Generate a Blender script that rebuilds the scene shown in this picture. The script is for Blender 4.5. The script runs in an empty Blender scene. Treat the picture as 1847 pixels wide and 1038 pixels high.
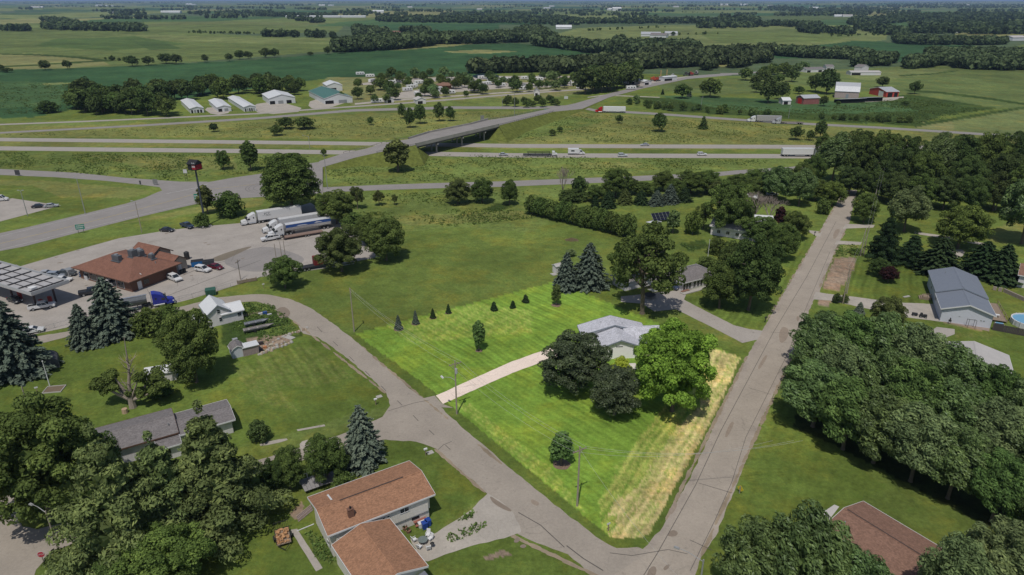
import bpy, math, random
import numpy as np
from mathutils import Vector, Matrix

random.seed(7)
rng = np.random.default_rng(11)
SC = bpy.context.scene
COL = SC.collection
R = math.radians

# ------------------------------------------------------------------ camera, sky, sun, exposure
FOC, CAMH = 1232.0, 72.0
PITCH = math.atan(520.0 / FOC)
cam_d = bpy.data.cameras.new('camera')
cam_d.sensor_width = 36.0
cam_d.lens = 36.0 * FOC / 1847.0
cam_d.clip_start = 0.5
cam_d.clip_end = 120000.0
cam = bpy.data.objects.new('camera', cam_d)
COL.objects.link(cam)
cam.location = (0, 0, CAMH)
cam.rotation_euler = (math.pi / 2 - PITCH, 0, 0)
SC.camera = cam

LIGHT_DIR = Vector((1.0, 4.6, -9.4)).normalized()      # way the sunlight travels
sun_el = math.asin(-LIGHT_DIR.z)
sun_az = math.atan2(-LIGHT_DIR.x, -LIGHT_DIR.y)          # from +Y towards +X
world = bpy.data.worlds.new("World")
SC.world = world
world.use_nodes = True
wn = world.node_tree
bg = wn.nodes['Background']
sky = wn.nodes.new('ShaderNodeTexSky')
sky.sky_type = 'NISHITA'
sky.sun_disc = False
sky.sun_elevation = sun_el
sky.sun_rotation = sun_az
sky.altitude = 300
sky.dust_density = 1.5
wn.links.new(sky.outputs[0], bg.inputs[0])
bg.inputs[1].default_value = 0.105
sd = bpy.data.lights.new('sun', 'SUN')
sd.energy = 4.0
sd.angle = R(0.5)
sd.color = (1.0, 0.955, 0.88)
sun = bpy.data.objects.new('sun', sd)
COL.objects.link(sun)
sun.rotation_euler = LIGHT_DIR.to_track_quat('-Z', 'Y').to_euler()
sun.location = (0, 0, 300)
SC.view_settings.view_transform = 'Standard'
SC.view_settings.look = 'None'
SC.view_settings.exposure = -0.48
SC.view_settings.gamma = 1.0
SC.view_settings.use_curve_mapping = False
SC.render.engine = 'CYCLES'
SC.cycles.max_bounces = 5
SC.cycles.diffuse_bounces = 3
SC.cycles.transmission_bounces = 4
SC.cycles.volume_bounces = 0
SC.cycles.transparent_max_bounces = 8

# ------------------------------------------------------------------ surveying: photo sight lines onto the ground
def ray(px, py):
    cx = (np.asarray(px, float) - 923.5) / FOC
    cy = -(np.asarray(py, float) - 519.0) / FOC
    return cx, math.cos(PITCH) + cy * math.sin(PITCH), -math.sin(PITCH) + cy * math.cos(PITCH)

def hgt(x, y):
    x = np.asarray(x, float); y = np.asarray(y, float)
    d = np.hypot(x, y)
    r = np.clip((d - 850.0) / 700.0, 0, 1); r = r * r * (3 - 2 * r)
    r2 = np.clip((d - 2500.0) / 4000.0, 0, 1)
    h = 3.6 * np.sin(x / 190.0 + 0.8 * np.sin(y / 310.0)) * np.sin(y / 260.0 + 0.5 + x / 900.0)
    h = h + 2.6 * np.sin(x / 95.0 + y / 140.0 + 1.0) * np.cos(y / 170.0 - 0.6)
    h2 = 10.0 * np.sin(x / 700.0 + 1.3 * np.sin(y / 1500.0)) * np.sin(y / 900.0 + x / 2500.0)
    return r * h + r2 * h2

def P(px, py, z=0.0):
    cx, dy, dz = ray(px, py)
    t = (CAMH - z) / -dz
    return float(cx * t), float(dy * t)

def G(px, py):
    """first point where the sight line meets the ground"""
    x, y = P(px, max(py, 3))
    d = math.hypot(x, y)
    if d < 840: return x, y, 0.0
    cx, dy, dz = ray(px, max(py, 3))
    t0 = 820.0 / math.hypot(cx, dy)
    ts = t0 * np.exp(np.linspace(0, math.log(60000.0 / 820.0), 900))
    zz = CAMH + dz * ts - hgt(cx * ts, dy * ts)
    k = int(np.argmax(zz < 0)) if (zz < 0).any() else len(ts) - 1
    if k > 0 and zz[k] < 0:
        a, b = zz[k - 1], zz[k]
        t = ts[k - 1] + (ts[k] - ts[k - 1]) * a / (a - b)
    else: t = ts[k]
    x, y = float(cx * t), float(dy * t)
    return x, y, float(hgt(x, y))

def height_at(px, py, top):
    """height of an upright standing at (px,py) whose tip is seen at row top"""
    x, y, z = G(px, py)
    cx, dy, dz = ray(px, top)
    return CAMH + float(dz) * (y / float(dy)) - z

def mpp(px, py):
    """metres across per photo pixel at that spot"""
    x, y, z = G(px, py)
    return (y * math.cos(PITCH) + (CAMH - z) * math.sin(PITCH)) / FOC

def yaw_px(a, b, z=0.0):
    p, q = P(a[0], a[1], z), P(b[0], b[1], z)
    return math.atan2(q[1] - p[1], q[0] - p[0])

# ------------------------------------------------------------------ materials
ORD = ['first', 'second', 'third', 'fourth', 'fifth', 'sixth', 'seventh', 'eighth', 'ninth', 'tenth', 'eleventh', 'twelfth', 'thirteenth', 'fourteenth', 'fifteenth', 'sixteenth', 'seventeenth', 'eighteenth']
MATS = {}
def nodes_of(m):
    m.use_nodes = True
    return m.node_tree, m.node_tree.nodes, m.node_tree.links

def mat(name, col, rough=0.8, var=0.12, scale=1.5, metal=0.0, spec=0.3, kind=None, k2=1.0, bump=0.0):
    if name in MATS: return MATS[name]
    m = bpy.data.materials.new(name)
    t, n, l = nodes_of(m)
    p = n['Principled BSDF']
    p.inputs['Roughness'].default_value = rough
    p.inputs['Metallic'].default_value = metal
    p.inputs['Specular IOR Level'].default_value = spec
    tc = n.new('ShaderNodeTexCoord')
    nz = n.new('ShaderNodeTexNoise'); nz.inputs['Scale'].default_value = scale; nz.inputs['Detail'].default_value = 5
    nz.inputs['Roughness'].default_value = 0.65
    l.new(tc.outputs['Object'], nz.inputs['Vector'])
    rp = n.new('ShaderNodeValToRGB')
    lo = [c * (1 - var) for c in col]; hi = [min(1, c * (1 + var)) for c in col]
    rp.color_ramp.elements[0].position = 0.3; rp.color_ramp.elements[0].color = (*lo, 1)
    rp.color_ramp.elements[1].position = 0.7; rp.color_ramp.elements[1].color = (*hi, 1)
    l.new(nz.outputs[0], rp.inputs[0])
    out = rp.outputs[0]
    if kind == 'shingle':
        v = n.new('ShaderNodeTexVoronoi'); v.inputs['Scale'].default_value = 4.6 * k2
        mp = n.new('ShaderNodeMapping'); mp.inputs['Scale'].default_value = (1, 1.6, 1)
        l.new(tc.outputs['Object'], mp.inputs[0]); l.new(mp.outputs[0], v.inputs['Vector'])
        sep = n.new('ShaderNodeSeparateColor'); l.new(v.outputs['Color'], sep.inputs[0])
        mr = n.new('ShaderNodeMapRange'); mr.inputs[3].default_value = 0.78; mr.inputs[4].default_value = 1.24
        l.new(sep.outputs[0], mr.inputs[0])
        mx = n.new('ShaderNodeVectorMath'); mx.operation = 'SCALE'
        l.new(out, mx.inputs[0]); l.new(mr.outputs[0], mx.inputs['Scale']); out = mx.outputs[0]
    if kind in ('siding', 'ribs'):
        w = n.new('ShaderNodeTexWave'); w.wave_type = 'BANDS'
        w.bands_direction = 'Z' if kind == 'siding' else 'X'
        w.inputs['Scale'].default_value = (1.6 if kind == 'siding' else 1.0) * k2
        l.new(tc.outputs['Object'], w.inputs['Vector'])
        b = n.new('ShaderNodeBump'); b.inputs['Strength'].default_value = 0.5; b.inputs['Distance'].default_value = 0.05
        l.new(w.outputs[0], b.inputs['Height']); l.new(b.outputs[0], p.inputs['Normal'])
    if bump:
        b = n.new('ShaderNodeBump'); b.inputs['Strength'].default_value = 0.7; b.inputs['Distance'].default_value = bump
        l.new(nz.outputs[0], b.inputs['Height']); l.new(b.outputs[0], p.inputs['Normal'])
    l.new(out, p.inputs['Base Color'])
    MATS[name] = m
    return m

def leafmat(name, col, trans=0.28, hue=0.12, gloss=0.0):
    if name in MATS: return MATS[name]
    m = bpy.data.materials.new(name)
    t, n, l = nodes_of(m)
    for x in list(n): n.remove(x)
    o = n.new('ShaderNodeOutputMaterial')
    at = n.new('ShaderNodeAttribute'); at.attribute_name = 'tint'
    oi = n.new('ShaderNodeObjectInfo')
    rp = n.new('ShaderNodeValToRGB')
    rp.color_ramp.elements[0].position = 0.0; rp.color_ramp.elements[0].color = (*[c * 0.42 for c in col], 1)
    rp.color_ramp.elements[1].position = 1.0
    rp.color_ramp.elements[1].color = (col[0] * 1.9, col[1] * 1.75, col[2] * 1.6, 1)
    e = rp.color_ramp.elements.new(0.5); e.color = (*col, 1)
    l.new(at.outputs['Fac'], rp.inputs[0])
    hs = n.new('ShaderNodeHueSaturation')
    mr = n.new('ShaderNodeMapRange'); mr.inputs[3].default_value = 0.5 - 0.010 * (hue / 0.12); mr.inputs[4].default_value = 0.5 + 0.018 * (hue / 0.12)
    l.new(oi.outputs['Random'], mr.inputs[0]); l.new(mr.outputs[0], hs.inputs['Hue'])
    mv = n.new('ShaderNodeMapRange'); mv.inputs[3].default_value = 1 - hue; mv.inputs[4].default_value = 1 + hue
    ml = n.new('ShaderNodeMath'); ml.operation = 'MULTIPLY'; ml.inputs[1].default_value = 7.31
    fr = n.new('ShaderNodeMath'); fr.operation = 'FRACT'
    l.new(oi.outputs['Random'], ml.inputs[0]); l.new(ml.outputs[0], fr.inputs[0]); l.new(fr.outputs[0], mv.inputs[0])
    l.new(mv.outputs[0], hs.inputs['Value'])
    l.new(rp.outputs[0], hs.inputs['Color'])
    d = n.new('ShaderNodeBsdfDiffuse'); tr = n.new('ShaderNodeBsdfTranslucent')
    l.new(hs.outputs[0], d.inputs[0])
    h2 = n.new('ShaderNodeHueSaturation'); h2.inputs['Hue'].default_value = 0.497; h2.inputs['Value'].default_value = 1.2
    l.new(hs.outputs[0], h2.inputs['Color']); l.new(h2.outputs[0], tr.inputs[0])
    mx = n.new('ShaderNodeMixShader'); mx.inputs[0].default_value = trans
    l.new(d.outputs[0], mx.inputs[1]); l.new(tr.outputs[0], mx.inputs[2])
    out = mx.outputs[0]
    if gloss:
        g = n.new('ShaderNodeBsdfGlossy'); g.inputs['Roughness'].default_value = 0.45; g.inputs[0].default_value = (0.8, 0.85, 0.8, 1)
        m2 = n.new('ShaderNodeMixShader'); m2.inputs[0].default_value = gloss
        l.new(out, m2.inputs[1]); l.new(g.outputs[0], m2.inputs[2]); out = m2.outputs[0]
    l.new(out, o.inputs[0])
    MATS[name] = m
    return m

# ------------------------------------------------------------------ object helpers
def tag(o, label=None, cat=None, group=None, kind=None):
    if label: o['label'] = label
    if cat: o['category'] = cat
    if group: o['group'] = group
    if kind: o['kind'] = kind
    return o

def thing(name, label, cat, loc=(0, 0, 0), yaw=0.0, group=None):
    o = bpy.data.objects.new(name, None); COL.objects.link(o)
    o.location = loc if len(loc) == 3 else (loc[0], loc[1], 0.0)
    o.rotation_euler = (0, 0, yaw)
    o.empty_display_size = 0.5
    return tag(o, label, cat, group)

class MB:
    def __init__(s): s.v = []; s.f = []; s.sm = False
    def quad(s, *p):
        k = len(s.v); s.v += [tuple(q) for q in p]; s.f.append(tuple(range(k, k + len(p)))); return s
    def box(s, x0, x1, y0, y1, z0, z1):
        k = len(s.v)
        s.v += [(x0, y0, z0), (x1, y0, z0), (x1, y1, z0), (x0, y1, z0), (x0, y0, z1), (x1, y0, z1), (x1, y1, z1), (x0, y1, z1)]
        s.f += [tuple(k + i for i in q) for q in ((3, 2, 1, 0), (4, 5, 6, 7), (0, 1, 5, 4), (1, 2, 6, 5), (2, 3, 7, 6), (3, 0, 4, 7))]
        return s
    def taper(s, x0, x1, y0, y1, z0, z1, dx, dy, dx2=None):
        dx2 = dx if dx2 is None else dx2
        k = len(s.v)
        s.v += [(x0, y0, z0), (x1, y0, z0), (x1, y1, z0), (x0, y1, z0), (x0 + dx, y0 + dy, z1), (x1 - dx2, y0 + dy, z1), (x1 - dx2, y1 - dy, z1), (x0 + dx, y1 - dy, z1)]
        s.f += [tuple(k + i for i in q) for q in ((3, 2, 1, 0), (4, 5, 6, 7), (0, 1, 5, 4), (1, 2, 6, 5), (2, 3, 7, 6), (3, 0, 4, 7))]
        return s
    def prism(s, prof, a0, a1, axis='x', shrink=0.0):
        """profile of (u, z) swept along axis from a0 to a1; counter-clockwise seen from +axis end for 'x' (u=y)"""
        n = len(prof); k = len(s.v)
        cu = sum(p[0] for p in prof) / n; cz = sum(p[1] for p in prof) / n
        for a, e in ((a0, 0), (a1, 1)):
            for u, z in prof:
                s.v.append((a, u, z) if axis == 'x' else (u, a, z))
        F0 = tuple(range(k + n - 1, k - 1, -1)); F1 = tuple(range(k + n, k + 2 * n))
        sd = [(k + i, k + (i + 1) % n, k + n + (i + 1) % n, k + n + i) for i in range(n)]
        area = sum(prof[i][0] * prof[(i + 1) % n][1] - prof[(i + 1) % n][0] * prof[i][1] for i in range(n))
        flip = (area < 0) != (axis == 'y')
        fs = [F0, F1] + sd
        if flip: fs = [tuple(reversed(q)) for q in fs]
        s.f += fs
        return s
    def tube(s, p0, p1, r0, r1=None, n=6, caps=True):
        r1 = r0 if r1 is None else r1
        p0 = Vector(p0); p1 = Vector(p1); d = (p1 - p0)
        if d.length < 1e-6: return s
        d.normalize()
        a = d.orthogonal().normalized(); b = d.cross(a)
        k = len(s.v)
        for p, r in ((p0, r0), (p1, r1)):
            for i in range(n):
                t = 2 * math.pi * i / n
                s.v.append(tuple(p + a * (r * math.cos(t)) + b * (r * math.sin(t))))
        for i in range(n): s.f.append((k + i, k + (i + 1) % n, k + n + (i + 1) % n, k + n + i))
        if caps:
            s.f.append(tuple(range(k + n - 1, k - 1, -1))); s.f.append(tuple(range(k + n, k + 2 * n)))
        return s
    def path(s, pts, rs, n=6):
        for i in range(len(pts) - 1): s.tube(pts[i], pts[i + 1], rs[i], rs[i + 1], n)
        return s
    def wheel(s, x, y, z, r, w, n=14):
        return s.tube((x, y - w / 2, z), (x, y + w / 2, z), r, r, n)
    def build(s, name, m=None, parent=None, smooth=False, bevel=0.0, loc=None):
        me = bpy.data.meshes.new(name); me.from_pydata(s.v, [], s.f)
        if m: me.materials.append(m)
        if smooth:
            me.polygons.foreach_set('use_smooth', [True] * len(me.polygons))
        me.update()
        o = bpy.data.objects.new(name, me); COL.objects.link(o)
        if parent: o.parent = parent
        if loc: o.location = loc
        if bevel:
            b = o.modifiers.new('bevel', 'BEVEL'); b.width = bevel; b.segments = 2; b.limit_method = 'ANGLE'
        return o

def copy_tree(o, parent=None):
    c = o.copy(); COL.objects.link(c)
    if parent: c.parent = parent
    for ch in list(o.children): copy_tree(ch, c)
    return c

def npmesh(name, V, Fq, m=None, tint=None, k=4):
    """mesh from arrays: V (n,3), Fq (m,k)"""
    me = bpy.data.meshes.new(name)
    me.vertices.add(len(V)); me.vertices.foreach_set('co', np.asarray(V, np.float32).ravel())
    nf = len(Fq)
    me.loops.add(nf * k); me.loops.foreach_set('vertex_index', np.asarray(Fq, np.int32).ravel())
    me.polygons.add(nf); me.polygons.foreach_set('loop_start', np.arange(0, nf * k, k, dtype=np.int32))
    me.polygons.foreach_set('loop_total', np.full(nf, k, np.int32))
    if tint is not None:
        a = me.attributes.new('tint', 'FLOAT', 'POINT'); a.data.foreach_set('value', np.asarray(tint, np.float32))
    if m: me.materials.append(m)
    me.update(calc_edges=True)
    return me

def linkob(name, me, parent=None, loc=None):
    o = bpy.data.objects.new(name, me); COL.objects.link(o)
    if parent: o.parent = parent
    if loc is not None: o.location = loc
    return o
# ------------------------------------------------------------------ ground: one terrain sheet with painted land cover
C_ROUGH = (.136, .178, .046); C_OLIVE = (.172, .190, .056); C_MOW = (.118, .160, .036); C_LAWN = (.108, .152, .031)
C_LOT = (.175, .285, .042); C_LOTY = (.37, .41, .10); C_STRAW = (.62, .50, .23); C_DIRT = (.27, .205, .15)  # lot turf lightened: the plot's extra brightness is put into its colour
C_SOY = (.038, .088, .034); C_SOYL = (.060, .115, .042); C_CORN = (.112, .150, .048); C_CORNL = (.145, .178, .064)
C_HAY = (.19, .20, .08); C_FAR = (.075, .11, .055); C_DARKG = (.045, .075, .018)
PAINT = [  # (photo outline, colour, roughness of growth, mow A, mow B, mow C)
 ([(-900,2),(2800,2),(2800,260),(-900,260)], C_FAR, .3, 0,0,0),
 ([(-900,130),(2800,130),(2800,2200),(-900,2200)], C_MOW, .5, 0,0,0),
 # far fields
 ([(-400,9),(300,9),(420,14),(200,18),(-400,20)], C_CORNL, .2,0,0,0),
 ([(-400,20),(210,20),(250,27),(60,29),(-400,29)], C_SOYL, .2,0,0,0),
 ([(-400,29),(80,28),(330,28),(600,30),(620,44),(300,40),(-400,46)], C_CORNL, .2,0,0,0),
 ([(-400,46),(90,50),(300,38),(620,46),(610,58),(300,62),(-400,62)], C_CORN, .2,0,0,0),
 ([(-400,62),(120,58),(400,62),(600,68),(640,88),(600,92),(300,116),(120,124),(-400,132)], C_CORN, .3,0,0,0),
 ([(-400,100),(60,97),(180,108),(200,118),(60,126),(-400,130)], C_HAY, .3,0,0,0),
 ([(200,62),(600,70),(600,74),(300,70)], C_CORNL, .2,0,0,0),
 ([(462,32),(560,40),(600,56),(470,58)], C_CORN, .2,0,0,0),
 ([(590,38),(900,44),(900,56),(760,60),(650,52)], C_SOY, .2,0,0,0),
 ([(520,8),(700,10),(640,19),(500,16)], C_SOYL, .2,0,0,0),
 ([(600,20),(840,24),(800,30),(590,30)], C_CORNL, .2,0,0,0),
 ([(930,18),(1240,12),(1400,22),(1300,34),(1050,32),(930,26)], C_CORNL, .2,0,0,0),
 ([(1100,24),(1385,24),(1500,32),(1385,36),(1120,34)], C_CORN, .2,0,0,0),
 ([(1500,34),(1540,31),(1560,40),(1385,42),(1385,34)], C_SOYL, .2,0,0,0),
 ([(960,66),(1040,52),(1280,44),(1540,44),(1600,56),(1600,72),(1400,94),(1260,96),(1120,84)], C_CORNL, .3,0,0,0),
 ([(1260,60),(1420,52),(1560,62),(1500,76),(1300,78)], C_CORN, .3,0,0,0),
 ([(1640,24),(1780,24),(1780,30),(1640,30)], C_CORNL, .2,0,0,0),
 ([(1640,38),(1710,39),(1700,44),(1640,43)], C_HAY, .2,0,0,0),
 ([(1740,54),(2600,54),(2600,66),(1800,68),(1720,64)], C_HAY, .2,0,0,0),
 ([(1385,92),(1540,74),(1700,80),(1770,84),(1700,108),(1620,112),(1560,104),(1400,106)], C_SOY, .25,0,0,0),
 ([(1770,96),(1847,80),(2600,70),(2600,98),(1847,97)], C_CORN, .3,0,0,0),
 # the big soybean field and its grass waterways
 ([(-500,134),(120,124),(300,116),(462,108),(600,96),(780,85),(930,78),(1000,86),(1110,98),(1100,104),(1000,116),(960,124),(860,140),(600,141),(520,150),(330,180),(120,200),(60,212),(-500,226)], C_SOY, .6,0,0,0),
 ([(-200,140),(120,150),(110,190),(-200,205)], C_SOYL, .8,0,0,0),
 ([(780,80),(860,78),(820,84),(720,91),(690,92)], C_HAY, .2,0,0,0),
 ([(800,93),(870,90),(940,93),(880,97),(820,96)], C_HAY, .2,0,0,0),
 ([(80,151),(170,147),(170,149),(80,154)], C_CORNL, .2,0,0,0),
 ([(1280,108),(1320,110),(1310,122),(1270,120)], C_HAY, .3,0,0,0),
 # farm fields right
 ([(1400,128),(1560,124),(1680,118),(1900,128),(2600,138),(2600,200),(1847,196),(1740,196),(1640,172),(1500,160),(1390,150)], C_CORN, .5,0,0,0),
 ([(1500,128),(1720,124),(1680,136),(1560,146)], C_CORNL, .4,0,0,0),
 ([(1150,176),(1360,180),(1440,196),(1640,170),(1800,196),(1700,208),(1650,228),(1400,214),(1200,200)], C_DARKG, .9,0,0,0),
 ([(1180,172),(1360,178),(1600,186),(1660,200),(1500,206),(1300,196)], C_SOYL, .9,0,0,0),
 ([(1660,222),(1750,212),(1847,196),(2600,200),(2600,262),(1760,242),(1650,232)], C_CORNL, .5,0,0,0),
 ([(1660,222),(1720,216),(1720,238),(1650,230)], C_HAY, .5,0,0,0),
 ([(-200,96),(70,98),(150,103),(205,110),(190,112),(140,105.5),(60,100),(-200,98)], C_DARKG, .5,0,0,0),
 ([(-200,118),(20,119),(130,112),(195,109),(195,111),(130,115),(20,121.5),(-200,120)], C_DARKG, .5,0,0,0),
 ([(1630,162),(1700,166),(1780,176),(1847,186),(2300,230),(2300,234),(1847,190),(1780,180),(1700,170),(1640,166)], C_DARKG, .8,0,0,0),
 ([(1640,226),(1700,216),(1780,203),(1850,192),(1856,195),(1790,207),(1710,220),(1650,230)], C_DARKG, .9,0,0,0),
 ([(1620,136),(1680,133),(1730,127),(1730,128.5),(1680,135),(1620,138.5)], C_DARKG, .5,0,0,0),
 ([(200,66),(460,72),(600,78),(600,80),(300,74)], C_CORNL, .3,0,0,0),
 ([(100,70),(240,66),(340,80),(200,92),(60,84)], (.075,.12,.035), .5,0,0,0),
 ([(240,75),(300,78),(330,88),(270,90)], (.06,.10,.03), .5,0,0,0),
 ([(1180,150),(1420,135),(1420,165),(1300,172),(1200,165)], C_CORN, .4,0,0,0),
 # campground turf and gravel
 ([(590,140),(1060,136),(1100,160),(1000,176),(640,190),(560,170)], C_HAY, .8,0,0,0),
 # interchange roughs
 ([(-500,226),(300,214),(462,206),(920,175),(930,196),(690,205),(300,222),(-500,256)], C_ROUGH, .8,0,0,0),
 ([(-500,240),(462,218),(700,203),(960,200),(700,252),(300,248),(-500,250)], C_OLIVE, 1.,0,0,0),
 ([(-500,252),(2500,268),(2500,276),(-500,262)], C_OLIVE, .6,0,0,0),
 ([(-500,273),(620,280),(470,316),(300,320),(-500,306)], C_ROUGH, 1.,0,0,0),
 ([(150,280),(420,284),(430,306),(280,306)], C_OLIVE, 1.,0,0,0),
 ([(890,240),(1040,202),(1400,222),(1847,246),(2500,262),(2500,266),(900,260)], C_OLIVE, 1.,0,0,0),
 ([(900,232),(1000,210),(1100,216),(1000,244),(880,256)], C_ROUGH, 1.,0,0,0),
 ([(590,300),(740,276),(1380,288),(2300,290),(2300,300),(1330,306),(920,326),(590,338)], C_ROUGH, 1.,0,0,0),
 ([(1040,292),(1160,294),(1150,304),(1050,304)], C_OLIVE, 1.,0,0,0),
 ([(-500,316),(100,320),(250,336),(292,342),(250,360),(120,388),(-500,440)], C_MOW, .6,0,0,0),
 ([(-500,318),(80,326),(240,340),(280,346),(230,358),(110,356),(60,336)], C_OLIVE, .7,0,0,0),
 ([(-500,470),(160,416),(350,370),(462,356),(580,350),(640,400),(430,405),(215,432),(25,484),(-500,620)], C_MOW, .5,0,0,0),
 ([(200,408),(420,358),(480,358),(470,372),(360,384)], C_OLIVE, .5,0,0,0),
 ([(600,352),(940,340),(1140,335),(1300,330),(1330,360),(1000,360),(760,378),(640,372)], C_ROUGH, .8,0,0,0),
 ([(630,380),(740,372),(940,370),(1000,392),(960,420),(820,410),(720,420)], C_ROUGH, .8,0,0,0),
 ([(700,392),(850,384),(940,380),(960,392),(850,402),(740,408)], C_OLIVE, .9,0,0,0),
 ([(900,366),(930,372),(900,382),(870,378)], C_DARKG, 1.,0,0,0),
 ([(380,532),(470,505),(700,470),(940,440),(1120,424),(1130,470),(1010,500),(640,596),(560,545),(480,528)], C_MOW, .3,0,0,.25),
 # yards, left side
 ([(-300,640),(68,612),(300,585),(500,566),(545,604),(600,628),(670,685),(700,712),(700,745),(540,782),(440,800),(300,900),(-300,1000)], C_LAWN, .35,0,0,.35),
 ([(460,640),(560,622),(640,680),(560,700),(480,690)], C_OLIVE, .3,0,0,1.),
 ([(410,655),(470,660),(540,742),(470,730)], C_OLIVE, .3,0,0,.6),
 ([(640,745),(700,736),(700,746),(560,800),(470,822),(470,800)], C_ROUGH, .5,0,0,0),
 ([(400,560),(490,553),(505,568),(540,590),(545,606),(440,640),(400,620)], C_DARKG, 1.,0,0,0),
 ([(410,548),(490,548),(500,562),(430,575)], C_ROUGH, 1.,0,0,0),
 ([(470,595),(540,580),(548,600),(500,612)], C_MOW, .8,0,0,0),
 ([(445,612),(520,602),(527,616),(470,634),(452,630)], C_DIRT, 1.,0,0,0),
 ([(560,800),(694,793),(750,797),(787,810),(824,843),(862,875),(880,893),(770,965),(600,900)], C_LAWN, .5,0,0,0),
 ([(800,940),(862,905),(878,896),(862,915),(800,952)], C_OLIVE, .5,0,0,0),
 ([(370,975),(470,930),(560,920),(640,1100),(300,1200)], C_LAWN, .3,0,0,0),
 ([(548,950),(590,980),(610,1020),(570,1010)], C_ROUGH, .5,0,0,0),
 ([(545,905),(550,935),(530,940),(524,925)], C_DIRT, .7,0,0,0),
 ([(772,1013),(850,985),(920,966),(969,982),(1030,1003),(1069,1040),(1120,1200),(760,1200)], C_LAWN, .6,0,0,0),
 ([(870,1005),(910,993),(924,1000),(880,1012)], C_DIRT, 1.,0,0,0),
 # verge strip outside the lot
 ([(641,602),(790,712),(1095,965),(1118,972),(1155,970),(1170,965),(1336,645),(1350,640),(1199,946),(1160,988),(1112,990),(1074,968),(924,850),(637,612)], C_LAWN, .4,0,0,0),
 ([(1005,506),(1080,520),(1200,570),(1344,622),(1350,640),(1336,645)], C_LAWN, .35,.2,0,0),
 # the lot: its extra brightness is painted into the turf colours
 ([(641,602),(1004,508),(1336,645),(1170,965),(1155,970),(1118,972),(1095,965),(790,712)], C_LOT, .45,.9,0,0),
 ([(700,590),(860,548),(960,560),(960,600),(840,610),(740,620)], C_LOTY, .45,.9,0,0),
 ([(1180,775),(1260,690),(1240,790),(1180,880),(1140,900),(1090,915),(1110,840)], C_LOTY, .7,0,1.,0),
 ([(850,730),(1000,850),(1060,930),(1030,910),(900,800),(820,726)], C_LOTY, .45,.9,0,0),
 ([(1150,790),(1262,660),(1282,628),(1336,645),(1292,742),(1170,965),(1118,972),(1085,955),(1080,900),(1120,840)], (.46,.44,.12), .9,0,1.,0),
 ([(1262,700),(1282,628),(1336,645),(1292,742),(1170,965),(1155,970),(1118,972),(1095,965),(1110,948),(1120,905),(1150,880),(1200,800),(1225,765),(1262,735)], C_STRAW, .9,0,1.,0),
 ([(1208,790),(1236,775),(1180,870),(1150,900),(1122,925)], C_LOTY, .9,0,.6,0),
 ([(1110,895),(1122,892),(1118,925),(1095,935)], C_STRAW, .9,0,0,0),
 # north-east yards
 ([(1240,540),(1275,530),(1400,440),(1470,428),(1385,583),(1372,596),(1330,590)], C_LAWN, .3,0,1.,0),
 ([(1110,410),(1300,400),(1400,420),(1350,470),(1230,450),(1120,440)], C_MOW, .5,0,0,.3),
 ([(1225,440),(1270,432),(1280,445),(1245,455)], C_DARKG, 1.,0,0,0),
 ([(1340,640),(1352,610),(1372,596),(1345,618),(1219,560),(1110,530),(1010,500),(1090,510)], C_MOW, .3,.2,0,0),
 ([(1250,575),(1330,600),(1340,625),(1280,605)], C_OLIVE, .4,.3,0,0),
 ([(1525,440),(1548,440),(1545,462),(1505,466)], C_OLIVE, .8,0,0,0),
 ([(1505,465),(1545,465),(1534,500),(1512,524),(1483,520)], C_DIRT, .9,0,0,0),
 ([(1545,466),(1620,480),(1700,480),(1695,548),(1600,546),(1528,532)], C_LAWN, .3,0,1.,0),
 ([(1470,542),(1600,556),(1640,573),(1660,600),(1440,620)], C_LAWN, .4,0,0,0),
 ([(1478,540),(1500,543),(1492,553),(1475,550)], C_DIRT, .6,0,0,0),
 ([(1620,575),(1700,585),(1780,600),(1860,620),(2100,650),(2100,760),(1820,750),(1700,650),(1640,600)], C_LAWN, .4,0,0,0),
 ([(1690,595),(1790,603),(1790,612),(1700,606)], C_OLIVE, .4,0,0,0),
 ([(1702,572),(1786,590),(1784,598),(1700,582)], C_DIRT, .5,0,0,0),
 ([(1440,600),(1420,680),(1400,740),(1330,880),(1290,960),(1262,1010),(1290,1100),(1500,1100),(1500,930),(1600,880),(1430,760)], C_LAWN, .5,0,.4,0),
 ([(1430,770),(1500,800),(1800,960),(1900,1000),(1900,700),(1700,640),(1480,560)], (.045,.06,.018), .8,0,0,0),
 ([(1830,395),(2100,400),(2100,470),(1780,435),(1790,418)], C_OLIVE, .4,0,0,0),
]

def pip(x, y, poly):
    ins = np.zeros(x.shape, bool); n = len(poly)
    for i in range(n):
        x0, y0 = poly[i]; x1, y1 = poly[(i + 1) % n]
        if y0 == y1: continue
        c = ((y0 > y) != (y1 > y)) & (x < (x1 - x0) * (y - y0) / (y1 - y0) + x0)
        ins ^= c
    return ins

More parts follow.
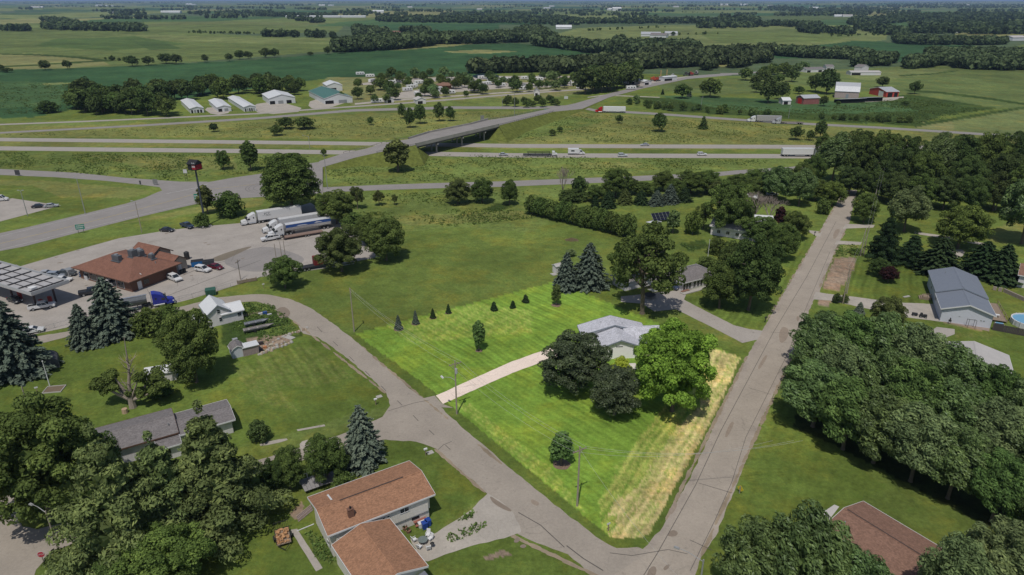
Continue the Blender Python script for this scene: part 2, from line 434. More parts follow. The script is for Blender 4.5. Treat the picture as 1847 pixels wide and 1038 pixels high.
def ground_mat():
    m = bpy.data.materials.new('land'); t, n, l = nodes_of(m)
    p = n['Principled BSDF']; p.inputs['Roughness'].default_value = 0.95; p.inputs['Specular IOR Level'].default_value = 0.1
    col = n.new('ShaderNodeAttribute'); col.attribute_name = 'cover'
    mow = n.new('ShaderNodeAttribute'); mow.attribute_name = 'mow'
    geo = n.new('ShaderNodeNewGeometry')
    def noise(sc, det, rough=.6, vec=None):
        z = n.new('ShaderNodeTexNoise'); z.inputs['Scale'].default_value = sc; z.inputs['Detail'].default_value = det; z.inputs['Roughness'].default_value = rough
        l.new(vec if vec is not None else geo.outputs['Position'], z.inputs['Vector']); return z.outputs[0]
    def mp(v, a, b, c, d):
        r = n.new('ShaderNodeMapRange'); r.inputs[1].default_value = a; r.inputs[2].default_value = b; r.inputs[3].default_value = c; r.inputs[4].default_value = d
        l.new(v, r.inputs[0]); return r.outputs[0]
    def ma(op, a, b, c=None):
        r = n.new('ShaderNodeMath'); r.operation = op
        for i, q in enumerate((a, b, c)):
            if q is None: continue
            if isinstance(q, (int, float)): r.inputs[i].default_value = q
            else: l.new(q, r.inputs[i])
        return r.outputs[0]
    sm = n.new('ShaderNodeSeparateColor'); l.new(mow.outputs['Color'], sm.inputs[0])
    rough = mow.outputs['Alpha']
    n1 = mp(noise(.022, 6, .65), .3, .7, .80, 1.22)
    n2 = mp(noise(.22, 6, .7), .32, .68, .82, 1.2)
    n3 = mp(noise(1.5, 5, .72), .3, .7, .78, 1.24)
    v = ma('MULTIPLY', ma('MULTIPLY', n1, n2), n3)
    n0 = mp(noise(.0045, 6, .7), .32, .68, .74, 1.26); nf = mp(noise(.03, 5, .7), .35, .65, .86, 1.15)
    v = ma('MULTIPLY', v, ma('MULTIPLY', n0, nf))
    # patches of rank growth where the cover is rough
    rg = mp(noise(.55, 5, .75), .42, .68, 1.15, .62)
    rg2 = ma('ADD', ma('MULTIPLY', ma('SUBTRACT', rg, 1.0), rough), 1.0)
    v = ma('MULTIPLY', v, rg2)
    # mowing passes
    sx = n.new('ShaderNodeSeparateXYZ'); l.new(geo.outputs['Position'], sx.inputs[0])
    wob = ma('MULTIPLY', ma('SUBTRACT', noise(.06, 2), .5), 3.0)
    for k, (ang, per, amp) in enumerate(((-49, 1.25, .22), (60, 1.6, .22), (122, 1.45, .22))):
        a = R(ang); nx, ny = -math.sin(a), math.cos(a)
        u = ma('ADD', ma('ADD', ma('MULTIPLY', sx.outputs[0], nx), ma('MULTIPLY', sx.outputs[1], ny)), wob)
        s = ma('SINE', ma('MULTIPLY', u, 2 * math.pi / per), 0)
        s2 = ma('SINE', ma('MULTIPLY', u, 2 * math.pi / (per * 2.37)), 0)
        s = ma('MULTIPLY', ma('ADD', s, s2), .6)
        ch = sm.outputs[k]
        patch = mp(noise(.05 + .02 * k, 2), .35, .65, .3, 1.0)
        s = ma('MULTIPLY', ma('MULTIPLY', s, amp), ma('MULTIPLY', ch, patch))
        v = ma('MULTIPLY', v, ma('ADD', s, 1.0))
    sc = n.new('ShaderNodeVectorMath'); sc.operation = 'SCALE'
    l.new(col.outputs['Color'], sc.inputs[0]); l.new(v, sc.inputs['Scale'])
    # drier, yellower grass in irregular patches
    dry = n.new('ShaderNodeMix'); dry.data_type = 'RGBA'; dry.blend_type = 'MULTIPLY'
    dm = mp(noise(.075, 7, .75), .48, .68, 0, .85)
    l.new(dm, dry.inputs['Factor']); l.new(sc.outputs[0], dry.inputs[6]); dry.inputs[7].default_value = (1.55, 1.16, .95, 1)
    gr = n.new('ShaderNodeMix'); gr.data_type = 'RGBA'; gr.blend_type = 'MULTIPLY'
    gm = mp(noise(.4, 6, .8), .5, .72, 0, .7)
    l.new(gm, gr.inputs['Factor']); l.new(dry.outputs[2], gr.inputs[6]); gr.inputs[7].default_value = (.72, .88, .8, 1)
    l.new(gr.outputs[2], p.inputs['Base Color'])
    b = n.new('ShaderNodeBump'); b.inputs['Strength'].default_value = .6; b.inputs['Distance'].default_value = .25
    l.new(noise(1.1, 5, .8), b.inputs['Height']); l.new(b.outputs[0], p.inputs['Normal'])
    return m

def build_ground():
    # rings: fine steps as seen from the drone, so near and far land both keep smooth outlines
    rows = np.concatenate([np.linspace(2.2, 40, 70), np.arange(41, 160, 1.0), np.arange(160, 420, 2.0), np.arange(420, 1500, 3.5)])
    dep = PITCH - np.arctan((519 - rows) / FOC)
    dist = np.sort(CAMH / np.tan(np.clip(dep, .0012, 1.5)))
    dist = np.concatenate([[0.5, 8, 16, 22], dist[(dist > 25) & (dist < 40000)], [41000.]])
    a_f = np.arange(-47, 47.01, .14)
    a_b = np.arange(50, 310.1, 6.0)
    az = np.radians(np.concatenate([a_f, a_b]))
    na, nd = len(az), len(dist)
    A, D = np.meshgrid(az, dist)
    X = D * np.sin(A); Y = D * np.cos(A); Z = hgt(X, Y)
    V = np.stack([X, Y, Z], -1).reshape(-1, 3)
    i = np.arange(nd - 1)[:, None]; j = np.arange(na)[None, :]; j2 = (j + 1) % na
    Fq = np.stack([i * na + j, i * na + j2, (i + 1) * na + j2, (i + 1) * na + j], -1).reshape(-1, 4)[:, ::-1]
    me = npmesh('ground', V, Fq)
    cov = np.tile(np.array([*C_FAR, 1.0], np.float32), (len(V), 1)); mw = np.zeros((len(V), 4), np.float32); mw[:, 3] = .4
    xs, ys = V[:, 0], V[:, 1]
    # wobble outlines a little so that edges are not ruled
    wx = .10 * np.sin(ys * 1.9 + xs * .3) + .08 * np.sin(ys * 4.3 + 1); wy = .10 * np.sin(xs * 1.8 - ys * .4) + .08 * np.sin(xs * 4.1)
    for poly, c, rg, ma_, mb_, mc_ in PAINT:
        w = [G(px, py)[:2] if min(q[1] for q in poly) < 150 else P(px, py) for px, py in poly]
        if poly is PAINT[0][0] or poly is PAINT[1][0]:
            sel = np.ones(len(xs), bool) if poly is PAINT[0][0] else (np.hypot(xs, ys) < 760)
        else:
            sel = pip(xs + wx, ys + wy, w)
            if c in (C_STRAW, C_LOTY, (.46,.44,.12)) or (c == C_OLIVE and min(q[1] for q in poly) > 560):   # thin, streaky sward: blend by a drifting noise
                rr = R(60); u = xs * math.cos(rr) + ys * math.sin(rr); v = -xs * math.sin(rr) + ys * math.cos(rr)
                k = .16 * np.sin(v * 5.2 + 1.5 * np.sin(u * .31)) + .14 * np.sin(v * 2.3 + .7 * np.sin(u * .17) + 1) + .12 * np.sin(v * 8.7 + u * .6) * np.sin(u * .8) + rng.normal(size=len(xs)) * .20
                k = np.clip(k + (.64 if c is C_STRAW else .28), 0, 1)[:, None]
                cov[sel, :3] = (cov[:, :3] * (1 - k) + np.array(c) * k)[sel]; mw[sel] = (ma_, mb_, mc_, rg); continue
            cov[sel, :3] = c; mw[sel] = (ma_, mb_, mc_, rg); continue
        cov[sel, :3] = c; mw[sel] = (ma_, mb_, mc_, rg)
    # patchwork of far farmland beyond the named fields
    d = np.hypot(xs, ys)
    far = d > 2300
    q = (np.floor(xs[far] / 520 + .35 * np.sin(ys[far] / 900)).astype(int) * 7349 + np.floor(ys[far] / 760 + .3 * np.sin(xs[far] / 700)).astype(int) * 9151) % 997
    pal = np.array([C_CORN, C_CORNL, C_SOYL, C_SOY, C_FAR, (.10, .14, .05), C_HAY, C_SOYL, C_CORN])
    cov[far, :3] = pal[q % len(pal)] * (.85 + .3 * ((q % 13) / 13.0))[:, None]
    for nm, arr in (('cover', cov), ('mow', mw)):
        a = me.attributes.new(nm, 'FLOAT_COLOR', 'POINT'); a.data.foreach_set('color', arr.ravel())
    me.materials.append(ground_mat())
    me.polygons.foreach_set('use_smooth', np.ones(len(me.polygons), bool))
    o = linkob('ground', me)
    tag(o, kind='structure')
build_ground()

# ------------------------------------------------------------------ paving
def road_mat(name, col, seam=None, patch=.12, stain=.25):
    m = bpy.data.materials.new(name); t, n, l = nodes_of(m)
    p = n['Principled BSDF']; p.inputs['Roughness'].default_value = .9; p.inputs['Specular IOR Level'].default_value = .2
    geo = n.new('ShaderNodeNewGeometry')
    def noise(sc, det, ro=.6):
        z = n.new('ShaderNodeTexNoise'); z.inputs['Scale'].default_value = sc; z.inputs['Detail'].default_value = det; z.inputs['Roughness'].default_value = ro
        l.new(geo.outputs['Position'], z.inputs['Vector']); return z
    def ramp(src, stops):
        r = n.new('ShaderNodeValToRGB'); e = r.color_ramp.elements
        e[0].position, e[0].color = stops[0][0], (*[stops[0][1]] * 3, 1); e[1].position, e[1].color = stops[-1][0], (*[stops[-1][1]] * 3, 1)
        for ps, c in stops[1:-1]:
            k = e.new(ps); k.color = (c, c, c, 1)
        l.new(src, r.inputs[0]); return r.outputs[0]
    def mul(a, b):
        x = n.new('ShaderNodeMix'); x.data_type = 'RGBA'; x.blend_type = 'MULTIPLY'; x.inputs['Factor'].default_value = 1
        l.new(a, x.inputs[6]); l.new(b, x.inputs[7]); return x.outputs[2]
    rgb = n.new('ShaderNodeRGB'); rgb.outputs[0].default_value = (*col, 1)
    c = mul(rgb.outputs[0], ramp(noise(.18, 6).outputs[0], ((.3, 1 - patch), (.7, 1 + patch * .5))))
    c = mul(c, ramp(noise(2.2, 6, .75).outputs[0], ((.3, .86), (.7, 1.08))))
    c = mul(c, ramp(noise(.7, 4, .7).outputs[0], ((.60, 1.0), (.74, 1 - stain))))
    # cracks: edges of big warped cells, only in places
    vo = n.new('ShaderNodeTexVoronoi'); vo.feature = 'DISTANCE_TO_EDGE'; vo.inputs['Scale'].default_value = .22
    wv = n.new('ShaderNodeVectorMath'); wv.operation = 'MULTIPLY_ADD'; nz = noise(.5, 4); l.new(nz.outputs[1], wv.inputs[0]); wv.inputs[1].default_value = (2.2, 2.2, 0); l.new(geo.outputs['Position'], wv.inputs[2])
    l.new(wv.outputs[0], vo.inputs['Vector'])
    ck = n.new('ShaderNodeMix'); ck.data_type = 'RGBA'; l.new(ramp(noise(.06, 3).outputs[0], ((.46, 0), (.60, .8))), ck.inputs['Factor']); ck.inputs[6].default_value = (1, 1, 1, 1); l.new(ramp(vo.outputs['Distance'], ((.0, .72), (.006, .86), (.013, 1.0))), ck.inputs[7])
    c = mul(c, ck.outputs[2])
    l.new(c, p.inputs['Base Color'])
    b = n.new('ShaderNodeBump'); b.inputs['Strength'].default_value = .3; b.inputs['Distance'].default_value = .05
    l.new(noise(4, 4).outputs[0], b.inputs['Height']); l.new(b.outputs[0], p.inputs['Normal'])
    return m
M_ROAD = road_mat('worn chip seal', (.36, .312, .258))
M_STREET = road_mat('worn street asphalt', (.335, .293, .245))
M_HWY = road_mat('pale highway concrete', (.35, .32, .285), patch=.08, stain=.1)
M_US = road_mat('grey highway asphalt', (.27, .25, .235), patch=.1, stain=.12)
M_CONC = road_mat('lot concrete', (.37, .335, .30), patch=.15, stain=.22)
M_GRAVEL = road_mat('gravel', (.41, .37, .32), patch=.2, stain=.25)
M_DRIVE = road_mat('pale lot drive', (.82, .68, .58), patch=.06, stain=.05)  # lot drive lightened in colour to share the plot's painted brightness
M_PATCH = road_mat('tar patch', (.235, .19, .15))
M_DRIVE2 = road_mat('concrete drive', (.37, .335, .30), patch=.1)
M_SHOULD = road_mat('gravel shoulder', (.36, .31, .26), patch=.25, stain=.3)

def smooth_closed(pts, it=1):
    for _ in range(it):
        q = []
        for i in range(len(pts)):
            a, b = pts[i], pts[(i + 1) % len(pts)]
            q += [(a[0] * .75 + b[0] * .25, a[1] * .75 + b[1] * .25), (a[0] * .25 + b[0] * .75, a[1] * .25 + b[1] * .75)]
        pts = q
    return pts

def sheet(name, px_pts, m, z, it=0, ragged=0.0, w=None):
    pts = w if w else [P(x, y, z) for x, y in px_pts]
    if it: pts = smooth_closed(pts, it)
    if ragged:
        q = []
        for i in range(len(pts)):
            a, b = pts[i], pts[(i + 1) % len(pts)]
            L = math.hypot(b[0] - a[0], b[1] - a[1]); k = max(1, int(L / 1.1)); k = min(k, 160)
            nx, ny = (b[1] - a[1]) / (L + 1e-9), -(b[0] - a[0]) / (L + 1e-9)
            for j in range(k):
                t = j / k; o = ragged * random.uniform(-1, 1) if j else 0
                q.append((a[0] + (b[0] - a[0]) * t + nx * o, a[1] + (b[1] - a[1]) * t + ny * o))
        pts = q
    area = sum(pts[i][0] * pts[(i + 1) % len(pts)][1] - pts[(i + 1) % len(pts)][0] * pts[i][1] for i in range(len(pts)))
    if area < 0: pts = pts[::-1]
    mb = MB(); mb.v = [(x, y, z) for x, y in pts]; mb.f = [tuple(range(len(pts)))]
    o = mb.build(name, m); tag(o, kind='structure'); return o

# county road running away to the upper right
sheet('road_shoulder', [(1196,950),(1246,862),(1292,758),(1347,644),(1383,582),(1442,481),(1503,375),(1524,343),(1546,343),(1532,402),(1512,440),(1487,500),(1479,527),(1469,540),(1447,590),(1437,625),(1390,724),(1364,778),(1339,848),(1314,908),(1291,968),(1266,1003),(1246,1060),(1190,1120),(1040,1120),(1085,1040),(1160,990)], M_SHOULD, .02, ragged=.14)
sheet('road', [(1207,950),(1257,862),(1302,760),(1357,646),(1391,586),(1447,484),(1507,377),(1527,347),(1543,347),(1526,402),(1506,440),(1481,500),(1471,527),(1461,541),(1440,590),(1427,625),(1380,724),(1353,778),(1328,848),(1303,908),(1278,968),(1252,1006),(1235,1060),(1180,1130),(1060,1130),(1100,1042),(1172,996)], M_ROAD, .035, ragged=.1)
# the street curving up to the left
sheet('street', [(1095,1042),(1069,1038),(1024,1000),(969,980),(924,958),(898,918),(880,892),(862,875),(824,843),(787,810),(750,797),(694,793),(665,797),(640,802),(600,815),(540,832),(460,855),(400,880),(385,868),(460,832),(540,808),(610,786),(655,768),(690,752),(704,732),(697,710),(675,688),(637,655),(602,628),(572,608),(547,602),(532,580),(503,566),(485,551),(462,544),(420,546),(380,553),(320,565),(243,580),(130,606),(72,620),(-200,690),(-200,660),(68,607),(128,597),(240,570),(333,552),(391,537),(430,533),(462,531),(487,532),(524,540),(562,557),(602,585),(637,612),(688,655),(737,700),(763,718),(793,733),(828,766),(924,848),(1019,925),(1074,968),(1112,989),(1150,987),(1180,1000)], M_STREET, .028, ragged=.14)
sheet('street', [(-200,900),(0,878),(14,882),(32,908),(34,936),(40,950),(67,955),(120,943),(160,930),(210,950),(150,975),(108,990),(83,1008),(65,1028),(58,1060),(0,1160),(-300,1160)], M_STREET, .028, ragged=.1)
for q in ([(1203,966),(1212,955),(1224,960),(1220,968),(1208,968)], [(1165,1040),(1173,1022),(1184,1022),(1184,1036),(1175,1044)], [(1195,1026),(1205,1017),(1209,1022),(1200,1030)],
          [(925,978),(932,968),(939,972),(934,980)], [(936,986),(944,981),(951,985),(944,990)], [(499,556),(515,553),(526,565),(515,576),(500,572)], [(882,893),(900,905),(925,921),(918,924),(888,908)]):
    sheet('tar_patch', q, M_PATCH, .048, it=2)
# seams in the road, poured tar lines
M_TAR = mat('tar line', (.10, .09, .08), .8)
EDGE_PATCHES = []
def seam(pts, w=.07):
    q = [P(*p) for p in pts]; L = []; Rr = []
    for i, p in enumerate(q):
        a = q[max(i - 1, 0)]; b = q[min(i + 1, len(q) - 1)]
        d = math.hypot(b[0] - a[0], b[1] - a[1]); n = (-(b[1] - a[1]) / d * w, (b[0] - a[0]) / d * w)
        L.append((p[0] + n[0], p[1] + n[1])); Rr.append((p[0] - n[0], p[1] - n[1]))
    sheet('tar_seam', None, M_TAR, .052, w=L + Rr[::-1])
seam([(1160,1040),(1185,1000),(1255,875),(1300,778),(1395,600),(1455,500),(1508,400)], .05)
seam([(1245,1030),(1290,938),(1320,870),(1345,790),(1420,640),(1452,560),(1497,455)], .04)
seam([(1018,988),(975,948),(935,925)], .07); seam([(1022,985),(1052,1008),(1088,1030)], .08); seam([(1260,872),(1320,890)], .05); seam([(1100,998),(1140,1003),(1205,992),(1240,1000)], .05)
seam([(790,812),(800,803),(815,797)], .05); seam([(1245,975),(1284,993)], .05); seam([(700,742),(745,728),(775,722)], .05); seam([(1390,600),(1450,603)], .04); seam([(1350,700),(1390,712)], .04)
for k in range(9):
    t = k / 9; a = (572 + 260 * t, 590 + 240 * t); seam([a, (a[0] + 9, a[1] + 8 + 2 * random.random())], .06)
M_RUST = road_mat('rusty stain', (.29, .235, .185))
for q in ([(1411,588),(1424,594),(1420,612),(1408,622),(1404,604)], [(1436,570),(1444,572),(1438,583)], [(1505,415),(1517,412),(1509,430),(1502,432)], [(1380,640),(1386,642),(1370,668),(1366,664)], [(960,900),(975,908),(968,914),(956,906)], [(1215,905),(1224,908),(1212,930),(1205,926)], [(1318,760),(1326,762),(1312,790),(1306,788)]):
    sheet('road_stain', q, M_RUST, .046, it=2, ragged=.15)
# crumbled edges: earth and gravel spilling over the grass beside the carriageway
M_EDGE = road_mat('spilled gravel', (.30, .24, .17), patch=.3, stain=.3)
for (xa, ya), (xb, yb), n_ in (((1345,648),(1200,940),60), ((1383,578),(1520,350),40), ((1437,625),(1266,1000),60), ((1530,404),(1478,520),24), ((640,616),(920,850),44), ((925,968),(1070,1036),22), ((530,580),(690,705),30), ((790,815),(870,885),20)):
    for k in range(n_):
        f = (k + random.random()) / n_; x, y = P(xa + (xb - xa) * f, ya + (yb - ya) * f); r0 = random.uniform(.25, .8); a0 = math.atan2(*reversed([q - p for p, q in zip(P(xa, ya), P(xb, yb))]))
        w_ = []
        for j in range(9):
            a_ = j * .698; u_, v_ = r0 * 2.2 * math.cos(a_) * random.uniform(.6, 1.2), r0 * .55 * math.sin(a_) * random.uniform(.6, 1.2) + random.uniform(-.05, .05); w_.append((x + u_ * math.cos(a0) - v_ * math.sin(a0), y + u_ * math.sin(a0) + v_ * math.cos(a0)))
        EDGE_PATCHES.append(w_)
mb = MB()
for i_, w_ in enumerate(EDGE_PATCHES): mb.quad(*[(x, y, .0215 + .0008 * (i_ % 15)) for x, y in w_])
tag(mb.build('edge_gravel', M_EDGE), 'patches of gravel and bare earth along the broken road edges', 'gravel', kind='stuff')
# interstate, ramps, frontage roads
def strip(name, ctr, wpx, m, z=.03):
    up = [(x, y - w / 2) for (x, y), w in zip(ctr, wpx)]; dn = [(x, y + w / 2) for (x, y), w in zip(ctr, wpx)]
    return sheet(name, up + dn[::-1], m, z)
strip('highway', [(-600,246.5),(0,252),(462,257),(700,260),(924,263.5),(1386,265),(1847,267),(2600,271)], [6.3,6.3,6.3,6.5,6.8,6.8,6.8,6.8], M_HWY)
strip('highway', [(-600,262),(0,268),(462,273),(700,276.5),(924,280.5),(1386,282),(1847,284),(2600,288)], [7.4,7.4,7.4,7.5,7.7,7.7,7.7,7.7], M_HWY)
strip('frontage_road', [(-500,238),(0,225),(150,219.5),(300,213),(461,205.5),(587,196),(712,187.5),(812,180),(900,172.5),(1000,165),(1060,161)], [2.4]*11, M_HWY)
strip('exit_ramp', [(-500,258),(0,240),(250,227),(462,214),(637,199.5),(812,194.5),(960,194.8),(1040,192)], [2.8,3,3.4,3.8,4.2,4.6,4.6,4.6], M_US)
strip('entry_ramp', [(1036,192),(1074,199.5),(1174,205),(1385,220),(1585,230.5),(1767,242),(1900,250),(2600,285)], [4,4,3.8,3.8,3.8,4,4,4], M_US, .034)
strip('frontage_road', [(578,343),(700,338),(812,334.5),(902,332.5),(1137,323),(1274,316.5),(1329,311),(1420,305),(1500,296)], [9,9.5,9.5,10,9.5,8,7,6,6], M_US, .034)
sheet('highway', [(-400,520),(0,456),(160,415),(250,392),(350,369),(390,361),(462,356),(545,352),(585,348),(585,337),(560,320),(582,301),(582,296),(574,291),(500,309),(462,315),(425,320),(375,329),(325,336),(293,343),(250,362),(155,385),(0,422),(-400,500)], M_US, .038, it=1)
sheet('frontage_road', [(-300,306),(0,305),(140,312),(225,321),(325,328),(375,328),(330,345),(291,350),(293,345),(288,338),(250,333),(190,326.5),(100,320),(0,316),(-300,314)], M_US, .031)
strip('county_road', [(1299,134),(1330,133.5),(1400,128),(1470,126)], [3.2,3,2,1.6], M_US, .03)
strip('gravel_road', [(1060,176),(1090,172),(1190,176)], [1.2,1.6,1.2], M_GRAVEL, .026)
strip('gravel_road', [(640,188),(700,182),(800,175),(900,168),(1000,162)], [3,3,2.5,2,2], M_GRAVEL, .02)
# yellow and white paint on the US route
M_YEL = mat('faded yellow paint', (.45, .34, .08), .7); M_WHT = mat('faded white paint', (.50, .50, .48), .7)
def paint(pts, w, m, z=.05):
    q = [P(*p) for p in pts]; L = []; Rr = []
    for i, p in enumerate(q):
        a = q[max(i - 1, 0)]; b = q[min(i + 1, len(q) - 1)]
        d = math.hypot(b[0] - a[0], b[1] - a[1]); n = (-(b[1] - a[1]) / d * w, (b[0] - a[0]) / d * w)
        L.append((p[0] + n[0], p[1] + n[1])); Rr.append((p[0] - n[0], p[1] - n[1]))
    sheet('road_marking', None, m, z, w=L + Rr[::-1])
paint([(-200,470),(0,440),(160,401),(300,365),(380,342),(460,333)], .1, M_YEL)
paint([(300,350),(360,338),(375,332)], .12, M_WHT); paint([(0,427),(150,390),(250,367)], .07, M_WHT); paint([(0,451),(160,411),(250,389),(350,366)], .07, M_WHT)
paint([(-200,266.2),(462,271.6),(924,278.4),(1600,281)], .09, M_WHT); paint([(-200,249.5),(462,255.2),(924,261.3),(1600,263)], .09, M_WHT)
M_RUB = mat('rubber marks', (.13, .12, .115), .8)
for r in (6.0, 7.2, 8.0):
    c = P(500, 338); paint_pts = [(c[0] + r * 1.6 * math.cos(t), c[1] + r * 1.3 * math.sin(t)) for t in np.linspace(1.8, 4.6, 18)]
    L = [(x * 1.0, y) for x, y in paint_pts]; Q = [(c[0] + (x - c[0]) * .985, c[1] + (y - c[1]) * .985) for x, y in paint_pts]
    sheet('tyre_mark', None, M_RUB, .051, w=L + Q[::-1])

# truck stop concrete and other drives
sheet('truck_lot', [(-300,600),(25,484),(125,455),(215,430),(295,417),(350,410),(432,403),(560,366),(640,420),(682,464),(547,490),(470,499),(462,503),(390,526),(340,541),(240,566),(68,602),(-300,690)], M_CONC, .03)
sheet('parking_lot', [(-200,375),(0,362),(22,358),(110,371),(0,400),(-200,460)], M_CONC, .03)
sheet('access_lane', [(390,470),(470,442),(520,452),(560,470),(500,488),(440,492)], M_US, .04, it=2)
M_JOINT = mat('slab joint', (.13, .12, .11), .9)
def joint(pts, w=.06):
    paint(pts, w, M_JOINT, .046)
for k in range(7): joint([(225 + 48 * k, 560 - 22 * k), (190 + 60 * k, 505 - 14 * k)], .035)
joint([(330,497),(372,480),(405,472)], .14); joint([(300,535),(400,496),(470,470)], .12); joint([(196,577),(300,548),(420,505)], .04); joint([(150,505),(240,470)], .04); joint([(440,470),(560,430),(620,420)], .04)
joint([(390,423),(300,430),(200,455)], .04); joint([(460,415),(520,400)], .03)
M_STAIN = road_mat('oily concrete', (.20, .17, .13))
sheet('oil_stain', [(376,468),(420,452),(462,442),(430,458),(395,474)], M_STAIN, .043, it=2)
for x, y in ((28,478),(62,487),(101,464),(106,474),(140,452),(370,438),(376,441),(300,421),(345,497),(333,494),(110,474),(155,515),(438,466)):
    sheet('oil_stain', [(x - 3, y + .6), (x + 3, y - .8), (x + 4, y), (x - 2, y + 1.4)], M_PATCH, .047)
sheet('driveway', [(786,714),(865,678),(924,652),(984,631),(1010,622),(1020,640),(984,651),(924,673),(799,729)], M_DRIVE, .03, ragged=.08)
sheet('driveway', [(762,719),(784,714),(798,729),(818,736),(793,735)], M_STREET, .034)
sheet('driveway', [(1168,530),(1190,527),(1225,524),(1238,529),(1234,541),(1274,562),(1324,587),(1352,594),(1376,597),(1366,613),(1339,619),(1299,598),(1219,558),(1180,562),(1158,548),(1120,545),(1120,535)], M_DRIVE2, .03, ragged=.05)
sheet('driveway', [(1471,527),(1500,531),(1535,535),(1572,540),(1623,546),(1691,549),(1702,552),(1702,581),(1630,572),(1560,556),(1500,543),(1466,540)], M_GRAVEL, .031, ragged=.12)
sheet('driveway', [(1525,404),(1578,406),(1575,411),(1540,412),(1520,413)], M_GRAVEL, .031)
sheet('driveway', [(1507,434),(1555,437),(1552,442),(1504,441)], M_GRAVEL, .031)
sheet('driveway', [(1452,415),(1490,419),(1484,428),(1474,427)], M_GRAVEL, .031)
sheet('driveway', [(1715,450),(1742,451),(1735,465),(1718,464)], M_GRAVEL, .031, it=1)
sheet('footpath', [(1650,418),(1720,428),(1790,442),(1790,446),(1720,433),(1650,422)], M_GRAVEL, .031)
sheet('driveway', [(880,890),(900,902),(926,925),(940,960),(924,966),(850,985),(772,1013),(740,1010),(750,990),(740,972),(772,968),(800,952),(850,920)], M_GRAVEL, .03, ragged=.2)
sheet('footpath', [(524,956),(536,954),(582,1025),(570,1031)], M_DRIVE2, .03, ragged=.03)
sheet('footpath', [(1690,590),(1722,594),(1722,603),(1668,624),(1650,618)], M_DRIVE2, .03)
sheet('bare_path', [(468,800),(516,790),(520,795),(470,806)], M_GRAVEL, .034, it=1)
sheet('bare_path', [(540,798),(560,792),(565,806),(542,812)], M_GRAVEL, .034, it=1)
sheet('bare_path', [(535,775),(585,766),(587,769),(537,778)], M_GRAVEL, .034)
sheet('gravel_pad', [(1702,568),(1786,586),(1784,598),(1700,580)], mat('bare earth', (.27, .21, .17), bump=.05), .029)
# farm, campground and storage yard gravel
for q in ([(365,195),(400,193),(420,203),(385,209)], [(450,190),(500,182),(560,200),(470,208)], [(560,180),(600,178),(640,180),(585,198),(555,195)], [(470,150),(510,150),(530,158),(500,156)],
          [(690,170),(850,150),(1060,148),(1050,156),(850,162),(720,182)], [(640,150),(800,138),(1040,137),(1030,141),(820,145),(660,155)], [(1130,150),(1200,142),(1260,136),(1200,146),(1150,158)], [(1500,185),(1600,176),(1640,174),(1600,184)], [(0,0)] * 0):
    if q: sheet('gravel_pad', q, M_GRAVEL, .025, it=1)
M_WATER = mat('pond water', (.045, .075, .10), .08, .05, spec=.6)
sheet('pond', [(850,137),(866,133),(890,134),(905,138),(880,143),(858,142)], M_WATER, .03, it=2)
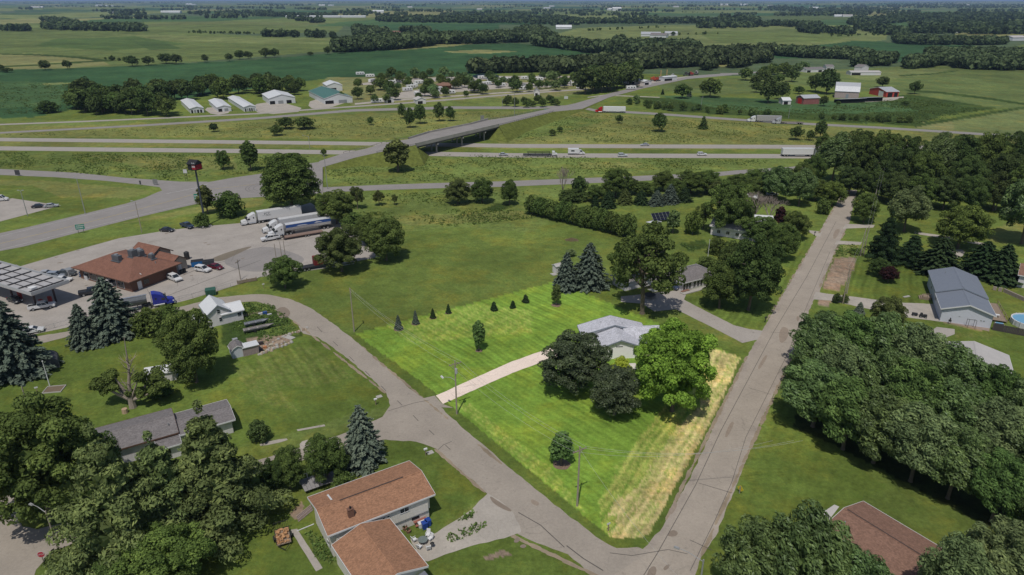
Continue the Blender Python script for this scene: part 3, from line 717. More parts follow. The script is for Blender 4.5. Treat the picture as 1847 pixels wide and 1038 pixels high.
# ------------------------------------------------------------------ overpass (before trees: trees stand on flat land)
def overpass():
    # paired edge points of the carriageway with its height
    Lp = [(560,322,0),(576,291,1.0),(620,277,2.8),(662,268,4.6),(697,257,6.0),(737,251.5,6.8),(774,240,6.8),(849,225,6.8),(880,217,6.6),(924,210.5,5.4),(974,200,3.2),(1037,187,.9),(1099,169,0.06),(1174,151,.04),(1249,137,.04),(1320,132,.04)]
    Rp = [(582,352,0),(582,302,1.0),(640,285,2.8),(680,276,4.6),(712,270,6.0),(750,262,6.8),(800,250,6.8),(868,234,6.8),(900,227,6.6),(935,218,5.4),(999,202,3.2),(1050,197,.9),(1099,176,.06),(1160,160,.04),(1240,143,.04),(1320,136,.04)]
    L = [(*P(x, y, z), z + .045) for x, y, z in Lp]; Q = [(*P(x, y, z), z + .045) for x, y, z in Rp]
    mb = MB()
    for i in range(len(L) - 1): mb.quad(Q[i], Q[i + 1], L[i + 1], L[i])
    tag(mb.build('overpass_road', M_US), kind='structure')
    gm = mat('embankment grass', (.12, .14, .034), .95, .35, .5, spec=.05, bump=.3)
    def bank(idx, name):
        mb = MB()
        for i in idx:
            for S, T in ((L, Q), (Q, L)):
                a, b, a2, b2 = S[i], S[i + 1], T[i], T[i + 1]
                def foot(p, q):
                    dx, dy = p[0] - q[0], p[1] - q[1]; d = math.hypot(dx, dy); k = (p[2]) * 2.3 + .5
                    return (p[0] + dx / d * k, p[1] + dy / d * k, -.15)
                A2, B2 = foot(a, a2), foot(b, b2)
                az, bz = (a[0], a[1], a[2] - .05), (b[0], b[1], b[2] - .05)
                if S is L: mb.quad(az, bz, B2, A2)
                else: mb.quad(bz, az, A2, B2)
        # end slope under the abutment
        o = mb.build(name, gm); tag(o, kind='structure')
    bank(range(0, 5), 'embankment'); bank(range(8, 12), 'embankment')
    br = thing('road_bridge', 'concrete girder overpass carrying the side road across the interstate', 'bridge', (0, 0, 0))
    cm = mat('bridge concrete', (.33, .31, .28), .85, .15, .4); dk = mat('bridge underside steel', (.10, .10, .10), .7)
    i0, i1 = 5, 8
    def at(S, t, z):  # along bridge span
        k = i0 + t * (i1 - i0); i = min(int(k), i1 - 1); f = k - i
        return (S[i][0] + (S[i + 1][0] - S[i][0]) * f, S[i][1] + (S[i + 1][1] - S[i][1]) * f, z)
    N = 12
    for S, nm in ((L, 'parapet'), (Q, 'parapet')):
        mb = MB()
        for k in range(N):
            a, b = at(S, k / N, 0), at(S, (k + 1) / N, 0)
            dx, dy = b[0] - a[0], b[1] - a[1]; d = math.hypot(dx, dy); nx, ny = -dy / d * .2, dx / d * .2
            for z0, z1 in ((6.0, 7.75),):
                mb.quad((a[0] - nx, a[1] - ny, z0), (b[0] - nx, b[1] - ny, z0), (b[0] - nx, b[1] - ny, z1), (a[0] - nx, a[1] - ny, z1))
                mb.quad((b[0] + nx, b[1] + ny, z0), (a[0] + nx, a[1] + ny, z0), (a[0] + nx, a[1] + ny, z1), (b[0] + nx, b[1] + ny, z1))
                mb.quad((a[0] - nx, a[1] - ny, z1), (b[0] - nx, b[1] - ny, z1), (b[0] + nx, b[1] + ny, z1), (a[0] + nx, a[1] + ny, z1))
        mb.build(nm, cm, br)
    mb = MB()
    for k in range(N):
        a, b, c, d = at(Q, k / N, 6.1), at(Q, (k + 1) / N, 6.1), at(L, (k + 1) / N, 6.1), at(L, k / N, 6.1)
        mb.quad(a, d, c, b)
    mb.build('deck_slab', cm, br)
    for f in (.06, .35, .65, .94):
        mb = MB()
        for k in range(N):
            def mid(t, z):
                a, b = at(Q, t, z), at(L, t, z); return Vector(a) * (1 - f) + Vector(b) * f
            mb.tube(mid(k / N, 5.5), mid((k + 1) / N, 5.5), .62, n=4, caps=False)
        mb.build('girder', dk, br)
    for t in (.02, .26, .5, .74, .98):
        mb = MB(); a, b = Vector(at(Q, t, 4.7)), Vector(at(L, t, 4.7))
        mb.tube(a, b, .45, n=6); mb.build('pier_cap', cm, br)
        for f in (.12, .5, .88):
            p = a * (1 - f) + b * f; mb = MB(); mb.tube((p.x, p.y, -.2), (p.x, p.y, 4.4), .42, n=8); mb.build('pier', cm, br)
    # grassed head slopes closing both embankments under the deck ends
    def foot(p, q):
        dx, dy = p[0] - q[0], p[1] - q[1]; d = math.hypot(dx, dy); k = p[2] * 2.3 + .5
        return Vector((p[0] + dx / d * k, p[1] + dy / d * k, -.15))
    for idx, sg in ((i0, 1), (i1, -1)):
        a, b = Vector(Q[idx]), Vector(L[idx]); fa, fb = foot(Q[idx], L[idx]), foot(L[idx], Q[idx])
        e = (Vector(Q[i0 + 1] if sg > 0 else Q[i1 - 1]) - a); e.z = 0; e = e.normalized() * 9.5
        a.z -= .9; b.z -= .9; a2, b2 = a + e, b + e; a2.z = b2.z = -.15
        mb = MB()
        P_ = [tuple(v) for v in (a, b, b2, a2)]; mb.quad(*(P_ if sg < 0 else P_[::-1])); mb.quad(tuple(a), tuple(a2), tuple(fa)); mb.quad(tuple(b), tuple(fb), tuple(b2))
        a.z += .85; b.z += .85
        mb.quad(tuple(a), tuple(fa), tuple(a - Vector((0, 0, .85)))); mb.quad(tuple(b), tuple(fb), tuple(b - Vector((0, 0, .85))))
        tag(mb.build('embankment', gm), kind='structure')
    # guard rails on the approaches
    for S, a, b in ((L, 2, 5), (Q, 3, 5), (L, 8, 10), (Q, 8, 10)):
        mb = MB(); posts = MB()
        pts = [Vector(S[k]) + Vector((0, 0, .65)) for k in range(a, b + 1)]
        for k in range(len(pts) - 1):
            mb.tube(pts[k], pts[k + 1], .13, n=4)
            n_ = int((pts[k + 1] - pts[k]).length / 2.5)
            for j in range(n_):
                p = pts[k].lerp(pts[k + 1], j / n_); posts.box(p.x - .07, p.x + .07, p.y - .07, p.y + .07, p.z - .75, p.z + .1)
        side = {(id(L), 2): 'near the interchange on the left edge', (id(Q), 3): 'on the right edge before the bridge', (id(L), 8): 'past the bridge on its left edge', (id(Q), 8): 'past the bridge on its right edge'}[(id(S), a)]
        g = mb.build('guard_rail', mat('galvanised rail', (.22, .21, .20), .6, metal=.3)); tag(g, 'long steel guard rail of the overpass approach, ' + side, 'guard rail')
        posts.build('post', mat('wood post', (.12, .10, .08)), g)['kind'] = 'stuff'
overpass()

# ------------------------------------------------------------------ tree meshes
def leaf_quads(C, N, S, elong=None, D=None, shape=.9):
    """rhombic leaf sprays at centres C with normals N, half sizes S"""
    n = len(C)
    N = N / (np.linalg.norm(N, axis=1, keepdims=True) + 1e-9)
    if D is None:
        D = rng.normal(size=(n, 3))
    U = D - N * (D * N).sum(1, keepdims=True); U /= np.linalg.norm(U, axis=1, keepdims=True) + 1e-9
    W = np.cross(N, U)
    el = 1.0 if elong is None else elong
    a = (S * el)[:, None] * U; b = (S / (el ** .5))[:, None] * W * shape
    bend = N * (S * .35)[:, None]
    V = np.stack([C - a - bend, C + b * rng.uniform(.6, 1.1, (n, 1)), C + a - bend * .6, C - b * rng.uniform(.6, 1.1, (n, 1))], 1)
    return V.reshape(-1, 3)

def cloud_mesh(name, parts):
    V = np.concatenate([p[0] for p in parts]); T = np.concatenate([p[1] for p in parts])
    Fq = np.arange(len(V)).reshape(-1, 4)
    return npmesh(name, V, Fq, None, np.clip(T, 0, 1))

def rdir(n, up=0.0):
    d = rng.normal(size=(n, 3)); d[:, 2] += up; return d / np.linalg.norm(d, axis=1, keepdims=True)

def lobes_cloud(lobes, n, s, up=.35, stretch=None, wind=None, jit=.5):
    """lobes: list of (cx,cy,cz,rx,ry,rz,weight)"""
    Lb = np.array(lobes); w = Lb[:, 6] / Lb[:, 6].sum()
    idx = rng.choice(len(Lb), n, p=w)
    d = rdir(n, up); r = rng.uniform(.62, 1.06, (n, 1)) ** .6
    C = Lb[idx, :3] + d * r * Lb[idx, 3:6]
    Nn = d * 1.0 + rng.normal(size=(n, 3)) * jit + np.array([0, 0, .25])
    S = s * rng.uniform(.55, 1.35, n)
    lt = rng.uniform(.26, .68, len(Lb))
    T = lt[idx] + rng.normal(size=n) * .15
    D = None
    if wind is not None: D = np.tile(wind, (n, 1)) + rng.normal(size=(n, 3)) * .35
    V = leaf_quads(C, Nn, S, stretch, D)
    return V, np.repeat(T, 4)

def crown_broad(nq, nl=42, rx=.40, rz=.40, cz=.58, s=.019, seed=0, shape='round', lr=(.09, .17), gap=0.0):
    """unit-height deciduous crown"""
    rs = np.random.default_rng(seed); lobes = []
    fine = nq > 6000 and gap == 0
    if fine: nl = int(nl * 1.9); lr = (.055, .105)
    for i in range(nl):
        t = i / nl; z = 1 - 1.75 * t; a = i * 2.39996 + rs.uniform(-.4, .4); rr = math.sqrt(max(0, 1 - z * z))
        k = rs.uniform(.66, 1.0) if fine else rs.uniform(.60, .92)
        if shape == 'oval': fx = .95 - .1 * z
        elif shape == 'spread': fx = 1.0 + .12 * z
        else: fx = 1.0
        r = rs.uniform(*lr)
        if rs.random() < gap: continue
        lobes.append((rr * math.cos(a) * rx * k * fx, rr * math.sin(a) * rx * k * fx, cz + z * rz * (k * .98), r * rs.uniform(.9, 1.25), r * rs.uniform(.9, 1.25), r * rs.uniform(.7, .95), r * r))
    core = [(0, 0, cz, rx * .55, rx * .55, rz * .62, .03)]
    parts = [lobes_cloud(lobes, nq, s, up=.7 if fine else .35)]
    if gap == 0: parts.append(lobes_cloud(core, max(40, nq // 9), s * 3.0, jit=1.2))
    else: parts.append(lobes_cloud([(0, 0, cz, rx * .5, rx * .5, rz * .6, .03)], nq // 16, s * 1.6, jit=1.2))
    return parts, lobes

def crown_windy(nq, seed, s=.02, wind=(.55, -.35, -.55)):
    rs = np.random.default_rng(seed); lobes = []; w = np.array(wind)
    for i in range(46):
        t = i / 46; z = 1 - 1.7 * t; a = i * 2.39996 + rs.uniform(-.4, .4); rr = math.sqrt(max(0, 1 - z * z)); k = rs.uniform(.65, .95)
        r = rs.uniform(.065, .12)
        lobes.append((rr * math.cos(a) * .40 * k, rr * math.sin(a) * .40 * k, (.55 + z * .45 * k), r, r, r * .9, r * r))
    # every lobe becomes a plume trailing down-wind
    pl = []
    for l in lobes:
        for q in range(3):
            o = w * (q - .7) * .075
            pl.append((l[0] + o[0], l[1] + o[1], l[2] + o[2] + .02, l[3] * (1 - .16 * q), l[4] * (1 - .16 * q), l[5] * (1 - .2 * q), l[6] * (1 - .2 * q)))
    V1 = lobes_cloud(pl, nq, s, stretch=1.75, wind=w, up=.45)
    V2 = lobes_cloud([(0, 0, .6, .24, .24, .26, 1)], nq // 9, s * 3, jit=1.2)
    return [V1, V2], lobes

def crown_spruce(nq, seed, rb=.27, s=.020, droop=.35, levels=20, power=.85, z0=.03):
    rs = np.random.default_rng(seed); Cs = []; Ns = []; Ts = []; Ds = []; W = []
    for k in range(levels):
        t = (k + .3) / levels; z = z0 + (1 - z0) * t; Rk = rb * (1 - t) ** power + .012
        nb = max(5, int(15 * (1 - t) + 5)); a0 = rs.uniform(0, 6.28); Rk *= rs.uniform(.86, 1.12); z += rs.uniform(-.012, .012)
        for b in range(nb):
            a = a0 + 2 * math.pi * b / nb + rs.uniform(-.18, .18); L = Rk * rs.uniform(.72, 1.10) * (1 + .10 * math.sin(a * 2 + seed)); tb = rs.uniform(.3, .65)
            m = max(3, int(nq / (levels * 15) * (L / rb) * 1.6) + 2)
            q = rs.uniform(.25, 1.03, m) ** .7
            side = rs.normal(size=m) * .16 * L * (1.15 - q)
            x = math.cos(a) * L * q - math.sin(a) * side; y = math.sin(a) * L * q + math.cos(a) * side
            zz = z - droop * L * q * q + .10 * L * q + rs.normal(size=m) * .008
            Cs.append(np.stack([x, y, zz], 1)); Ds.append(np.tile([math.cos(a), math.sin(a), -.25], (m, 1)) + rs.normal(size=(m, 3)) * .4)
            Ns.append(np.tile([math.cos(a) * .45, math.sin(a) * .45, 1.0], (m, 1)) + rs.normal(size=(m, 3)) * .35)
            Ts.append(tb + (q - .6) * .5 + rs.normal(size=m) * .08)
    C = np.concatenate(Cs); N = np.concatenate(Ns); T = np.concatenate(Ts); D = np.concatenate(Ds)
    V = leaf_quads(C, N, s * rs.uniform(.6, 1.25, len(C)), 1.25, D)
    inner = lobes_cloud([(0, 0, .12 + .8 * i / 7, rb * .5 * (1 - i / 7.5), rb * .5 * (1 - i / 7.5), .09, (1 - i / 8)) for i in range(7)], max(50, nq // 12), s * 2.2, jit=1)
    return [(V, np.repeat(T, 4)), inner], []

def limb_mesh(name, lobes, h0=.30, r=.022, nl=9, seed=0, crook=.03):
    rs = random.Random(seed); mb = MB()
    top = .62
    pts = [Vector((0, 0, -.01)), Vector((rs.uniform(-crook, crook) * .5, rs.uniform(-crook, crook) * .5, h0)), Vector((rs.uniform(-crook, crook), rs.uniform(-crook, crook), top))]
    mb.path([pts[0], pts[0] + Vector((0, 0, .04)), pts[1], pts[2]], [r * 1.5, r * 1.05, r * .85, r * .4], 7)
    if lobes:
        for i in range(nl):
            l = lobes[rs.randrange(len(lobes))]; e = Vector(l[:3]) * .96
            t = rs.uniform(.2, .95); s0 = pts[1].lerp(pts[2], t)
            if e.z < s0.z - .05: s0 = pts[1]
            m = s0.lerp(e, .5) + Vector((0, 0, rs.uniform(-.01, .04)))
            mb.path([s0, m, e], [r * .45, r * .3, r * .1], 5)
    me = bpy.data.meshes.new(name); me.from_pydata(mb.v, [], mb.f); me.update(); return me

M_BARK = mat('grey brown bark', (.15, .12, .09), .95, .3, 6, bump=.05)
M_PALEBARK = mat('pale dead wood', (.30, .25, .21), .95, .25, 5)

PROTO = {}
def proto(key, parts, lobes, **kw):
    PROTO[key] = (cloud_mesh('crown', parts), limb_mesh('trunk', lobes, **kw))
for i in range(4):
    p, l = crown_broad(21000, nl=[46, 38, 52, 42][i], rx=[.42, .45, .38, .50][i], rz=[.47, .46, .47, .46][i], cz=.53, s=.0125, seed=i + 1, shape=['round', 'spread', 'oval', 'round'][i])
    proto('broad%d' % i, p, l, seed=i)
for i in range(5):
    p, l = crown_windy(17000, 20 + i, .0135); proto('windy%d' % i, p, l, seed=i, h0=.34)
for i in range(2):
    p, l = crown_spruce(20000, 30 + i, rb=[.27, .31][i], s=.0155, levels=[26, 24][i], droop=.22, power=.72); proto('spruce%d' % i, p, [], r=.014, nl=0)
for i in range(2):
    p, l = crown_broad(9000, nl=60, rx=.46, rz=.42, cz=.60, s=.0150, seed=50 + i, lr=(.05, .11), gap=.30, shape='oval'); proto('open%d' % i, p, l, nl=26, r=.026, seed=5 + i, crook=.06)
for i in range(2):   # white pines: shelved plumes
    rs = np.random.default_rng(60 + i); lob = []
    for k in range(9):
        t = k / 9; z = .14 + .80 * t; Rk = .42 * (1 - t) ** .95 + .02; nb = int(8 - 4 * t)
        for b in range(nb):
            a = 6.283 * b / nb + k * 1.1 + rs.uniform(-.3, .3); q = rs.uniform(.6, 1.0)
            r_ = .07 * (1.15 - .5 * t)
            for j, f in enumerate((.45, .75, 1.0)):
                lob.append((math.cos(a) * Rk * q * f, math.sin(a) * Rk * q * f, z - .02 * f + rs.uniform(-.01, .01), r_ * 1.1, r_ * 1.1, r_ * .55, r_ * r_))
    lob.append((0, 0, .97, .03, .03, .05, .003))
    V1 = lobes_cloud(lob, 27000, .0102, stretch=1.5, up=.5, jit=.6); V2 = lobes_cloud([(0, 0, .35, .18, .18, .2, 1), (0, 0, .62, .12, .12, .2, .6)], 1200, .035, jit=1.2)
    proto('pine%d' % i, [V1, V2], [], r=.018, nl=0)
for i in range(4):
    p, l = crown_broad(1500, nl=22, rx=[.44, .48, .40, .52][i], rz=.42, cz=.55, s=.044, seed=70 + i, lr=(.12, .2)); proto('low%d' % i, p, l, nl=4)
for i in range(2):
    p, l = crown_spruce(1300, 80 + i, rb=.26, s=.042, levels=12); proto('lowspruce%d' % i, p, [], nl=0, r=.014)
p, l = crown_broad(2600, nl=26, rx=.24, rz=.45, cz=.54, s=.03, seed=90, lr=(.07, .12), shape='oval'); proto('slim0', p, l, nl=6)
p, l = crown_broad(2600, nl=30, rx=.46, rz=.50, cz=.46, s=.036, seed=95, lr=(.12, .2)); proto('shrub0', p, l, nl=3, h0=.12)
p, l = crown_broad(2600, nl=24, rx=.52, rz=.52, cz=.44, s=.036, seed=96, lr=(.12, .22)); proto('shrub1', p, l, nl=3, h0=.12)
p, l = crown_spruce(3200, 97, rb=.24, s=.032, levels=12, droop=.05, power=.6); proto('cedar0', p, [], nl=0, r=.014)
# pyramid sapling
p, l = crown_spruce(4200, 98, rb=.27, s=.030, levels=14, droop=-.25, power=.7, z0=.10); proto('sapling0', p, [], nl=0, r=.016)
def bare_mesh(seed, dense=16):
    rs = random.Random(seed); mb = MB(); tw = MB()
    def grow(p, d, L, r, lev):
        q = p + d * L; mb.tube(p, q, r, r * .6, 5, False)
        if lev == 0: return
        for _ in range(3 if lev > 1 else 4):
            nd = (d + Vector((rs.uniform(-.6, .6), rs.uniform(-.6, .6), rs.uniform(-.1, .45)))).normalized()
            grow(p.lerp(q, rs.uniform(.55, 1)), nd, L * rs.uniform(.6, .8), r * .55, lev - 1)
    grow(Vector((0, 0, 0)), Vector((0, 0, 1)), .30, .022, 0)
    for k in range(5):
        a = k * 1.256; grow(Vector((0, 0, .26)), Vector((math.cos(a) * .45, math.sin(a) * .45, .9)).normalized(), .28, .014, 4)
    me = bpy.data.meshes.new('branches'); me.from_pydata(mb.v, [], mb.f); me.update(); return me
BARE = bare_mesh(3)

LEAF = {
 'mid': leafmat('mid green leaves', (.112, .158, .046), trans=.24),
 'dark': leafmat('dark green leaves', (.090, .130, .042), trans=.24),
 'deep': leafmat('deep green leaves', (.084, .118, .042), trans=.24),
 'olive': leafmat('olive leaves', (.125, .152, .052)),
 'gray': leafmat('grey green leaves', (.138, .205, .070), trans=.22, gloss=.02),
 'gray2': leafmat('grey green leaves darker', (.122, .190, .058), trans=.22),
 'gray3': leafmat('silvery green leaves', (.170, .225, .098), trans=.22),
 'pale': leafmat('pale willow leaves', (.190, .245, .105)),
 'bright': leafmat('light yellow green leaves', (.140, .190, .050)),
 'wood': leafmat('far woods', (.095, .128, .060), trans=.2),
 'weed': leafmat('weeds', (.105, .150, .040), trans=.2),
 'lime': leafmat('brightened lot leaves', (.205, .340, .055), trans=.24, hue=.02),  # green lifted so the leaves carry the plot's brightening in their colour
 'limey': leafmat('brightened lot yellow leaves', (.40, .48, .07), trans=.34, hue=.03),  # yellow green lifted likewise, brightness painted into the leaves
 'maroon': leafmat('dark maroon green leaves', (.070, .094, .046), trans=.12, hue=.02, gloss=.02),
 'purple': leafmat('purple leaves', (.045, .022, .022), trans=.15),
 'blue': leafmat('blue spruce needles', (.094, .125, .098), trans=.06, hue=.06),
 'bluegray': leafmat('grey blue spruce needles', (.120, .155, .118), trans=.06, hue=.06),
 'spruce': leafmat('dark spruce needles', (.038, .064, .028), trans=.06),
 'pine': leafmat('pine needles', (.150, .188, .070), trans=.15),
 'cedar': leafmat('cedar foliage', (.100, .145, .042), trans=.1),
 'lotyoung': leafmat('young tree leaves', (.13, .22, .07), trans=.2, hue=.03),
 'lotspruce': leafmat('lot evergreen needles', (.055, .105, .050), trans=.1, hue=.03),
}

def plant(name, kind, leaf, x, y, z, h, wscale, label, cat='tree', group=None, bark=None, yaw=None, tilt=0):
    cm, tm = PROTO[kind]
    t = thing(name, label, cat, (x, y, z), random.uniform(0, 6.28) if yaw is None else yaw, group)
    t.scale = (h * wscale, h * wscale, h)
    c = linkob('crown', cm, t)
    if not c.data.materials: c.data.materials.append(LEAF[leaf])
    c.material_slots[0].link = 'OBJECT'; c.material_slots[0].material = LEAF[leaf]
    k = linkob('trunk', tm, t)
    if not k.data.materials: k.data.materials.append(M_BARK)
    return t

WIDTH = {'broad0': .96, 'broad1': 1.02, 'broad2': .88, 'broad3': 1.12, 'windy0': .98, 'windy1': .98, 'windy2': .98, 'windy3': .98, 'windy4': .98, 'spruce0': .51, 'spruce1': .58, 'open0': 1.0, 'open1': 1.0,
         'pine0': .86, 'pine1': .86, 'low0': 1.05, 'low1': 1.12, 'low2': .98, 'low3': 1.2, 'lowspruce0': .56, 'lowspruce1': .56, 'slim0': .58, 'shrub0': 1.1, 'shrub1': 1.2, 'cedar0': .5, 'sapling0': .6}
def tree_px(kind, leaf, bx, by, top, w, label, name='deciduous_tree', cat='tree', group=None, yaw=None):
    """tree standing at photo spot (bx,by), tip on row top, w photo pixels across"""
    x, y, z = G(bx, by)
    h = max(1.0, height_at(bx, by, top))
    ws = w * mpp(bx, by) / (WIDTH[kind] * h)
    # a broad crown seen from above shows its far rim: trim the height a little
    if kind[:5] in ('broad', 'windy', 'open0', 'open1') or kind.startswith('shrub') or kind.startswith('low'):
        dep = math.atan2(CAMH, y); h *= 1 - .22 * math.sin(dep) * min(1.5, ws); ws = w * mpp(bx, by) / (WIDTH[kind] * h)
    return plant(name, kind, leaf, x, y, z, h, ws, label, cat, group, yaw=yaw)

T = tree_px
# --- on the lot
T('broad0','maroon',1036,704,592,134,'large dark purplish green maple left of the white house on the bright lot','maple_tree')
T('broad2','maroon',1108,748,652,98,'smaller dark maple squeezed between the large dark maple and the lime green tree','maple_tree')
T('broad1','lime',1212,742,572,158,'tall lime green tree at the right corner of the white house','maple_tree')
T('broad3','lime',1176,690,588,80,'lime green tree crown close behind the white house right wing','maple_tree')
T('shrub0','limey',1119,682,640,40,'small yellow green tree in front of the white gable wall','small_tree')
T('slim0','lotyoung',864,633,577,26,'slender young tree alone in the middle of the bright lawn','young_tree')
T('slim0','olive',1003,551,512,20,'thin young tree near the far corner of the bright lot','young_tree')
T('slim0','lotyoung',1012,838,779,46,'dense rounded young tree on the near lawn left of the utility pole','young_tree')
for x,b,t,w,lb in ((719,594,567,17,'first blue spruce sapling from the left in the lot boundary row'),(750,584,559,15,'second spruce sapling from the left in the lot boundary row'),(781,574,555,12,'third narrow spruce sapling from the left in the boundary row'),
    (809,565,547,12,'fourth narrow spruce sapling from the left in the boundary row'),(891,560,543,17,'round dark young evergreen, left of three near the boundary'),(925,556,541,13,'round dark young evergreen, middle of three near the boundary'),(948,546,530,15,'round dark young evergreen, right of three near the boundary')):
    T('spruce0' if x < 850 else 'cedar0','blue' if x < 760 else 'spruce',x,b,t+1,w*.88,lb,'evergreen_sapling')
# --- behind the lot
T('spruce0','blue',1021,520,455,48,'smaller blue spruce of the pair at the far corner of the lot','blue_spruce')
T('spruce1','blue',1062,518,436,66,'larger blue spruce of the pair at the far corner of the lot','blue_spruce')
T('shrub0','pale',1030,462,448,22,'pale shrub between the two blue spruces','shrub','shrub')
T('open0','mid',1158,566,392,150,'tall ragged locust tree with open crown in front of the grey ranch house','locust_tree')
T('open1','mid',1130,520,425,84,'left half of the ragged locust group by the grey ranch house','locust_tree')
T('broad2','mid',1297,556,466,76,'dense dark tree at the right end of the grey ranch house')
T('broad0','dark',1350,560,418,112,'largest round dark green tree beside the curving concrete drive')
T('broad2','dark',1318,520,430,70,'dark tree behind the two big ones beside the concrete drive')
T('shrub0','mid',1277,484,460,42,'rounded bush behind the roof of the grey ranch house','bush','bush')
T('shrub1','mid',1291,458,425,38,'round bush by the white flag pole','bush','bush')
for i in range(17):
    t = i / 16
    T('shrub0','cedar',961+174*t+random.uniform(-2,2),387+42*t,351+35*t+random.uniform(-4,3),33,ORD[i] + ' evergreen from the left end of the dense hedge row across the meadow','hedge_evergreen','hedge tree','evergreen hedge row across the meadow')
for x,b,t,w,lb,lf in ((1073,380,353,19,'small pointed spruce standing just behind the hedge row','spruce'),(1097,375,342,30,'spruce at the left end of the conifer row behind the hedge','spruce'),(1127,368,340,30,'brownish spruce, second from the left in the conifer row','olive'),
    (1156,369,343,28,'dark spruce, third from the left in the conifer row','spruce'),(1184,370,343,32,'blue spruce in the middle of the conifer row behind the hedge','blue'),(1208,367,331,33,'tallest blue green spruce of the conifer row','blue'),(1234,364,337,28,'spruce at the right end of the conifer row','spruce')):
    T('spruce1',lf,x,b,t,w,lb,'spruce_tree')
for k,lf,x,b,t,w,lb in (('broad0','mid',1110,356,302,60,'round deciduous tree on the frontage road behind the spruce row'),('low1','dark',1044,358,316,32,'small dark tree beside the bare white trunk'),('shrub1','dark',1033,362,340,60,'low dark thicket under the bare white trunk'),
    ('broad2','mid',1196,345,306,48,'deciduous tree between road and conifer row, left one'),('slim0','dark',1197,335,311,14,'narrow upright tree poking over the frontage road'),('broad1','mid',1246,350,306,72,'broad tree between frontage road and conifer row'),('broad0','mid',1075,365,332,40,'low tree left of the round deciduous tree'),
    ('broad3','mid',1160,352,326,50,'low spreading tree behind the middle of the conifer row'),('broad1','olive',1290,352,322,54,'olive tree at the bend above the hidden white houses'),('broad2','mid',1330,345,312,52,'tree on the frontage road above the hidden white houses'),
    ('broad1','mid',1312,424,322,92,'big open branched tree in front of the hidden white house'),('slim0','gray',1213,421,378,28,'thin orchard tree nearest the solar panels'),('shrub0','bright',1249,423,377,34,'bright orchard tree in the middle of three'),('open1','mid',1268,414,362,38,'leaning orchard tree beside the hidden house'),
    ('broad0','mid',1372,440,388,74,'round tree in front of the brick coloured hidden house'),('broad1','mid',1432,432,378,56,'dark tree at the drive opening on the left of the county road'),('broad2','mid',1408,470,398,62,'tree between the big dark tree and the county road'),('slim0','purple',1405,412,372,24,'purple leaved tree behind the hidden houses'),
    ('windy0','gray',1398,365,298,72,'grey green windblown tree left of the county road top'),('windy1','gray',1440,372,303,62,'second grey green windblown tree left of the county road top'),('broad0','mid',1355,362,318,58,'tree in front of the interstate left of the windblown pair'),
    ('broad2','mid',1470,362,320,44,'tree close to the county road end on its left side'),('broad0','bright',1500,372,325,48,'rounded bright tree where the county road ends'),('shrub0','mid',1483,386,356,28,'small bush left of the county road near its end'),('broad1','dark',1385,452,412,48,'dark low tree right of the big drive side tree'),
    ('broad2','dark',1422,455,440,30,'small dark tree at the mailbox drive'),('broad0','dark',1340,398,352,50,'dark tree behind the hidden white house roof')):
    T(k,lf,x,b,t,w,lb)
# --- right of the county road
T('broad0','mid',1557,402,346,52,'round tree on the right just before the county road ends')
T('windy0','pale',1630,418,336,82,'pale silvery willow right of the county road end','willow_tree')
T('broad0','bright',1727,448,366,96,'bright green domed tree in the yard on the right','maple_tree')
T('pine0','spruce',1592,470,382,66,'dark pine left of the willow by the county road','pine_tree')
T('pine1','spruce',1640,478,418,70,'low dark pine in front of the willow','pine_tree')
T('spruce1','spruce',1690,494,428,80,'dark spruce behind the blue roofed house, leftmost','spruce_tree')
T('spruce1','spruce',1768,496,434,76,'dark spruce behind the blue roofed house, middle','spruce_tree')
T('spruce0','spruce',1803,506,440,70,'dark spruce behind the blue roofed house, rightmost','spruce_tree')
T('broad3','purple',1601,510,478,36,'purple leaved half of the small yard tree','plum_tree')
T('broad3','dark',1583,498,463,42,'green half of the small yard tree with mixed purple leaves','plum_tree')
T('broad0','olive',1596,602,530,64,'dense olive green tree beside the gravel drive right of the road')
T('spruce0','bluegray',1549,566,545,20,'small blue spruce beside the gravel drive','blue_spruce')
T('shrub0','deep',1508,547,528,16,'dark shrub left of the paired utility poles','shrub','shrub')
T('shrub1','olive',1522,546,530,18,'olive shrub right of the paired utility poles','shrub','shrub')
T('shrub1','bright',1543,458,446,26,'yellowish weed bush at the roadside verge','shrub','shrub')
for i,(x,b,t,w) in enumerate(((1500,328,238,78),(1540,330,230,72),(1583,332,234,70),(1630,338,242,70),(1676,340,240,70),(1722,338,238,76),(1770,342,236,78),(1822,345,232,86),(1880,350,232,90))):
    T(['windy1','broad2','broad0','broad1'][i%4],['gray','dark','mid','dark'][i%4],x,b,t,w,ORD[i] + ' tree from the left in the back row of the dark upper right wood','woodland_tree',group='back row of the dark wood at the upper right')
for i,(x,b,t,w) in enumerate(((1530,352,296,62),(1572,360,302,60),(1610,368,306,62),(1655,374,312,66),(1700,378,314,66),(1745,384,312,66),(1790,380,306,66),(1660,356,270,70),(1600,350,262,70),(1735,360,276,76),(1800,364,270,80),(1845,390,290,80))):
    T(['broad1','low2','broad2','broad0'][i%4] if i%4!=1 else 'broad3',['deep','dark','deep','mid'][i%4],x,b,t,w,'lower dark tree along the front of the wood at the upper right','woodland_tree',group='front edge of the dark wood at the upper right')
T('windy2','gray',1842,440,310,110,'large silvery green tree cut by the right edge of the photo')
T('open0','mid',1480,284,240,36,'loose pale tree by the interstate beside the white lorry')
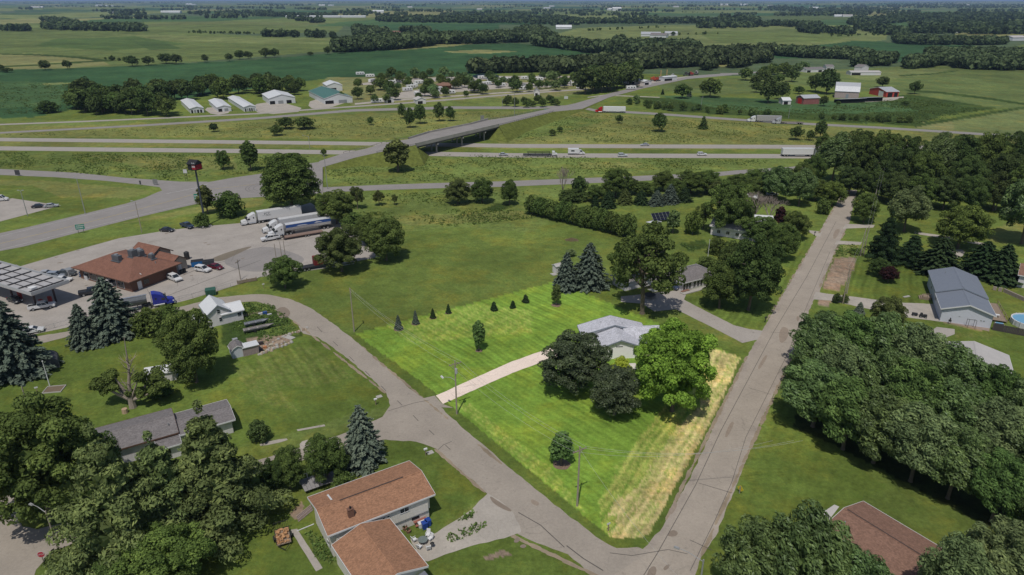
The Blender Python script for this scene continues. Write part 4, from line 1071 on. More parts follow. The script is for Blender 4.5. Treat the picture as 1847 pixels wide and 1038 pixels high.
# --- poplar stand at the right
WY = R(-62)
for r_, row in enumerate((((1478,664,556),(1530,684,560),(1585,702,568),(1642,724,590),(1705,752,612),(1772,784,648),(1845,818,690),(1920,850,720)),
                          ((1462,712,590),(1514,736,606),(1572,760,624),(1636,788,650),(1706,816,682),(1780,850,720),(1862,886,760)),
                          ((1466,768,648),(1520,806,672),(1578,836,700),(1642,868,732),(1712,902,768),(1788,940,810),(1875,980,850)))):
    for j, (x, b, t) in enumerate(row):
        T('windy%d' % ((j * 2 + r_) % 5), ['gray', 'gray2', 'gray', 'gray3'][(j + 2 * r_) % 4], x + random.uniform(-5, 5), b + random.uniform(-5, 5), t + random.uniform(-9, 9), (124 + 6 * r_) * random.uniform(.88, 1.12), 'silvery green poplar, ' + ORD[j] + ' from the county road in the ' + ('back', 'middle', 'front')[r_] + ' row of the windblown stand', 'poplar_tree', group='windblown poplar stand', yaw=random.uniform(-.35, .35))
# --- bottom right
T('windy0','gray',1345,1108,930,150,'windblown tree at the bottom edge just right of the crossroads', yaw=.2)
T('windy1','gray',1438,1130,908,180,'windblown tree in front of the brown roofed house at the bottom', yaw=-.2)
T('windy2','gray',1530,1170,990,150,'windblown tree covering the near eave of the brown roofed house', yaw=.1)
T('windy1','pale',1700,1128,962,140,'pale windblown tree at the right end of the brown roofed house', yaw=.3)
T('windy0','pale',1790,1100,935,170,'largest pale windblown tree in the bottom right corner', yaw=-.1)
T('windy2','pale',1880,1110,925,160,'pale windblown tree cut by the bottom right corner', yaw=.4)
# --- bottom left
T('broad1','mid',92,930,706,232,'huge maple at the left edge above the side road','maple_tree')
T('broad2','dark',190,880,772,90,'dark tree between the huge maple and the grey shingled house','maple_tree')
T('pine0','pine',232,1030,768,244,'large white pine in front of the side road at the lower left','pine_tree', yaw=1.2)
T('pine1','pine',400,945,728,225,'large white pine in front of the grey shingled house','pine_tree', yaw=.4)
T('pine1','pine',312,975,782,196,'white pine wedged between the two larger pines','pine_tree', yaw=2.5)
T('broad3','bright',300,1068,942,190,'broad light green shrub at the bottom edge below the pines','bush','bush')
T('broad0','mid',235,1082,985,100,'lower shrub at the bottom edge left of the light green one','bush','bush')
T('spruce1','bluegray',656,834,729,82,'blue spruce at the street corner behind the red roofed house','blue_spruce')
T('broad0','mid',592,868,778,82,'round tree left of the blue spruce behind the red roofed house')
T('broad2','mid',524,880,800,66,'tree between the white pine and the round tree behind the red roofed house')
T('broad1','dark',500,890,822,60,'dark low tree beside the right hand white pine')
T('shrub1','mid',622,884,850,52,'bright bush right against the red roof eave','bush','bush')
T('shrub0','deep',468,796,755,42,'dark bush at the lawn edge above the white pine','bush','bush')
T('spruce1','blue',30,676,530,112,'tall blue spruce cut by the left edge of the photo','blue_spruce')
T('spruce1','blue',207,606,499,88,'tallest blue spruce beside the truck stop fence','blue_spruce')
T('spruce1','blue',155,621,547,58,'smaller blue spruce beside the truck stop fence','blue_spruce')
T('shrub1','mid',272,602,552,66,'rounded green bush behind the tallest blue spruce','bush','bush')
T('shrub0','mid',308,590,546,44,'bush against the near wall of the white cottage','bush','bush')
T('broad0','mid',355,690,552,112,'big round maple below the white cottage','maple_tree')
T('shrub1','deep',340,688,664,34,'dark shrub at the foot of the big maple below the cottage','shrub','shrub')
T('shrub0','dark',290,715,690,50,'low dark shrubs behind the grey shingled house','shrub','shrub')
# storm damaged tree: two leafy sides, bare centre
def broken_tree():
    x, y, z = G(240, 735); h = height_at(240, 735, 610)
    t = thing('storm_damaged_tree', 'storm damaged tree with bare centre limbs and two leafy side branches', 'tree', (x, y, z), 0)
    s = mpp(240, 735)
    def side(px, pz, r): return ((px - 240) * s, random.uniform(-1, 1), pz, r)
    lobes = []
    for px, pz, r in ((190,5.2,1.5),(205,6.2,1.4),(198,4.2,1.3),(215,4.8,1.2),(290,6.4,1.5),(275,5.4,1.3),(300,5.0,1.3),(268,7.0,1.1),(262,3.6,1.1),(285,3.9,1.0),(240,3.2,.9),(222,7.4,.8)):
        q = side(px, pz, r); lobes.append((q[0], q[1], q[2], r, r, r * .8, r * r))
        for _ in range(2):
            lobes.append((q[0] + random.uniform(-1, 1), q[1] + random.uniform(-1, 1), q[2] + random.uniform(-.8, .8), r * .6, r * .6, r * .5, r * r * .4))
    c = linkob('crown', cloud_mesh('crown', [lobes_cloud(lobes, 7000, .21)]), t); c.data.materials.append(LEAF['mid'])
    mb = MB(); mb.path([(0,0,-.2),(0,0,1.2),(.1,0,2.6)], [.75,.6,.55], 8)
    for l in lobes[::3]: mb.path([(0,0,1.6),(l[0]*.5,l[1]*.5,l[2]*.62),(l[0],l[1],l[2])], [.3,.2,.07], 6)
    mb.build('trunk', M_PALEBARK, t)
    mb = MB(); mb.path([(.1,0,2.4),(.3,0,5),(.8,.3,8),(1.4,.3,h)], [.42,.3,.2,.05], 6)
    rs = random.Random(5)
    for k in range(22):
        p = Vector((.1 + .06 * k, .1, 3.5 + .3 * k)); a = rs.uniform(0, 6.28); e = p + Vector((math.cos(a) * 1.6, math.sin(a) * 1.6, rs.uniform(.6, 2)))
        mb.path([p, p.lerp(e, .6), e], [.09, .06, .02], 4); mb.path([p.lerp(e, .6), p.lerp(e, .6) + Vector((rs.uniform(-1, 1), rs.uniform(-1, 1), 1))], [.04, .015], 4)
    mb.build('bare_limb', M_PALEBARK, t)
    st = MB(); st.tube((0,0,0),(0,0,.9),.55,.5,9); o = st.build('tree_stump', mat('fresh cut wood', (.42,.30,.20))); gx, gy, _ = G(226, 745); o.location = (gx, gy, 0); tag(o, 'short cut stump beside the storm damaged tree', 'stump')
broken_tree()
def bare(px, b, top, w, label):
    x, y, z = G(px, b); h = height_at(px, b, top); t = thing('bare_tree', label, 'tree', (x, y, z), random.uniform(0, 6))
    t.scale = (h * w, h * w, h); o = linkob('branches', BARE, t)
    if not BARE.materials: BARE.materials.append(M_PALEBARK)
bare(1015, 357, 298, .8, 'leafless whitish tree beside the frontage road')
bare(1360, 402, 342, 1.1, 'large leafless tree over the hidden white houses')
bare(1385, 408, 350, 1.2, 'second leafless tree leaning right of the larger one')
bare(1795, 380, 318, .8, 'leafless tree inside the dark wood at the right')
# --- centre and truck stop
T('broad2','mid',527,382,268,118,'tall dense dark tree at the interchange corner left of the ramp')
T('broad0','mid',508,376,292,60,'left shoulder tree of the tall dense dark tree')
T('broad0','mid',608,404,340,76,'broad tree behind the parked white semi trailers')
T('broad1','mid',584,384,348,34,'lower tree between the tall dark tree and the trailers')
T('broad1','olive',617,490,402,98,'large open olive tree at the bottom corner of the truck lot')
T('broad0','mid',697,470,388,82,'rounded tree at the right corner of the truck lot')
T('broad2','mid',668,440,384,62,'tree behind the rounded one at the truck lot corner')
T('shrub1','mid',640,420,380,52,'bush between broad tree and truck lot corner','bush','bush')
T('broad3','mid',515,520,458,72,'round tree at the bottom edge of the truck lot')
for k,lf,x,b,t,w,lb in (('open1','olive',645,377,334,34,'thin orchard like tree below the frontage road, left of three'),('open0','olive',684,371,342,26,'thin orchard like tree below the frontage road, middle of three'),('open1','olive',712,370,350,16,'thin orchard like tree below the frontage road, right of three'),
    ('broad1','olive',826,368,322,54,'left tree of the clump of three beside the frontage road'),('broad0','mid',870,366,320,46,'middle tree of the clump of three beside the frontage road'),('broad2','mid',919,370,322,36,'oval tree standing right of the roadside clump'),
    ('broad1','mid',404,306,270,30,'small tree in the interchange grass, left of two'),('slim0','mid',453,308,253,34,'narrow tree in the interchange grass, right of two'),('shrub0','mid',415,390,342,56,'round leafy tree right of the tall sign pole'),('slim0','olive',375,386,333,34,'thin tree just behind the tall sign pole'),
    ('shrub1','mid',366,410,382,30,'round bush at the foot of the tall sign pole'),('slim0','olive',718,310,250,52,'slender open tree on the slope by the overpass'),('shrub0','dark',736,290,272,22,'small bush beside the overpass slope')):
    T(k,lf,x,b,t,w,lb)
for x,b,t,w,lb in ((725,214,186,16,'left small tree of the clump beyond the interstate'),(740,231,193,22,'front small tree of the clump beyond the interstate'),(758,224,187,24,'right small tree of the clump beyond the interstate'),(793,219,184,22,'left of two round trees beyond the interstate'),(812,219,191,20,'right of two round trees beyond the interstate'),
    (500,245,224,26,'front bush of the dark bush group left of the overpass'),(515,233,210,34,'left bush of the dark bush group left of the overpass'),(550,233,210,40,'right bush of the dark bush group left of the overpass'),(669,226,210,13,'lone small bush left of the overpass'),(386,238,222,17,'lone dark bush far left beyond the interstate'),
    (1117,223,207,15,'small lone tree below the red semi truck'),(1188,238,202,30,'leaning lone tree below the exit road'),(1268,233,207,21,'conical lone tree below the exit road'),(996,245,233,16,'dark bush right of the bridge end'),(1010,238,228,12,'small grey bush right of the bridge end'),
    (1435,253,226,27,'rounded evergreen beside the exit road, left of three'),(1461,254,234,16,'small evergreen beside the exit road, middle of three'),(1479,250,216,24,'taller evergreen beside the exit road, right of three'),(585,282,268,12,'small bush on the overpass approach')):
    T('low%d' % (int(x) % 4) if x != 1268 else 'lowspruce0','dark' if x > 480 else 'spruce',x,b,t,w,lb,'small_tree')
# row of field trees far left
for i,(x,b,t,w) in enumerate(((2,130,116,16),(14,131,122,22),(82,127,108,20),(122,125,108,18),(239,120,100,26),(268,118,101,24),(300,115,96,28),(318,116,97,24),(370,113,98,14),(414,111,96,16),(433,108,90,18),(448,107,92,18),(480,105,86,22),(496,104,87,18),(560,101,93,12),(591,99,83,15),(615,97,84,18))):
    T('low%d' % (i % 4),'deep',x,b,t,w,ORD[i] + ' dark tree from the left in the broken row beyond the soybean field','field_tree',group='field boundary trees beyond the soybean field')
# farm trees
for i,(x,b,t,w,lb) in enumerate(((1490,170,122,42,'large tree left of the grey barn'),(1470,166,132,34,'tree left of the large farm tree'),(1591,158,137,25,'tree behind the red and grey machine shed'),(1649,170,145,24,'lone round tree right of the red farm buildings'),(1485,192,172,18,'dark round tree right of the red farm shed'),
    (1511,190,182,10,'tiny dark conifer below the grey barn'),(1410,180,146,26,'tree left of the farm, nearest the house lane'),(1440,170,155,20,'small tree behind the red farm shed'),(1385,186,138,40,'large tree at the left of the farm lane'),(1632,190,182,16,'dark shrub in the cornfield below the farm'))):
    T('low%d' % (i % 4),'dark' if i % 2 else 'deep',x,b,t,w,lb,'farm_tree')
T('low0','mid',1230,178,150,32,'round tree by the lane left of the farm, left of two'); T('low1','mid',1280,176,140,44,'round tree by the lane left of the farm, right of two')
for x,b,t,w,lb in ((1275,348,304,56,'tree on the frontage road left of the olive tree'),(1362,352,302,64,'tree on the frontage road in front of the interstate, tallest'),(1410,342,300,52,'tree left of the grey green windblown pair, by the frontage road'),(1218,356,322,44,'low tree behind the tallest blue green spruce'),(1135,350,318,36,'low tree behind the third spruce of the row'),(1440,352,292,48,'tree at the left flank of the dark wood'),(1463,338,276,46,'tall tree where the frontage road enters the wood')):
    T('broad%d' % (x % 4),'mid',x,b,t,w,lb)
T('lowspruce0','blue',1243,175,156,12,'blue spruce between two round trees by the lane'); T('lowspruce1','spruce',1195,171,160,8,'small cone by the rising road')

def scatter(poly, n, mind=3.0):
    xs = [p[0] for p in poly]; ys = [p[1] for p in poly]; out = []; tries = 0
    while len(out) < n and tries < n * 60:
        tries += 1
        px, py = random.uniform(min(xs), max(xs)), random.uniform(min(ys), max(ys))
        if not pip(np.array([px]), np.array([py]), poly)[0]: continue
        x, y, z = G(px, py)
        if any((x - a[0]) ** 2 + (y - a[1]) ** 2 < mind ** 2 for a in out): continue
        out.append((x, y, z))
    return out
def grove(poly, n, hr, label, group, leaves, name='woodland_tree', mind=5, kinds=('low0','low1','low2','low3'), ws=(.85, 1.15)):
    for x, y, z in scatter(poly, n, mind):
        plant(name, random.choice(kinds), random.choice(leaves), x, y, z, random.uniform(*hr), random.uniform(*ws), label, 'tree', group)
grove([(122,202),(150,190),(250,196),(305,206),(300,212),(150,208)], 22, (11, 17), 'leafy tree in the dense clump left of the white storage sheds', 'tree clump left of the storage sheds', ['deep','dark','mid'], mind=7)
grove([(122,180),(240,172),(330,182),(320,196),(130,194)], 9, (13, 18), 'taller tree at the back of the clump left of the storage sheds', 'tree clump behind the storage sheds', ['deep','dark'], mind=8)
grove([(300,176),(420,160),(520,160),(560,166),(540,172),(440,176),(320,188)], 26, (10, 17), 'tree in the belt behind the white storage sheds', 'tree belt behind the storage sheds', ['deep','dark','mid'], mind=7)
T('shrub1','dark',88,204,180,42,'lone wide bush at the soybean field edge','bush','bush')
grove([(590,190),(640,160),(700,140),(830,136),(1040,140),(1070,158),(950,170),(800,178),(650,192)], 78, (5, 11), 'leafy tree among the parked campers in the campground', 'campground trees', ['mid','dark','gray','mid','dark'], name='campground_tree', mind=8)
grove([(900,188),(1000,186),(1010,192),(960,196),(905,194)], 12, (4.5, 7), 'bushy tree in the thicket left of the exit road junction', 'thicket by the exit road junction', ['mid','dark'], mind=5)
grove([(1040,172),(1080,160),(1140,148),(1140,158),(1100,166)], 16, (16, 22), 'tall tree in the dark row beside the rising side road', 'tall row beside the rising road', ['deep','dark'], mind=6)
grove([(1120,190),(1200,200),(1400,214),(1400,210),(1250,198),(1140,184)], 26, (3, 6), 'bush in the hedgerow above the exit road', 'hedgerow above the exit road', ['mid','dark','gray'], mind=5, kinds=('shrub0','shrub1','low1'), name='hedge_bush')
grove([(1480,216),(1640,224),(1640,221),(1480,213)], 14, (2.5, 5), 'bush on the cornfield edge below the farm', 'bushes on the cornfield edge', ['mid','dark'], mind=5, kinds=('shrub0','shrub1'), name='hedge_bush')
grove([(1340,140),(1450,128),(1460,134),(1420,160),(1350,170)], 14, (8, 14), 'tree around the hidden farmhouses at the top right', 'trees around the upper right farmhouses', ['mid','dark','gray'], mind=10)

# ------------------------------------------------------------------ woods too far to tell the trees apart
def wood(name, label, segs, m, hr=(9, 15), q=26):
    """segs: (x0,y0,x1,y1,depth_px); each crown a small cloud of leaf faces"""
    Cs = []; Hs = []
    for s in segs:
        x0, y0, x1, y1, dp = s[:5]; dens = s[5] if len(s) > 5 else 1.0
        n = int(abs(x1 - x0) * max(1, dp ** .7) / 3.0 * dens) + 3
        for _ in range(n):
            t = random.random(); px = x0 + (x1 - x0) * t; py = y0 + (y1 - y0) * t + random.uniform(-.5, .5) * dp * (1 - .5 * abs(2 * t - 1) ** 3)
            x, y, z = G(px, max(3.2, py)); Cs.append((x, y, z)); Hs.append(random.uniform(*hr))
    C = np.array(Cs); H = np.array(Hs); n = len(C); d = np.hypot(C[:, 0], C[:, 1])
    Vs = []; Ts = []
    qs = np.where(d < 1600, q * 2, np.where(d < 4000, q, max(8, q // 2)))
    for k in range(n):
        qn = int(qs[k]); dr = rdir(qn, .35); h = H[k]; wd = h * random.uniform(.38, .6)
        c = C[k] + np.array([0, 0, h * .52]) + dr * np.array([wd, wd, h * .48]) * rng.uniform(.7, 1.05, (qn, 1))
        Vs.append(leaf_quads(c, dr + rng.normal(size=(qn, 3)) * .45, (h * .62 / math.sqrt(qn / 7.0)) * rng.uniform(.7, 1.2, qn)))
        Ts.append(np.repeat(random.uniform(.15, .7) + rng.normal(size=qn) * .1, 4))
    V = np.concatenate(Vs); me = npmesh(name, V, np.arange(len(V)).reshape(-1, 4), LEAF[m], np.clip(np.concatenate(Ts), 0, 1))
    o = linkob(name, me); tag(o, label, 'woods', kind='stuff'); return n, len(V) // 4
wood('woods', 'dark wooded strip on the hill crossing the far upper left fields', [(75,52,262,56,5),(95,43,140,46,4),(75,38,130,43,4),(0,56,58,56,2,.6)], 'wood', (12, 18))
wood('woods', 'long diagonal belt of woods beyond the big soybean field', [(605,92,780,80,11),(690,80,775,82,7),(780,78,990,72,8),(930,66,985,62,14),(1000,80,960,66,10),(965,82,1090,96,4),(1050,94,1255,99,5),(1115,92,1250,94,7),(640,64,700,66,6),(1110,80,1125,86,4)], 'wood', (12, 19), 34)
wood('woods', 'continuous far tree belt across the top centre', [(688,36,900,40,8),(680,38,930,40,6),(900,34,1045,42,15),(1045,42,1370,40,5),(1260,50,1385,48,5),(725,60,775,62,4),(535,38,585,41,4),(462,28,608,31,5),(462,24,500,27,4),(640,58,675,60,6),(462,66,605,69,1.5,.5)], 'wood', (11, 17), 26)
wood('woods', 'big wooded valley filling the upper right distance', [(1385,46,1480,50,3),(1530,42,1640,36,12),(1470,22,1600,20,12),(1600,34,1847,32,12),(1640,46,1860,50,9),(1600,12,1860,12,8),(1540,50,1640,66,10,.7),(1640,58,1847,60,7),(1440,58,1540,62,5,.5),(1385,16,1470,20,8),(1847,40,2300,44,16,.5)], 'wood', (11, 17), 26)
wood('woods', 'mixed wood and plantation rows at the right beyond the farm', [(1405,100,1560,106,7),(1520,100,1600,118,7),(1540,120,1610,114,6),(1612,74,1660,78,8),(1615,78,1815,80,6),(1635,122,1720,112,10),(1670,104,1847,108,9),(1720,120,1847,124,10),(1847,110,2300,122,14,.6)], 'wood', (9, 14), 40)
wood('woods', 'leafy wood between the campground and the far meadow', [(1040,128,1130,122,12),(980,134,1060,126,9),(1130,122,1270,116,10),(1160,104,1320,108,5),(1270,106,1400,98,5),(1130,134,1145,134,6),(1280,116,1390,112,5,.6),(850,132,1000,128,4),(1270,128,1290,120,4),(1320,122,1350,118,6)], 'wood', (9, 16), 40)
segs = []
rs_ = random.Random(9)
for y in (5,6,7.5,9,11,13,15,18,21,25,29,34):
    x = -200
    while x < 2050:
        L = rs_.uniform(30, 190); dens_ = .55 if x < 850 else .75
        if rs_.random() < dens_: segs.append((x, y + rs_.uniform(-1, 1), x + L, y + rs_.uniform(-1.5, 1.5), rs_.uniform(.4, 1.8 + y * .05), .8))
        x += L + rs_.uniform(10, 150)
wood('woods', 'hazy shelterbelts and woodlots scattered to the horizon', segs, 'wood', (10, 17), 16)
# hedgerow and scattered field bushes mid distance
wood('hedgerow', 'thin hedgerow and scrub along the far field edges', [(340,60,460,62,1.5,.6),(190,108,230,112,1,.5),(1060,56,1200,50,.6,.3),(1500,66,1600,64,1.5,.3),(1180,64,1300,62,1,.2),(1210,22,1290,24,1,.4)], 'dark', (3, 6), 12)

# tussocks and weeds that roughen the unmown ground
def tussocks(name, label, polys, n, leaf, s=(.35, .9)):
    pts = []
    for poly, k in polys:
        w = [P(*p) for p in poly]; xs = [p[0] for p in w]; ys = [p[1] for p in w]
        X = rng.uniform(min(xs), max(xs), k * 3); Y = rng.uniform(min(ys), max(ys), k * 3)
        sel = pip(X, Y, w)
        # clumped
        dens = np.sin(X * .11 + 1.3 * np.sin(Y * .07)) * np.sin(Y * .13 + X * .05) + .9 * np.sin(X * .41 + Y * .3) * .5
        sel &= (dens + rng.uniform(-.8, .8, len(X))) > .0
        X, Y = X[sel][:k], Y[sel][:k]; pts.append(np.stack([X, Y], 1))
    A = np.concatenate(pts); m = 5; n = len(A)
    sz = rng.uniform(*s, n)
    C = np.repeat(np.concatenate([A, (sz * .35)[:, None]], 1), m, 0) + rng.normal(size=(n * m, 3)) * np.repeat(sz, m)[:, None] * np.array([.45, .45, .18])
    V = leaf_quads(C, rdir(n * m, .6), np.repeat(sz, m) * .5 * rng.uniform(.6, 1.1, n * m))
    T_ = np.repeat(np.repeat(rng.uniform(.2, .9, n), m), 4)
    o = linkob(name, npmesh(name, V, np.arange(len(V)).reshape(-1, 4), LEAF[leaf], T_)); tag(o, label, 'weeds', kind='stuff')
tussocks('tall_grass', 'tall weeds and tussocks in the interchange roughs', [([(0,275),(560,282),(470,312),(300,326),(0,302)], 3800), ([(590,300),(740,278),(1400,290),(1330,304),(920,322),(590,336)], 3800), ([(0,244),(462,222),(700,208),(940,202),(720,248),(300,246)], 3000),
    ([(900,258),(1040,206),(1400,226),(1500,258)], 3500), ([(640,352),(940,342),(1130,337),(1000,358),(760,376)], 900), ([(630,384),(940,374),(1000,390),(820,410)], 1200)], 0, 'weed', (.22, .6))
tussocks('tall_grass', 'weeds around the cottage and the roadside margins', [([(400,562),(492,553),(540,592),(440,636)], 700), ([(440,548),(490,548),(500,560),(430,572)], 250), ([(1225,441),(1268,433),(1278,445),(1247,455)], 250), ([(1508,442),(1546,442),(1543,462),(1508,464)], 150), ([(548,948),(592,982),(606,1018),(572,1008)], 200), ([(800,970),(850,950),(880,940),(870,955),(820,980)], 70), ([(830,938),(855,922),(850,935)], 30)], 0, 'mid', (.2, .55))
tussocks('crop_leaves', 'uneven tops of the soybean and corn crops', [([(-50,150),(120,150),(300,160),(330,180),(120,200),(-50,212)], 3500), ([(1160,182),(1440,198),(1640,176),(1780,198),(1650,226),(1400,212)], 5000)], 0, 'dark', (.4, .8))
# ------------------------------------------------------------------ buildings
W_WHITE = mat('bright white siding', (.93, .90, .91), .6, .03, 2, kind='siding'); W_GREY = mat('grey white siding', (.66, .63, .63), .7, .05, 2, kind='siding')  # lot house siding whitened, the plot's brightening put into its colour
W_CREAM = mat('cream siding', (.68, .64, .58), .7, .05, 2, kind='siding'); W_BLUE = mat('pale blue grey siding', (.54, .56, .62), .7, .04, 2, kind='siding')
W_BRICK = mat('brown brick', (.16, .085, .06), .85, .2, 8); W_STEEL = mat('white steel panels', (.60, .61, .62), .5, .04, 1, kind='ribs', k2=1.4)
W_BARN = mat('weathered barn boards', (.36, .30, .29), .9, .18, 2, kind='ribs'); W_RED = mat('red steel siding', (.42, .06, .045), .6, .1, 1, kind='ribs'); W_REDW = mat('faded red boards', (.27, .11, .10), .8, .2, 2, kind='ribs')
R_GREY = mat('light grey shingles', (.46, .46, .50), .9, .1, 1, kind='shingle'); R_GREY2 = mat('weathered grey shingles', (.175, .160, .158), .9, .1, 1, kind='shingle'); R_RED = mat('red brown shingles', (.29, .153, .090), .9, .12, 1, kind='shingle')
R_BROWN = mat('brown shingles', (.205, .118, .085), .9, .1, 1, kind='shingle'); R_STORE = mat('store red brown shingles', (.19, .092, .064), .9, .1, .6, kind='shingle'); R_BLUE = mat('blue grey steel roof', (.185, .205, .245), .5, .04, 1, kind='ribs', k2=1.2)
R_WHITE = mat('white metal roof', (.60, .61, .62), .5, .05, 1, kind='ribs'); R_LGREY = mat('pale grey roof', (.42, .40, .385), .8, .05, .5); R_GREEN = mat('green metal roof', (.07, .16, .135), .5, .06, 1, kind='ribs')
R_TIN = mat('galvanised tin roof', (.46, .47, .49), .45, .08, 1, metal=.2, kind='ribs'); TRIM = mat('white trim', (.62, .62, .62), .6, .03); DTRIM = mat('grey blue trim', (.22, .25, .29), .6, .05); BTRIM = mat('brown trim', (.12, .07, .05), .7)
GLASS = mat('dark window glass', (.02, .025, .03), .08, .05, spec=.7); DARK = mat('black opening', (.012, .012, .013), .9); VENT = mat('grey vent metal', (.30, .31, .32), .5, .1, metal=.3)
CONC = mat('plain concrete', (.38, .36, .33), .9, .12, 2); WOOD = mat('weathered timber', (.26, .20, .15), .9, .2, 6); DWOOD = mat('dark stained timber', (.07, .06, .06), .8, .2, 5)

def window(par, face, u, z, w, h, L, W, oh, m=None, sill=True):
    """face f/b/l/r of a box wall set in by oh; u along the wall from its left end seen from outside"""
    m = m or TRIM; d = .05; fr = MB(); pn = MB()
    def put(mb, a0, a1, z0, z1, q0, q1):
        if face == 'f': mb.box(oh + a0, oh + a1, oh - q1, oh - q0, z0, z1)
        elif face == 'b': mb.box(L - oh - a1, L - oh - a0, W - oh + q0, W - oh + q1, z0, z1)
        elif face == 'r': mb.box(L - oh + q0, L - oh + q1, oh + a0, oh + a1, z0, z1)
        else: mb.box(oh - q1, oh - q0, W - oh - a1, W - oh - a0, z0, z1)
    t = .09
    put(fr, u, u + w, z, z + t, .003, .07); put(fr, u, u + w, z + h - t, z + h, .003, .07)
    put(fr, u, u + t, z + t, z + h - t, .003, .07); put(fr, u + w - t, u + w, z + t, z + h - t, .003, .07)
    if w > .9: put(fr, u + w / 2 - .03, u + w / 2 + .03, z + t, z + h - t, .003, .06)
    o = fr.build('window', m, par); put(pn, u + t, u + w - t, z + t, z + h - t, .002, .03); pn.build('pane', GLASS, o)
def door(par, face, u, w, h, L, W, oh, m, z=0.0, name='door'):
    mb = MB()
    if face == 'f': mb.box(oh + u, oh + u + w, oh - .06, oh - .003, z, z + h)
    elif face == 'b': mb.box(L - oh - u - w, L - oh - u, W - oh + .003, W - oh + .06, z, z + h)
    elif face == 'r': mb.box(L - oh + .003, L - oh + .06, oh + u, oh + u + w, z, z + h)
    else: mb.box(oh - .06, oh - .003, W - oh - u - w, W - oh - u, z, z + h)
    return mb.build(name, m, par)

def roof_gable(par, x0, x1, y0, y1, ze, rise, m, axis='x', trim=TRIM, th=.16, name='roof', gam=False, k1=None):
    """ridge along axis"""
    mb = MB(); fs = MB()
    a0, a1, b0, b1 = (x0, x1, y0, y1) if axis == 'x' else (y0, y1, x0, x1)
    mid = (b0 + b1) / 2
    if gam:
        w = b1 - b0; up = [(b0, ze), (b0 + w * .20, ze + rise * .60), (mid, ze + rise), (b1 - w * .20, ze + rise * .60), (b1, ze)]
    else: up = [(b0, ze), (mid, ze + rise), (b1, ze)]
    prof = up + [(u, z + th) for u, z in reversed(up)]
    mb.prism(prof, a0, a1, axis)
    o = mb.build(name, m, par)
    # rake and eave boards
    for e0, e1 in ((a0 - .05, a0 - .004), (a1 + .004, a1 + .05)):
        fp = [(u, z - .12) for u, z in up] + [(u, z + th + .03) for u, z in reversed(up)]
        fs.prism(fp, e0, e1, axis)
    for bb, s in ((b0, -1), (b1, 1)):
        u0, u1 = sorted((bb + s * .004, bb + s * .07))
        if axis == 'x': fs.box(a0, a1, u0, u1, ze - .08, ze + th + .01)
        else: fs.box(u0, u1, a0, a1, ze - .08, ze + th + .01)
    fs.build('fascia', trim, o)
    rc = MB()
    zr = ze + rise + th
    k0, kk = a0 + .1, a1 - .1
    cp = [(mid - .18, zr - .18 * rise / (mid - b0) + .012), (mid, zr + .012), (mid + .18, zr - .18 * rise / (mid - b0) + .012), (mid + .18, zr - .18 * rise / (mid - b0) + .05), (mid, zr + .06), (mid - .18, zr - .18 * rise / (mid - b0) + .05)]
    if not gam: rc.prism(cp, k0, kk, axis); rc.build('ridge_cap', m, o)
    return o
def walls_gable(par, x0, x1, y0, y1, ze, rise, full, m, axis='x', gam=False, z0=0, name='wall'):
    mb = MB(); a0, a1, b0, b1 = (x0, x1, y0, y1) if axis == 'x' else (y0, y1, x0, x1)
    mid = (b0 + b1) / 2; k = rise / (full / 2)
    edge = (full - (b1 - b0)) / 2 * k
    if gam: up = [(b0, z0), (b0, ze), (b0 + full * .2 - (full - (b1 - b0)) / 2, ze + rise * .58), (mid, ze + rise - .03), (b1 - full * .2 + (full - (b1 - b0)) / 2, ze + rise * .58), (b1, ze), (b1, z0)]
    else: up = [(b0, z0), (b0, ze + edge - .02), (mid, ze + rise - .02), (b1, ze + edge - .02), (b1, z0)]
    mb.prism(up, a0, a1, axis)
    return mb.build(name, m, par)

def frame_px(A, B, z):
    a, b = P(A[0], A[1], z), P(B[0], B[1], z)
    return a, math.atan2(b[1] - a[1], b[0] - a[0]), math.hypot(b[0] - a[0], b[1] - a[1])

def gable(name, label, A, B, ze, W, rise, wm, rm, axis='x', oh=.45, trim=TRIM, cat='house', wins=(), doors=(), gam=False, group=None, L=None, ohf=None):
    a, yaw, LL = frame_px(A, B, ze); L = L or LL
    t = thing(name, label, cat, (a[0], a[1], 0), yaw, group)
    walls_gable(t, oh, L - oh, oh, W - oh, ze, rise, W if axis == 'x' else L, wm, axis, gam)
    roof_gable(t, 0, L, 0, W, ze, rise, rm, axis, trim, gam=gam)
    for f, u, z, w, h in wins: window(t, f, u, z, w, h, L, W, oh, trim)
    for f, u, w, h, m in doors: door(t, f, u, w, h, L, W, oh, m)
    return t, L

def pipe(par, x, y, z, r=.08, h=.5, m=None, name='vent_pipe'):
    MB().tube((x, y, z), (x, y, z + h), r, n=8).build(name, m or VENT, par)

# --- white house on the lot: near gable facing the crossroads, wider hall behind it, wing to the right
hx, hy = P(1083, 629.5, 2.9)
t = thing('house', 'white house with light grey shingled cross gable roof on the bright lot', 'house', (hx, hy, 0), R(5)); oh = .45
walls_gable(t, oh, 9.0 - oh, oh, 6.6, 2.9, 1.7, 9.0, W_WHITE, 'y'); roof_gable(t, 0, 9.0, 0, 6.4, 2.9, 1.7, R_GREY, 'y', DTRIM)
walls_gable(t, -2.6, 11.6, 6.7, 11.0, 2.9, 2.2, 15.0, W_WHITE, 'y', name='hall_wall'); roof_gable(t, -3.0, 12.0, 6.41, 11.5, 2.9, 2.2, R_GREY, 'y', DTRIM, name='hall_roof')
walls_gable(t, 8.6, 14.6, 3.9, 9.6, 2.8, 1.5, 6.7, W_WHITE, 'x', name='wing_wall'); roof_gable(t, 6.4, 15.0, 3.4, 10.1, 2.8, 1.6, R_GREY, 'x', DTRIM, name='wing_roof')
